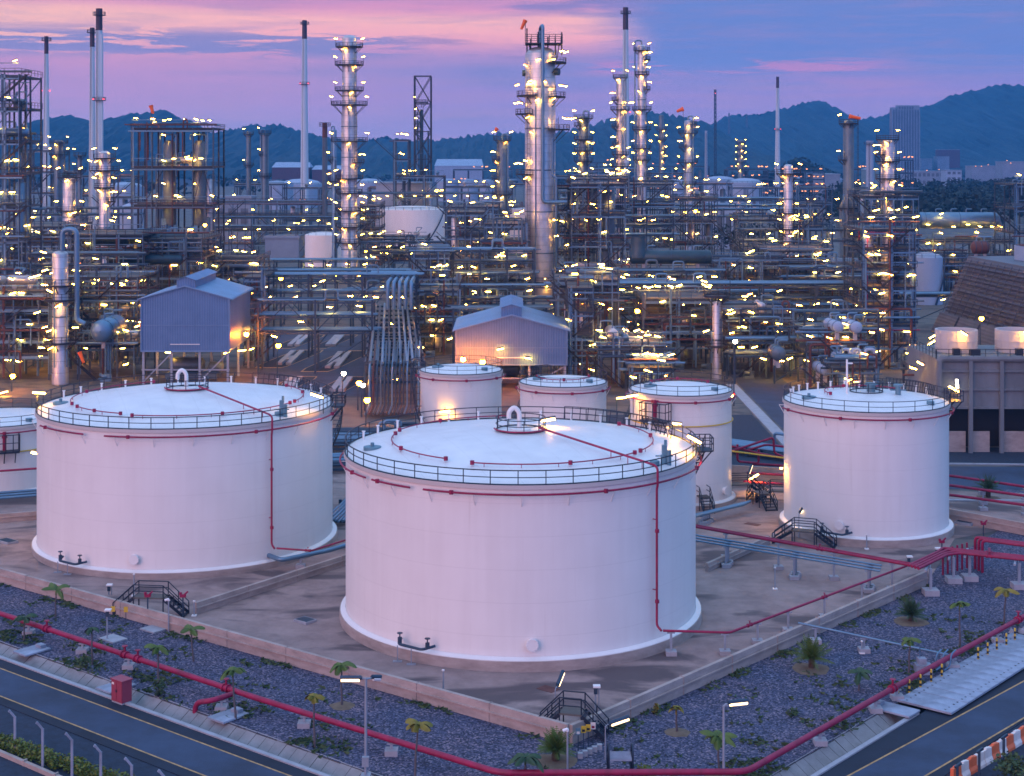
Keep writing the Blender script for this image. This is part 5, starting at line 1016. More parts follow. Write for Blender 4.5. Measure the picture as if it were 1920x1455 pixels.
C('far column covered with tiny lamps before the right hill gap',1389,1150,11,262,[(268,'A',1.5),(280,'A',1.5),(292,'A',1.5),(305,'A',1.5),(318,'A',1.5)],'far',m='grey_vessel')
C('short far column behind the windsock frame on the left',300,640,8,232,[(240,'A',1.5)],'far',nl=1,m='grey_vessel')
# ---- windsocks
windsock('orange windsock hanging above the lit left frame',283,198,420,7,.4); windsock('orange windsock on top of the main silver column',985,38,362,4.5,-.6); windsock('orange windsock above the pale column before the hills',1281,204,618,6,-1.6,.35); windsock('orange windsock on top of the brown grey column',1592,218,438,2.5,2.0,.2); windsock('orange windsock at the left front beside the drum platform',149,660,262,9,.5,.6); windsock('tiny red windsock above the short column left of the main column',932,241,478,3,-.4,.3)
# ---- front row of structures (just behind the tank field)
S=structure
S('tall narrow lattice tower cut by the left edge of the picture',-26,36,292,140,9,8,ves=5,drums=2,pipes=26,lamps=20,bay=3.2,deckp=.75,seed=3)
S('low cluttered pipe structure at the left edge beneath the lattice tower',-40,92,268,545,5,12,2,2,18,14,seed=4)
S('platform structure carrying the white ended drum, left front',146,252,268,648,2,9,1,1,8,6,seed=5,z0=6)
S('two storey pipe structure behind the white ended drum',146,258,290,520,4,10,2,1,14,10,seed=6)
S('pipe structure squeezed between the blue shelter and the pipe bridge',458,492,285,520,4,8,1,0,9,5,seed=7)
S('pipe structure with pinkish steel behind the orange lit shelter',786,858,300,545,4,10,2,1,12,9,seed=8)
S('tall thin frame right of the orange lit shelter with upright pipes',1066,1112,262,540,4,7,1,0,10,5,seed=9,bay=3.5,fm='steel')
S('frame with a broad upper walkway in front of the main column',1042,1160,275,525,2,8,1,1,9,6,seed=10,z0=14)
S('deck carrying bright silver exchangers right of the orange lit shelter',1122,1246,259,648,2,10,0,3,8,7,seed=11,z0=6.2)
S('low lamp lit pump structure behind the small white tanks',1180,1262,250,690,1,8,1,1,8,7,seed=12,z0=5,deckp=1)
S('long cluttered structure left of the free standing slim column',1205,1332,282,560,4,12,2,2,18,12,seed=13)
S('lamp lit frame just right of the free standing slim column',1366,1482,272,588,4,11,3,1,16,12,seed=14)
S('low exchanger frame with pale round heads, right front',1512,1622,258,632,2,9,1,2,11,8,seed=15,z0=6)
S('tall open tower frame on the right around the lit silver column',1617,1716,282,430,7,9,1,1,20,17,seed=16,bay=4.4,deckp=.95,red=1)
S('low pipe frame between the tall tower frame and the right tank',1560,1640,246,690,1,8,1,1,8,5,seed=17,z0=5)
S('small lit shelter frame at the end of the concrete cooling tower',1718,1757,214,690,1,7,1,0,5,3,seed=18,z0=9,bay=4)
# ---- second row
S('cluttered pipe structure at the left edge in the second row',-30,118,345,425,6,14,4,2,22,18,seed=21)
S('frame under the dark teal drums on the left',122,268,332,440,5,13,3,1,20,12,seed=22)
S('second frame under the dark teal drums behind the blue shelter',268,378,338,448,5,13,2,1,16,9,seed=23)
S('low lamp lit structure behind the blue shelter on the right',378,478,352,490,4,12,2,2,14,11,seed=24)
S('pinkish pipe structure at the right end of the pipe bridge',772,842,322,478,4,12,1,1,16,10,seed=25,fm='steel')
S('tall frame with lit upright vessels left of the main column',838,908,350,398,5,12,4,0,14,11,seed=26)
S('frame with lit upright vessels touching the main column on its left',908,984,346,420,5,12,4,0,14,10,seed=27)
S('frame right behind the main column on its right',1046,1108,372,352,6,12,2,1,15,9,seed=28)
S('tall bright pipe frame between main column and the right columns',1072,1172,360,345,5,14,2,1,18,12,seed=29)
S('structure carrying the long teal exhaust duct',1158,1342,336,508,4,13,3,2,20,14,seed=30)
S('lamp lit pipe structure right of the long teal duct',1340,1462,345,492,4,12,3,1,18,14,seed=31)
S('long pipe structure around the slim lit column',1440,1560,352,470,5,12,2,1,18,13,seed=32)
S('pipe structure below the brown grey column',1545,1640,338,508,4,12,2,2,16,11,seed=33)
S('low structure behind the white cone roofed tank on the right',1716,1810,430,478,4,12,1,1,12,8,seed=34)
# ---- third row
S('large dark storeyed frame with yellow lit vessels on the left',247,400,420,240,5,9,7,2,20,24,seed=41,bay=5.5,post=.4,fm='dark_steel',deckp=.95)

S41=[o for o in COL.objects if o.get('label','').startswith('large dark storeyed')][0]
for k,px in enumerate((312,369)):
    x=ax(px,421); mb=MB(); mb.lathe([(.01,az(425,421)),(1.6,az(423,421)),(1.75,az(415,421)),(1.75,az(272,421)),(1.2,az(264,421)),(.01,az(262,421))],20,(x,425)); mb.build('vessel','grey_vessel',S41)
    for py in (252,300,343,389):
        lamp(S41,(x-.8,421.2,az(py,421)),'mid')
    mb=MB(); mb.tube(soft([(x-2,422,az(262,421)),(x-2,422,az(252,421)),(x+2.4,422,az(252,421)),(x+2.4,422,az(330,421))],.6),.22,8); mb.build('nozzle_pipe','pale_pipe',S41)
#()
S('long low rack building with a row of lamps left of the lamp column',396,640,600,378,4,10,0,1,14,18,seed=42,bay=8)
S('dark narrow lattice building right beside the lamp covered column',676,712,486,386,6,10,2,0,8,9,fm='dark_steel',seed=43,bay=3.5)
S('low structure in front of the big distant white tank',700,800,505,448,3,10,1,1,10,9,seed=44)
S('structure left of the short gooseneck column',842,934,455,388,4,12,3,1,14,12,seed=45)
S('wide structure behind the right group of columns, lower left',1072,1180,455,335,5,14,3,1,16,14,seed=46)
S('wide structure behind the right group of columns, lower right',1172,1262,470,345,5,14,3,1,16,15,seed=47)
S('structure behind the pale windsock column',1262,1345,480,372,4,12,2,1,12,11,seed=48)
S('frame with a big cross brace under a horizontal drum at the right centre',1386,1462,420,412,3,10,0,2,10,8,seed=49,bay=12)
S('thin pipe frame right of the slim lit column',1482,1542,400,385,5,10,1,0,12,8,seed=50,bay=4)
S('lamp lit frame around the foot of the wide silver column',1622,1722,412,368,5,12,2,1,16,13,seed=51)
S('long truss frame at the right edge with a lit horizontal cylinder',1722,1900,445,452,3,11,0,1,14,8,seed=52,bay=8)
S('tower frame cut by the right edge of the picture',1902,1960,420,345,5,10,2,0,8,5,seed=53,bay=4)
# ---- fourth row and beyond
for i,(lb,a,b,Y,tp,n,lp) in enumerate([('far lamp lit unit behind the left chimneys',44,112,650,282,5,16),('far lamp lit unit between the chimneys and the dark frame',100,180,660,330,4,14),('far unit left of the dark storeyed frame',205,252,620,330,4,8),('far low unit under the two slim columns',440,530,760,345,3,10),('far low unit under the pointed chimney',530,630,800,352,3,9),('far dark framed unit left of the flare derrick',738,765,640,262,6,9),('far unit around the foot of the flare derrick',755,832,640,330,4,14),('far low unit right of the lamp covered column',690,752,680,352,3,12),('far low unit right of the flare derrick',832,930,720,350,3,14),('far unit behind the main column on its left',930,992,700,345,3,9),('far unit behind the main column on its right',1040,1120,740,330,4,14),('far unit between the right columns',1108,1200,760,318,4,15),('far unit right of the tallest right column',1210,1290,800,325,4,15),('far low unit beneath the thin pale flue',1290,1372,860,345,3,13),('far low unit with glittering lamps at the right centre',1372,1462,900,352,3,16),('far low unit left of the brown grey column',1462,1560,820,352,3,16),('far low unit between brown and wide columns',1600,1650,760,352,3,8)]):
    S(lb,a,b,Y,tp,n,14,2,1,7,lp,lk='far',seed=60+i,bay=9,post=.5,rails=False,z0=5,sub=False)
for i,(lb,a,b,Y,tp,n,lp) in enumerate([('distant glittering unit before the gap in the right hills',1365,1440,1250,318,4,30),('distant glittering unit right of the far lone chimney',1440,1545,1300,322,4,34),('distant unit with lamps right of the brown column',1600,1640,1200,318,3,14),('distant lamp lit unit beside the wide silver column',1680,1712,1150,300,4,10),('distant lamp lit unit behind the right column group',1090,1180,1300,305,3,16),('distant lamp lit unit behind the pale windsock column',1210,1330,1400,312,3,16),('distant unit with lamps left of the main column',850,960,1300,318,3,16)]):
    S(lb,a,b,Y,tp,n,22,1,0,4,lp,lk='dist',seed=90+i,bay=14,post=.8,rails=False,z0=6,sub=False)
# ---- pipe racks and bridges
rack('upper pipe bridge with a truss crossing left of the main column',(ax(482,300),300),(ax(782,300),300),[az(545,300),az(515,300)],5,10,6,9,truss=True)
rack('lower pipe bridge with a truss over the paved apron',(ax(488,278),278),(ax(700,278),278),[az(620,278),az(590,278),az(563,278)],4.5,12,4,12,truss=True)
rack('short middle pipe bridge joining the descending rack',(ax(660,318),318),(ax(760,318),318),[az(545,318)],5,6,2,9,r=(.2,.35))
rack('wide pipe rack coming straight towards the viewer and bending to the ground',(ax(738,234),236),(ax(738,326),326),[4.5,7.2],9.0,18,5,9,loops=False,mats=('pale_pipe','steel','grey_vessel','steel'),r=(.12,.26))
rack('long walkway pipe rack running right from the main column',(ax(1040,292),300),(ax(1640,292),300),[az(560,300),az(533,300)],5,12,16,10)
rack('lower long pipe rack at the right centre',(ax(1370,300),318),(ax(1640,300),318),[az(600,318),az(572,318)],5,10,7,9)
rack('pipe rack in front of the pinkish structure towards the main column',(ax(782,310),310),(ax(1050,310),310),[az(560,310),az(535,310)],5,10,7,10)
rack('long pipe rack far behind the blue shelter',(ax(390,590),590),(ax(640,590),590),[az(424,590),az(408,590)],5,10,9,9)
rack('pale pipe rack leading to the louvred cooling tower',(ax(1535,345),345),(ax(1815,345),345),[az(553,345)],3,4,3,18,r=(.25,.4))
rack('pipe rack crossing behind the flare derrick',(ax(640,640),640),(ax(940,640),640),[az(362,640)],6,6,12,14,lk='far')
rack('pipe rack at the left edge of the plant front',(ax(-30,300),300),(ax(130,300),300),[az(600,300),az(575,300)],5,8,6,9)
rack('pipe rack crossing low between the left frames',(ax(120,310),312),(ax(270,310),312),[az(580,312),az(548,312)],5,10,6,9)
rack('far pipe rack crossing behind the right column group',(ax(1040,600),600),(ax(1480,600),600),[az(372,600),az(385,600)],7,8,14,16,lk='far')
rack('low pipe trench racks between the left tank and the foremost tank',(-26,206),(-5.5,206),[.8,1.6],8,14,1,8,r=(.12,.25))
rack('low pipe bundle behind the foremost tank, second row',(-26,192),(-6,196),[.7],7,8,0,8,r=(.15,.3))
rack('slotted row of pale pipes running back between the two largest tanks',(-17.5,163),(-14.5,186),[.6],5,11,0,8,r=(.1,.16))
rack('small pipe rack beside the slim tank and the inner road',(26,206),(37,197),[.9],4,6,0,6,r=(.15,.3))
rack('low pipe bundle between the small white tanks',(8,200),(18,204),[.9,1.7],6,10,0,6,r=(.12,.25))
# elbows where the descending rack meets the bridge
for i in range(5):
    x=ax(735,300)+i*1.1; pipeline('bend_pipe',['leftmost fat silver pipe bending over the bridge','second fat silver pipe bending over the bridge','third fat silver pipe bending over the bridge','fourth fat silver pipe bending over the bridge','rightmost fat silver pipe bending over the bridge'][i],[(ax(690,300),304+i*.8,az(520,300)+i*.1),(x,303+i*.8,az(520,300)+i*.1),(x,290,az(520,300)-.2),(x,290,az(580,290))],.38,'pale_pipe',1.0,group='fat silver bends over the pipe bridge')
for i in range(14):
    x=ax(699,240)+i*.57; pipeline('riser_pipe',['%s upright pipe of the row where the wide rack drops behind the tanks'%w for w in ('leftmost','second','third','fourth','fifth','sixth','seventh','eighth','ninth','tenth','eleventh','twelfth','thirteenth','rightmost')][i],[(x*1.1,262,7.4),(x,236,7.4),(x,234.5,6.6),(x,234.5,1.0),(x,228,.8)],rnd.uniform(.1,.2),rnd.choice(('pale_pipe','steel','grey_vessel','steel','rust')),.8,group='dropping pipes of the wide rack')
# ---- horizontal drums
vessel_h('white ended horizontal drum on the left front platform',(ax(190,264),264,az(621,264)),(ax(190,264),274,az(621,264)),1.9,'pale_pipe')
for i,(a,b,y,Y) in enumerate([(152,238,450,340),(246,300,447,344),(308,368,445,344),(205,340,486,338)]): vessel_h(['left dark teal drum of the upper row','middle dark teal drum of the upper row','right dark teal drum of the upper row behind the blue shelter','long dark drum below the upper teal drums'][i],(ax(a,Y),Y,az(y,Y)),(ax(b,Y),Y,az(y,Y)),[1.35,1.2,1.2,1.15][i],'drum_teal')
vessel_h('long teal exhaust duct lying right of the main column',(ax(1185,322),322,az(482,322)),(ax(1330,322),322,az(482,322)),1.45,'drum_teal',nz=2)
mb=MB(); q=V((ax(1197,322),322,az(472,322))); mb.lathe([(1.9,q.z-1.2),(1.8,q.z),(1.6,q.z+.5),(1.6,q.z+3.2)],20,(q.x,q.y)); tag(mb.build('duct_outlet','drum_teal',at=q),'upright teal outlet standing on the long exhaust duct','duct')
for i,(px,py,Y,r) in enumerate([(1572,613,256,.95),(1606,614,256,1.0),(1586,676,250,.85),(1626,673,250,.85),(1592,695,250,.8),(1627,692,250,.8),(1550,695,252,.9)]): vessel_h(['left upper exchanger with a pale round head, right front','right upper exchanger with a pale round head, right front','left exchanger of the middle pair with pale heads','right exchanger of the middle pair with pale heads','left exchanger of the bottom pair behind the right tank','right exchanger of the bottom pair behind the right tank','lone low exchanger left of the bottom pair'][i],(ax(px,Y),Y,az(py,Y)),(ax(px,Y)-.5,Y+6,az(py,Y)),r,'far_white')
vessel_h('long lit grey cylinder lying high at the right edge',(ax(1726,440),440,az(413,440)),(ax(1868,440),440,az(413,440)),2.3,'pale_pipe',legs=False,nz=4)
for px in (1740,1765,1788,1815,1838,1860,1875): lamp([o for o in COL.objects if o.get('label','').startswith('long truss frame')][0],(ax(px,436),436,az(rnd.choice((400,405,420,424)),436)),'mid')
vessel_h('brown drum at the top corner of the louvred cooling tower',(ax(1826,338),338,az(464,338)),(ax(1850,338),338,az(464,338)),1.4,'rust')
vessel_h('dark round vessel low at the right front',(ax(1460,255),255,az(663,255)),(ax(1460,255),259,az(663,255)),1.2,'grey_vessel')
# U-shaped white risers at the right front exchangers
for i,(a,b) in enumerate([(1577,1593),(1598,1612),(1622,1640)]):
    Y=249; pipeline('riser_pipe',['left white looped riser before the exchangers','middle white looped riser before the exchangers','right white looped riser before the exchangers'][i],[(ax(a,Y),Y,az(716,Y)),(ax(a,Y),Y,az(655,Y)),(ax(b,Y),Y,az(655,Y)),(ax(b,Y),Y,az(716,Y))],.28,'far_white',.9,group='white looped risers')
# ---- distant tanks
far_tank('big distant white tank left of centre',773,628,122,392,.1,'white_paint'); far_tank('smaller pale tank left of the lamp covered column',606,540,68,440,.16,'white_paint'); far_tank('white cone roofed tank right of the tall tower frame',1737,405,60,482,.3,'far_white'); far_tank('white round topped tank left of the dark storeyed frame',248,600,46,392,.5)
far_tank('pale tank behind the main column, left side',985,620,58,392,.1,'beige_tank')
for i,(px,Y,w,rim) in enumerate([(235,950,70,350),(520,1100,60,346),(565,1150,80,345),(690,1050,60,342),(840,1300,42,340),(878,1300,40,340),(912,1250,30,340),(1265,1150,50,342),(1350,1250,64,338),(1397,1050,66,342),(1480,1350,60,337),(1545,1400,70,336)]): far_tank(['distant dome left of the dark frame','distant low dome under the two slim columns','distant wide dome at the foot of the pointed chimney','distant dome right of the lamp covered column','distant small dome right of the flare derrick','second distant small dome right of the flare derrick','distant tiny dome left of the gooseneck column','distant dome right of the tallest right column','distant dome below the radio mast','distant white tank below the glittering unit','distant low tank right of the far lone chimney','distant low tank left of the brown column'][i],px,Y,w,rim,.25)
# ---- blue shelters
def shelter(label,px0,px1,Y,depth,zb,ze,zr,mon,m='corrugated',lit=False):
    x0,x1=ax(px0,Y),ax(px1,Y); xm=(x0+x1)/2; t=thing('pump_shelter',label,'shelter',(xm,Y,0),'blue corrugated shelters'); y1=Y+depth
    mb=MB(); mb.add([(x0,Y,zb),(x1,Y,zb),(x1,Y,ze),(xm,Y,zr),(x0,Y,ze)],[(0,1,2,3,4)]); mb.add([(x0,y1,zb),(x1,y1,zb),(x1,y1,ze),(xm,y1,zr),(x0,y1,ze)],[(4,3,2,1,0)])
    mb.add([(x0,Y,zb),(x0,Y,ze),(x0,y1,ze),(x0,y1,zb)],[(0,1,2,3)]); mb.add([(x1,Y,zb),(x1,Y,ze),(x1,y1,ze),(x1,y1,zb)],[(3,2,1,0)]); mb.build('wall',m,t,False)
    mb=MB(); o=.4
    for s,x in ((-1,x0),(1,x1)): mb.add([(x+s*o,Y-o,ze-.12),(xm,Y-o,zr+.05),(xm,y1+o,zr+.05),(x+s*o,y1+o,ze-.12),(x+s*o,Y-o,ze+.05),(xm,Y-o,zr+.25),(xm,y1+o,zr+.25),(x+s*o,y1+o,ze+.05)],[(0,1,2,3),(7,6,5,4),(0,4,5,1),(3,2,6,7),(0,3,7,4)])
    rf=mb.build('roof','blue_roof',t,False); w,h=mon; mb=MB(); zz=zr+h
    mb.add([(xm-w,Y+.3,zr-.9),(xm+w,Y+.3,zr-.9),(xm+w,Y+.3,zz-.5),(xm,Y+.3,zz),(xm-w,Y+.3,zz-.5)]+[(xm-w,y1-2,zr-.9),(xm+w,y1-2,zr-.9),(xm+w,y1-2,zz-.5),(xm,y1-2,zz),(xm-w,y1-2,zz-.5)],[(0,1,2,3,4),(9,8,7,6,5),(1,6,7,2),(0,4,9,5)])
    for s in (-1,1): mb.add([(xm+s*(w+.3),Y,zz-.6),(xm,Y,zz+.03),(xm,y1-1.7,zz+.03),(xm+s*(w+.3),y1-1.7,zz-.6)],[(0,1,2,3)])
    mb.build('ridge_vent',m,rf,False)
    mb=MB(); n=4
    for i in range(n):
        for y in (Y+.3,(Y+y1)/2,y1-.3): mb=MB(); x=x0+.3+(x1-x0-.6)*i/(n-1); mb.bar((x,y,0),(x,y,zb+.1),.36); mb.build('leg','galvanised',t,False)
    mb=MB()
    for i in range(n-1):
        a=x0+.3+(x1-x0-.6)*i/(n-1); b=x0+.3+(x1-x0-.6)*(i+1)/(n-1)
        if i!=1: mb.bar((a,Y+.3,.5),(b,Y+.3,zb-.2),.2)
    mb.bar((x0,Y+.3,zb*.45),(x1,Y+.3,zb*.45),.22); mb.build('brace','galvanised',t,False)
    mb=MB(); mb.drum((xm-4,Y+9,2.2),(xm+1,Y+9,2.2),1.3); mb.box((xm-5,Y+7,0),(xm+4,Y+11,.9)); mb.drum((xm+2.5,Y+9,1.9),(xm+4.5,Y+9,1.9),.9); mb.build('compressor','grey_vessel',t)
    mb=MB()
    for x in (x0-.02,x1+.02): mb.bar((x,Y-.06,zb),(x,Y-.06,ze),.22); mb.bar((x+(-.45 if x<xm else .45),Y-.3,ze-.14),(x+(-.45 if x<xm else .45),y1+.3,ze-.14),.26,.2); mb.bar((x,Y-.14,zb+.3),(x,Y-.14,ze-.2),.12)
    mb.bar((x0,Y-.06,zb+.1),(x1,Y-.06,zb+.1),.12,.22); mb.bar((x0,Y-.05,zb+(ze-zb)*.5),(x1,Y-.05,zb+(ze-zb)*.5),.1,.07)
    mb.build('gutter','blue_roof',t,False)
    mb=MB(); mb.bar((xm-2.5,Y-.25,zb+1.3),(xm+2.5,Y-.25,zb+1.3),.12); 
    for i in range(4): mb.bar((xm-2.3+1.5*i,Y,zb+1.3),(xm-2.3+1.5*i,Y-.3,zb+1.3),.12)
    mb.build('light_bar','white_paint',t,False)
    return t
b1=shelter('tall blue corrugated shelter on legs behind the left tank',265,430,262,21,5.6,14.6,16.6,(1.55,1.7))
for x,y,z in ((-60,270,4.6),(-54,274,4.4),(-49.5,268,4.8)): lamp(b1,(x,y,z),'mid')
lamp(b1,(ax(462,272),272,7.4),'orange',0,0); lamp(b1,(ax(440,262),268,5.2),'mid')
b2=shelter('blue corrugated shelter with an orange lit front wall behind the small tanks',855,1063,257,20,4.0,9.8,12.2,(1.7,1.9))
lamp(b2,(ax(868,252),252.4,5.6),'orange',0,0); lamp(b2,(ax(905,252),252.2,5.2),'orange',0,0); lamp(b2,(ax(938,257),255.6,az(651,257)),'mid',0,-.2); lamp(b2,(ax(990,257),255.6,az(668,257)),'mid',0,.15); lamp(b2,(ax(880,257),266,3.4),'sodium',0,0); lamp(b2,(ax(1000,257),268,3.4),'sodium',0,0)
# ---- concrete cooling tower at the right edge
Yc=202.0; x0=ax(1757,Yc); x1=x0+30; t=thing('cooling_tower','grey panelled concrete cooling tower at the right edge above the inner road','cooling tower',((x0+x1)/2,Yc,0)); zt=12.3; D=15
mb=MB(); mb.box((x0,Yc+.5,5.7),(x1,Yc+D,zt)); mb.tube([(x0+.35,Yc+.4,5.7),(x0+.35,Yc+.4,zt-.3),(x0+.7,Yc+.4,zt-.02),(x1,Yc+.4,zt-.02)],.45,8); mb.build('wall','dark_concrete',t,False)
mb=MB()
for i in range(8):
    x=x0+.4+i*4.05; mb.bar((x,Yc+.25,0),(x,Yc+.25,zt-.3),.5,.5)
    for z in (zt-1.6,zt-4.0,5.9): mb.bar((x+.25,Yc+.36,z),(x+3.8,Yc+.36,z),.28,.3)
mb.build('rib','dark_concrete',t,False)
for i in range(8): mb=MB(); x=x0+.4+i*4.05; mb.box((x+.3,Yc+.9,0),(x+3.6-(.9 if i%2 else 0),Yc+1.15,2.7)); mb.build('lower_panel','concrete_wall',t,False)
mb=MB(); mb.box((x0+.5,Yc+5,0),(x1,Yc+D-.5,5.69)); mb.build('fill','black_paint',t,False)
mb=MB(); rail(mb,[(x0,Yc+.2,zt+.05),(x1,Yc+.2,zt+.05)],1.2,1.6,.07); rail(mb,[(x0,Yc+D,zt),(x0,Yc+.2,zt)],1.2,1.6,.07); mb.build('railing','navy_rail',t,False)
for i,(px,Y,r) in enumerate([(1793,210,2.75),(1908,210,2.9),(2020,210,2.9)]):
    x=ax(px,Y); mb=MB(); mb.lathe([(r*.96,zt+.02),(r,zt+1.2),(r*1.02,zt+3.0),(r*.93,zt+3.0),(r*.9,zt+.5)],28,(x,Y)); 
    for k in range(3): z=zt+.6+k*.95; mb.lathe([(r+.02,z),(r+.09,z+.02),(r+.09,z+.1),(r+.02,z+.12)],28,(x,Y))
    for k in range(14): a=k*2*PI/14; mb.bar((x+(r+.05)*math.cos(a),Y+(r+.05)*math.sin(a),zt),(x+(r+.07)*math.cos(a),Y+(r+.07)*math.sin(a),zt+3),.07)
    f=mb.build('fan_stack','beige_tank',t); mb=MB(); mb.cyl((x,Y),.4,zt+1.2,zt+1.7,10)
    for k in range(6): a=k*PI/3; mb.bar((x,Y,zt+1.5),(x+r*.85*math.cos(a),Y+r*.85*math.sin(a),zt+1.55),.4,.06)
    mb.build('fan','dark_steel',f)
    lamp(t,(x+.1,Y-r-.8,zt+2.9),'mid',.3,.5); mb=MB(); mb.box((x-1.6,Y-r-1.6,zt+.02),(x-.7,Y-r-.9,zt+.9)); mb.box((x+.6,Y-r-1.9,zt+.02),(x+1.9,Y-r-1.0,zt+.8)); mb.build('motor','dark_steel',t,False)
lamp(t,(ax(1730,Yc),Yc+1,az(682,Yc)),'mid',.3,.5); lamp(t,(x0-1.5,Yc+6,10.4),'mid',.3,.3); lamp(t,(ax(1793,Yc),Yc-.4,az(719,Yc)),'white',1.2,.9)
# ---- louvred cooling tower
t=thing('cooling_tower','old louvred cooling tower with a sloping slatted side, upper right','cooling tower',(97,306,0)); A0=V((97.6,331,0)); A1=V((100.6,283,0)); d=(A1-A0).normalized(); n=V((d.y,-d.x,0)); n=n if n.x<0 else -n
mb=MB(); q=[A0+V((0,0,17.3)),A1+V((0,0,17.3)),A1+n*6+V((0,0,3.2)),A0+n*6+V((0,0,3.2))]; back=[A0-n*14,A1-n*14]
mb.add(q+[back[0]+V((0,0,17.3)),back[1]+V((0,0,17.3)),back[0],back[1],A0+n*5.4,A1+n*5.4],[(0,1,2,3),(0,4,5,1),(0,3,8,6,4),(1,5,7,9,2),(4,6,7,5)]); mb.build('wall','louvre',t,False)
mb=MB()
for i in range(14):
    u=i/13; a=A0+(A1-A0)*u; mb.bar(a+n*.5+V((0,0,16.9)),a+n*6.5+V((0,0,3.3)),.13)
    if i<13:
        for k in range(7):
            for j in range(1): 
                v=.08+.12*k; c=a+n*(6*v+.2)+V((0,0,17.3-14.1*v)); e=c+(A1-A0)/13; mb.bar(c,e,.55,.16); mb.bar(c+n*.5+V((0,0,-.85)),e+n*.5+V((0,0,-.85)),.5,.1)
mb.build('louvre_frame','louvre',t,False); mb=MB()
for i in range(4): a=A0+(A1-A0)*(i/4+.01)+n*6.2; b=A0+(A1-A0)*((i+1)/4-.01)+n*6.2; o=n*2.2; mb.add([a+V((0,0,5.6)),b+V((0,0,5.6)),b+o+V((0,0,1.2)),a+o+V((0,0,1.2)),a-n*.3+V((0,0,5.4)),b-n*.3+V((0,0,5.4)),b+o-n*.3+V((0,0,1.0)),a+o-n*.3+V((0,0,1.0))],[(0,1,2,3),(7,6,5,4),(0,4,5,1),(3,2,6,7),(0,3,7,4),(1,5,6,2)])
mb.build('splash_panel','louvre',t,False)
mb=MB(); mb.lathe([(5.2,17.3),(5.2,20.2),(4.9,20.2),(4.9,18)],30,(109,319)); f=mb.build('fan_stack','far_white',t); mb=MB()
for k in range(9): a=k*2*PI/9; mb.bar((109,319,20.3),(109+4.9*math.cos(a),319+4.9*math.sin(a),20.3),.9,.1)
mb.build('fan','rust',f); mb=MB(); mb.lathe([(5.4,17.3),(5.6,18.6)],30,(109,305)); mb.build('fan_stack','gauge_blue',t)
# ---- orange sodium and flood lamps on poles inside the plant
for i,(px,py,Y,k,lb) in enumerate([(22,705,255,'sodium','orange sodium lamp on a pole at the left edge of the plant'),(685,470,440,'sodium','orange sodium lamp beside the dark lattice building'),(525,522,330,'sodium','orange sodium lamp left of the upper pipe bridge'),(520,648,268,'sodium','orange sodium lamp low over the paved apron'),(1303,396,470,'sodium','orange sodium lamp behind the teal duct'),(1838,597,282,'sodium','orange sodium lamp before the louvred cooling tower'),(383,422,400,'sodium','orange sodium lamp at the foot of the dark storeyed frame'),(470,494,360,'sodium','orange sodium lamp right of the blue shelter roof'),(671,718,236,'sodium','small sodium lamp beside the dropping pipes'),(686,750,222,'sodium','low sodium lamp behind the foremost tank'),(1193,583,272,'sodium','orange sodium lamp among the pipes right of the shelter'),(1600,428,398,'flood','dazzling white floodlight below the brown grey column'),(1391,393,600,'flood','pinkish white floodlight at the right centre'),(1376,640,240,'flood','white lamp on a thin pole right of the free standing column'),(642,700,234,'flood','white lamp head tilted on a pole behind the left tank'),(678,722,230,'flood','white capped lamp behind the two largest tanks'),(58,432,345,'flood','white floodlight at the upper left of the plant'),(1950,640,300,'sodium','orange sodium lamp just beyond the right edge')]):
    p=V((ax(px,Y),Y,0)); h=az(py,Y); t=thing('area_lamp',lb,'area lamp',p,'area lamps inside the plant'); mb=MB(); mb.tube([p,p+V((0,0,h-.4))],.11,6,r1=.07); mb.bar(p+V((0,0,h-.4)),p+V((.25,0,h-.3)),.12); mb.build('pole','steel',t); lamp(t,p+V((.2,-.1,h)),k,0,0)
for i,(px,py,Y,h) in enumerate([(82,745,258,7),(8,735,250,5),(1748,630,235,9),(1745,642,236,8),(1412,893,178,1),(1165,745,200,6),(1240,675,240,5),(1215,695,236,4)]):
    p=V((ax(px,Y)-.6,Y,max(0,az(py,Y)-h) if i>3 else 0)); hh=az(py,Y); p.z=0; t=thing('area_lamp',['tube lamp on a pole behind the rim of the left tank','tube lamp on a pole at the left edge above the half seen tank','upper tube lamp of the pair left of the concrete cooling tower','lower tube lamp of the pair left of the concrete cooling tower','tube lamp low behind the stairs by the slim tank','tube lamp left of the slim tank rim','tube lamp above the slim tank','tube lamp between the small tank and the slim tank'][i],'area lamp',p,'area lamps inside the plant'); mb=MB(); mb.tube([p,p+V((0,0,hh))],.06,6); mb.build('pole','steel',t); lamp(t,(ax(px,Y),Y-.2,hh+.05),'near',.1,(.05,-.25,-.5,-.5,-.5,-.1,.15,.3)[i])

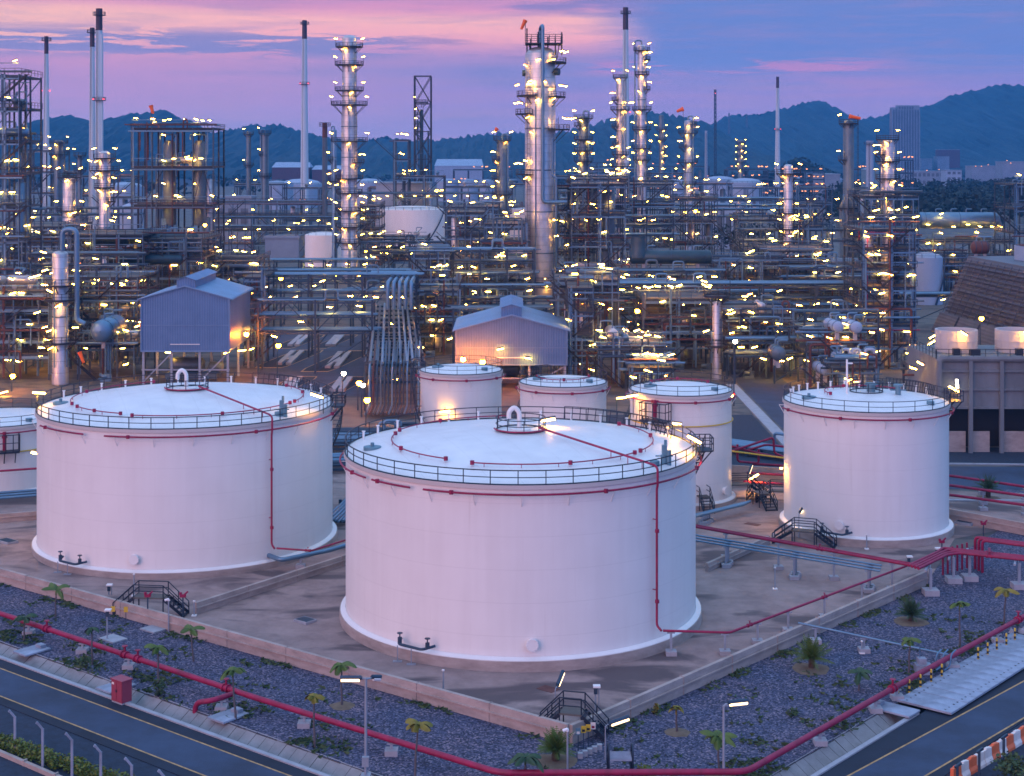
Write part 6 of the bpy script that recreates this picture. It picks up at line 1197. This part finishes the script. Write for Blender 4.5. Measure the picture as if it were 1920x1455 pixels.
# ---- more racks: the plant is packed with horizontal pipe runs between the frames
for i,(lb,a,b,Y,ys,n,lp) in enumerate([
 ('double pipe rack low at the left edge in front of the first frames',-20,128,282,(640,612),12,5),
 ('triple pipe rack behind the big pale column at the left front',60,262,322,(520,498,476),14,6),
 ('triple pipe rack under the dark storeyed frame',240,410,402,(478,456,440),14,7),
 ('double pipe rack in front of the small pale tank',470,700,385,(505,488),12,7),
 ('double pipe rack crossing behind the upper pipe bridge',480,780,352,(528,508),12,7),
 ('triple pipe rack between the pinkish structure and the main column',800,1000,332,(512,490,468),14,8),
 ('double pipe rack right behind the orange lit shelter',850,1080,288,(602,578),12,7),
 ('triple pipe rack behind the upright pipes right of the shelter',1090,1260,312,(570,548,526),14,8),
 ('double pipe rack under the long teal duct',1150,1350,318,(528,508),12,7),
 ('triple pipe rack behind the free standing slim column',1300,1460,308,(590,568,548),14,8),
 ('double pipe rack low before the lamp lit frame at right',1370,1520,266,(662,636),12,6),
 ('triple pipe rack between the slim lit column and the tower frame',1470,1640,330,(540,520,500),14,8),
 ('double pipe rack low behind the exchangers at the right front',1500,1640,278,(610,585),12,6),
 ('double pipe rack high behind the slim lit column',1390,1640,415,(450,430),12,8),
 ('triple pipe rack behind the tall bright pipe frame',1060,1260,420,(440,422,405),14,8),
 ('double pipe rack high left of the main column',840,1000,405,(448,428),12,7),
 ('double pipe rack at the far left in the third row',-20,200,405,(470,448),12,7),
 ('double pipe rack in front of the big distant white tank',690,845,430,(470,455),12,6),
 ('far double pipe rack at the foot of the left chimneys',20,260,560,(402,390),10,8),
 ('far double pipe rack right of the tallest right column',1210,1500,540,(405,392),10,10)]):
    rack(lb,(ax(a,Y),Y),(ax(b,Y),Y+1.0),[az(y,Y) for y in ys],6,n,lp,6.5,r=(.1,.26),mats=('pale_pipe','steel','grey_vessel','steel'))
# ================================================================ DISTANCE: town, trees, hills
def lin(r,g,b): return tuple(((c/255)/12.92 if c<=10 else (((c/255)+.055)/1.055)**2.4) for c in (r,g,b))
def building(label,px0,px1,Y,top,depth=12,m='town_wall',roof='flat',floors=0,base=0,lights=0,cat='building',name='building'):
    x0,x1=ax(px0,Y),ax(px1,Y); zt=az(top,Y); t=thing(name,label,cat,((x0+x1)/2,Y,base),'distant town buildings'); mb=MB(); mb.box((x0,Y,base),(x1,Y+depth,zt)); mb.build('wall',m,t,False)
    mb=MB()
    if roof=='gable': h=(x1-x0)*.14; xm=(x0+x1)/2; mb.add([(x0-.5,Y-.5,zt+.02),(x1+.5,Y-.5,zt+.02),(x1+.5,Y+depth,zt+.02),(x0-.5,Y+depth,zt+.02),(x0+2,Y+depth/2,zt+h),(x1-2,Y+depth/2,zt+h)],[(0,1,5,4),(2,3,4,5),(1,2,5),(3,0,4)])
    else: mb.box((x0-.4,Y-.4,zt+.02),(x1+.4,Y+depth+.4,zt+.9))
    mb.build('roof',{'gable':'far_white','tile':'rooftile','flat':'town_wall'}[roof],t,False)
    if floors:
        h=(zt-base)/floors; n=max(2,int((x1-x0)/5)); w=(x1-x0)/n
        for k in range(floors):
            for i in range(n): 
                mb=MB(); mb.box((x0+w*i+w*.2,Y-.12,base+h*k+h*.35),(x0+w*(i+1)-w*.2,Y-.02,base+h*k+h*.8)); mb.build('window','town_dark',t,False)
    for i in range(lights): lamp(t,(rnd.uniform(x0,x1),Y-2,zt+rnd.uniform(-2,3)),'dist')
    return t
Y=3000; x0,x1=ax(1673,Y),ax(1724,Y); zt=az(206,Y); t=thing('tower_block','tall grey tower block standing before the right hills','tower block',((x0+x1)/2,Y,0)); mb=MB(); mb.box((x0,Y,0),(x1,Y+22,zt)); mb.build('wall','tower_glass',t,False)
for i in range(11):
    mb=MB(); x=x0+(x1-x0)*i/10; mb.box((x-.8,Y-1.4,0),(x+.8,Y-.1,zt)); mb.build('facade_rib','town_wall',t,False)
mb=MB(); mb.box((x0,Y,zt+.1),(x0+7,Y+20,zt+5)); mb.box((x0+11,Y,zt+.1),(x1,Y+20,zt+9)); 
for i in range(6): mb.box((x0+13+i*5,Y-.6,zt+1.5),(x0+16+i*5,Y-.1,zt+6.5),1)
mb.build('roof_crown',['town_wall','town_dark'],t,False)
for k in range(0,30): 
    mb=MB(); z=4+k*(zt-6)/30; mb.box((x0,Y-.6,z),(x1,Y-.15,z+1.2)); mb.build('floor_band','town_dark',t,False)
building('huge pale hall with a sloping white roof before the middle hills',815,905,2200,311,60,'far_white','gable')
building('low building with a blue white roof right of the wide silver column',1704,1770,1900,322,40,'town_wall','flat',2,lights=2); building('white stepped building beside the blue white roofed one',1775,1803,1850,320,25,'far_white','flat',3); building('long pinkish building at the right below the hills',1822,1872,2100,312,30,'town_wall','flat',0,lights=3); building('pale building at the right edge below the hills',1880,1925,2000,304,30,'town_wall','flat',0,lights=2)
building('faint grey block right of the tower block',1728,1748,3100,298,30,'town_wall','flat',0); building('faint pale block below the right hill slope',1758,1780,3100,294,30,'town_wall','flat',0); building('reddish hillside building at the right',1760,1800,3300,281,25,'rooftile','flat',0)
building('row of reddish sheds behind the pointed chimney',510,580,2000,314,40,'rooftile','gable'); building('reddish shed between chimney and lamp covered column',585,640,2000,318,40,'rooftile','gable'); building('white boxy house among the trees at the right centre',1342,1374,640,386,14,'far_white','flat',1); building('white low house beside the boxy one at the right centre',1318,1340,650,396,12,'far_white','flat',1)
building('green walled shed left of the wide silver column',1628,1648,1000,318,20,'gauge_blue','gable'); building('grey shed behind the far lone chimney lamps',1525,1575,1300,328,40,'town_wall','flat',0)
building('long pale site building with a light roof behind the rows of lamps',400,470,640,372,14,'town_wall','flat',1); building('low grey switch building left of the small pale tank',497,560,585,447,14,'town_wall','flat',0); building('long pale roofed building left of the flare derrick',705,805,660,346,20,'far_white','flat',0)
def tree(label,px,Y,h,r,n=260,m='tree_leaf'):
    x=ax(px,Y); t=thing('tree',label,'tree',(x,Y,0),'dark trees in the plant'); mb=MB(); mb.tube([(x,Y,0),(x+.2,Y,h*.35),(x-.1,Y,h*.7)],.35,7,r1=.15)
    for k in range(4): a=k*1.6+px; mb.tube([(x,Y,h*.35),(x+r*.5*math.cos(a),Y+r*.5*math.sin(a),h*.65)],.15,5,r1=.06)
    mb.build('trunk','bark',t); mb=MB()
    for k in range(9): a=rnd.uniform(0,6.28); q=rnd.uniform(.2,.75)*r; leafcloud(mb,(x+q*math.cos(a),Y+q*math.sin(a),h*rnd.uniform(.5,.88)),r*.5,r*.5,h*.18,n//9,1.1)
    mb.build('crown',m,t)
for i,(px,Y,h,r) in enumerate([(1352,560,13,7),(1372,575,15,8),(1402,600,14,8),(1425,610,12,7),(1540,700,15,8),(1300,640,14,7),(1660,800,18,10),(1700,780,15,9)]): tree(['leftmost dark tree beside the boxy white house','dark tree right behind the boxy white house','broad dark tree right of the boxy white house','dark tree at the foot of the far lone chimney','dark tree behind the slim lit column','dark tree beneath the pale windsock column','dark tree right of the brown grey column','dark tree left of the woodland at the right'][i],px,Y,h,r)
mb=MB()      # wood on the right and scattered belts: reads as one mass
for i in range(300):
    px=rnd.uniform(1560,2050); Y=rnd.uniform(820,1500); leafcloud(mb,(ax(px,Y),Y,rnd.uniform(6,12)),rnd.uniform(7,12),9,rnd.uniform(4,7),60,3.4)
for i in range(150):
    px=rnd.uniform(-150,2000); Y=rnd.uniform(1500,2600); leafcloud(mb,(ax(px,Y),Y,rnd.uniform(3,7)),rnd.uniform(10,22),14,rnd.uniform(4,7),40,5.5)
for i in range(110):
    px=rnd.uniform(1400,1560); Y=rnd.uniform(1750,2000); leafcloud(mb,(ax(px,Y),Y,4+26*max(0,1-abs(px-1500)/75)*rnd.uniform(.3,1)),14,14,9,50,5)
tag(mb.build('woodland','tree_leaf'),'dark wood and tree belts between the plant and the hills','woodland',kind='stuff')
def ridge(name,pts,Yr,depth,rough=1.0):
    mb=MB(); X=[]; px=-500
    while px<=2420:
        for a,b in zip(pts,pts[1:]):
            if a[0]<=px<=b[0]:
                u=(px-a[0])/(b[0]-a[0]); u=u*u*(3-2*u) if abs(b[0]-a[0])<120 else u; y=a[1]*(1-u)+b[1]*u; break
        else: y=pts[0][1] if px<pts[0][0] else pts[-1][1]
        X.append((ax(px,Yr),max(-2,az(y,Yr)))); px+=4
    R=random.Random(5); m=16; k=len(X); vs=[]; fs=[]; ph=[R.uniform(0,6) for _ in range(8)]
    for j in range(-5,m+1):
        for i,(x,z) in enumerate(X):
            if j<=0: f=1-.12*abs(j)**1.2/2; yy=Yr-j*80
            else: f=max(0,1-(j/m))**1.15; yy=Yr-depth*j/m
            w=math.sin(x*.006+ph[0]+j*.35)*.5+math.sin(x*.013+ph[1]-j*.5)*.3+math.sin(x*.031+ph[2])*.2
            vs.append((x+R.uniform(-2,2),yy+w*120*(1 if j>0 else 0),z*f*(1+.10*w*(1 if 0<j<m else 0))-(4 if j==m else 0)+(R.uniform(-5,6)*rough if j<m else 0)))
    n=m+6
    for j in range(n-1):
        for i in range(k-1): fs.append((j*k+i,(j+1)*k+i,(j+1)*k+i+1,j*k+i+1))
    mb.add(vs,fs); o=mb.build(name,'hill_wood'); o['kind']='structure'
ridge('hills',[(-500,300),(-200,285),(0,252),(45,238),(92,221),(132,219),(175,229),(215,223),(252,215),(306,209),(345,226),(395,250),(440,243),(475,236),(516,234),(560,244),(600,256),(650,262),(695,263),(725,259),(765,262),(800,264),(860,258),(905,252),(955,248),(1000,250),(1060,246),(1105,236),(1140,226),(1185,216),(1235,211),(1275,219),(1312,228),(1345,244),(1372,262),(1395,284),(1420,306),(1450,313),(2420,315)],3600,1100)
ridge('hills',[(-500,312),(1150,312),(1260,262),(1330,234),(1372,217),(1420,216),(1440,210),(1475,203),(1510,193),(1540,190),(1562,202),(1580,213),(1608,224),(1650,219),(1680,213),(1735,200),(1790,179),(1830,167),(1862,161),(1900,160),(1940,158),(2050,150),(2200,170),(2420,210)],4600,1300)
# ================================================================ SKY, SUN, CAMERA
w=bpy.data.worlds.new('World'); SC.world=w; w.use_nodes=True; nt=w.node_tree; nt.nodes.clear(); L=nt.links
class X_:
    def __init__(s,o): s.o=o
def mth(op,a,b=None,c=None,clamp=False):
    n=N(nt,'ShaderNodeMath',operation=op); n.use_clamp=clamp
    for i,v in enumerate((a,b,c)):
        if v is None: continue
        if isinstance(v,X_): L.new(v.o,n.inputs[i])
        else: n.inputs[i].default_value=v
    return X_(n.outputs[0])
def sstep(v,a,b):
    n=N(nt,'ShaderNodeMapRange',interpolation_type='SMOOTHSTEP'); L.new(v.o,n.inputs[0]); n.inputs[1].default_value=a; n.inputs[2].default_value=b; return X_(n.outputs[0])
def mixc(f,a,b):
    n=N(nt,'ShaderNodeMix',data_type='RGBA')
    if isinstance(f,X_): L.new(f.o,n.inputs[0])
    else: n.inputs[0].default_value=f
    for i,v in ((6,a),(7,b)):
        if isinstance(v,X_): L.new(v.o,n.inputs[i])
        else: n.inputs[i].default_value=(*v,1)
    return X_(n.outputs[2])
tc=N(nt,'ShaderNodeTexCoord'); sx=N(nt,'ShaderNodeSeparateXYZ'); L.new(tc.outputs['Generated'],sx.inputs[0]); x,y,z=[X_(o) for o in sx.outputs]
ang=mth('ARCTAN2',x,y); hyp=mth('SQRT',mth('ADD',mth('MULTIPLY',x,x),mth('MULTIPLY',y,y))); e=mth('DIVIDE',z,mth('MAXIMUM',hyp,.05)); 
def noise(su,se,det=6,rough=.6,off=0,dist=0):
    cb=N(nt,'ShaderNodeCombineXYZ'); L.new(mth('MULTIPLY',ang,su).o,cb.inputs[0]); L.new(mth('MULTIPLY',e,se).o,cb.inputs[1]); cb.inputs[2].default_value=off
    n=N(nt,'ShaderNodeTexNoise'); n.inputs['Scale'].default_value=1; n.inputs['Detail'].default_value=det; n.inputs['Roughness'].default_value=rough; n.inputs['Distortion'].default_value=dist; L.new(cb.outputs[0],n.inputs[0]); return X_(n.outputs[0])
n1=noise(7,70,6,.6,1.3); n2=noise(14,170,7,.62,4.2,.4); n3=noise(4,40,4,.5,9.1)
ee=mth('ADD',e,mth('MULTIPLY',mth('SUBTRACT',n3,.5),.018))
def rampx(v,scale,stops):
    r=ramp(nt,[(p/scale,lin(*c)) for p,c in stops]); L.new(mth('DIVIDE',v,scale).o,r.inputs[0]); return X_(r.outputs[0])
left=rampx(ee,.12,[(0,(138,128,192)),(.12,(165,140,195)),(.016,(140,134,200)),(.036,(170,138,198)),(.052,(188,144,196)),(.066,(212,152,190)),(.075,(250,176,184)),(.086,(255,190,186)),(.094,(222,152,190)),(.105,(190,142,196))])
right=rampx(ee,.12,[(0,(128,122,192)),(.12,(108,132,208)),(.02,(128,124,198)),(.038,(142,126,200)),(.05,(130,128,202)),(.062,(112,130,206))])
a_n=mth('ADD',ang,mth('MULTIPLY',mth('SUBTRACT',n1,.5),.10))
fm_=mth('MULTIPLY',sstep(a_n,.03,.10),1.0); fl=sstep(mth('ADD',ang,mth('MULTIPLY',mth('SUBTRACT',n1,.5),.25)),-.30,.12)
f=mth('ADD',mth('MULTIPLY',fm_,sstep(e,.05,.075)),mth('MULTIPLY',fl,mth('SUBTRACT',1.0,sstep(e,.05,.075))))
col=mixc(f,left,right)
# warmer peach towards the far left
col=mixc(mth('MULTIPLY',mth('MULTIPLY',mth('SUBTRACT',1.0,sstep(ang,-.36,-.12)),mth('MULTIPLY',sstep(e,.058,.08),mth('SUBTRACT',1.0,sstep(e,.090,.1)))),.8),col,lin(255,200,178))
# slate blue cloud banks on the left and the top middle
ck=mth('MULTIPLY',sstep(n2,.43,.50),mth('MULTIPLY',mth('MULTIPLY',sstep(e,.058,.067),mth('SUBTRACT',1.0,sstep(e,.074,.084))),mth('SUBTRACT',1.0,sstep(ang,-.10,-.03))))
col=mixc(mth('MULTIPLY',ck,.9),col,lin(128,132,196))
ck=mth('MULTIPLY',sstep(n2,.52,.62),mth('MULTIPLY',mth('MULTIPLY',sstep(e,.052,.06),mth('SUBTRACT',1.0,sstep(e,.075,.082))),mth('SUBTRACT',1.0,sstep(mth('ABSOLUTE',mth('ADD',ang,.03)),.04,.07))))
col=mixc(mth('MULTIPLY',ck,.5),col,lin(150,124,180))
ck=mth('MULTIPLY',sstep(n1,.47,.60),mth('MULTIPLY',sstep(e,.086,.094),mth('MULTIPLY',sstep(ang,-.03,.01),mth('SUBTRACT',1.0,sstep(ang,.12,.16)))))
col=mixc(mth('MULTIPLY',ck,.8),col,lin(132,124,190))
# pink streaks on the right
st=mth('MULTIPLY',sstep(n2,.44,.56),mth('MULTIPLY',mth('MULTIPLY',sstep(e,.049,.055),mth('SUBTRACT',1.0,sstep(e,.058,.063))),mth('MULTIPLY',sstep(ang,.03,.07),mth('SUBTRACT',1.0,sstep(ang,.20,.27)))))
col=mixc(mth('MULTIPLY',st,.75),col,lin(206,132,190))
st=mth('MULTIPLY',sstep(n1,.40,.60),mth('MULTIPLY',mth('MULTIPLY',sstep(e,.034,.042),mth('SUBTRACT',1.0,sstep(e,.046,.053))),mth('MULTIPLY',sstep(ang,.05,.1),mth('SUBTRACT',1.0,sstep(ang,.22,.30)))))
col=mixc(mth('MULTIPLY',st,.45),col,lin(186,132,194))
col=mixc(mth('MULTIPLY',sstep(n2,.42,.70),.38),col,lin(158,134,188)); col=mixc(mth('MULTIPLY',sstep(n1,.5,.75),.3),col,lin(122,124,178))
# the dome above: blue to pale zenith; the sky behind the viewer glows pink and lavender
up=ramp(nt,[(0,(.30,.34,.66)),(1,(.50,.78,1.22)),(.25,(.34,.50,.92)),(.6,(.43,.68,1.10))]); L.new(mth('MULTIPLY',z,1.0).o,up.inputs[0])
gl=N(nt,'ShaderNodeMix',data_type='RGBA',blend_type='MULTIPLY'); gl.inputs[0].default_value=1; L.new(col.o,gl.inputs[6]); lo=mixc(sstep(e,0.0,.10),(1.85,1.62,1.16),(1.26,1.12,.92)); L.new(lo.o,gl.inputs[7]); col=X_(gl.outputs[2])   # the low sky is seen through the haze
col=mixc(sstep(e,.10,.22),col,X_(up.outputs[0]))
bk=mth('MULTIPLY',mth('SUBTRACT',1.0,sstep(y,-.75,.05)),mth('SUBTRACT',1.0,sstep(z,.15,.75)))
pinkf=mth('MULTIPLY',bk,sstep(ang,-3.3,3.0)); 
side=sstep(x,-.45,.40)   # left-behind is pink, right-behind bluer
bcol=mixc(side,(1.65,.98,1.08),(.14,.38,1.12))
col=mixc(bk,col,bcol)
col=mixc(sstep(mth('MULTIPLY',z,-1.0),0.0,.02),col,(.06,.06,.09))
bg=N(nt,'ShaderNodeBackground'); L.new(col.o,bg.inputs[0]); bg.inputs[1].default_value=1.0; ow=N(nt,'ShaderNodeOutputWorld'); L.new(bg.outputs[0],ow.inputs[0])
sd=bpy.data.lights.new('sun','SUN'); sd.energy=.85; sd.angle=RAD(45); sd.color=(1.0,.44,.46); so=bpy.data.objects.new('sun',sd); COL.objects.link(so); so.rotation_euler=(RAD(74),0,RAD(-40))
cd=bpy.data.cameras.new('camera'); cam=bpy.data.objects.new('camera',cd); COL.objects.link(cam); cam.location=(0,0,HC); cam.rotation_euler=(RAD(90),0,0); cd.sensor_width=36; cd.lens=36*F/1920; cd.shift_y=-(1455/2-HY)/1920; cd.clip_start=1; cd.clip_end=20000; SC.camera=cam
HAZE=globals().get('HAZE_ON',True)
if HAZE:
    mb=MB(); mb.box((-5200,-60,-2.4),(5200,5600,420)); m=bpy.data.materials.new('haze'); m.use_nodes=True; n_=m.node_tree; n_.nodes.remove(n_.nodes['Principled BSDF']); pv=N(n_,'ShaderNodeVolumePrincipled'); pv.inputs['Color'].default_value=(.05,.44,1.0,1); pv.inputs['Density'].default_value=.00012; pv.inputs['Anisotropy'].default_value=0.0
    n_.links.new(pv.outputs[0],n_.nodes['Material Output'].inputs['Volume']); M['haze']=m; tag(mb.build('haze','haze',smooth=False),'thin evening haze','haze',kind='stuff')
vs=SC.view_settings; vs.view_transform='Standard'; vs.look='None'; vs.exposure=.22; vs.gamma=1
SC.render.engine='CYCLES'; cy=SC.cycles; cy.use_denoising=True; cy.max_bounces=4; cy.diffuse_bounces=2; cy.glossy_bounces=2; cy.transmission_bounces=1; cy.transparent_max_bounces=4; cy.volume_bounces=0; cy.sample_clamp_indirect=3; cy.use_light_tree=True; cy.filter_width=1.6; cy.caustics_reflective=False; cy.caustics_refractive=False
print('LAMPS',NL[0],'OBJECTS',len(COL.objects))
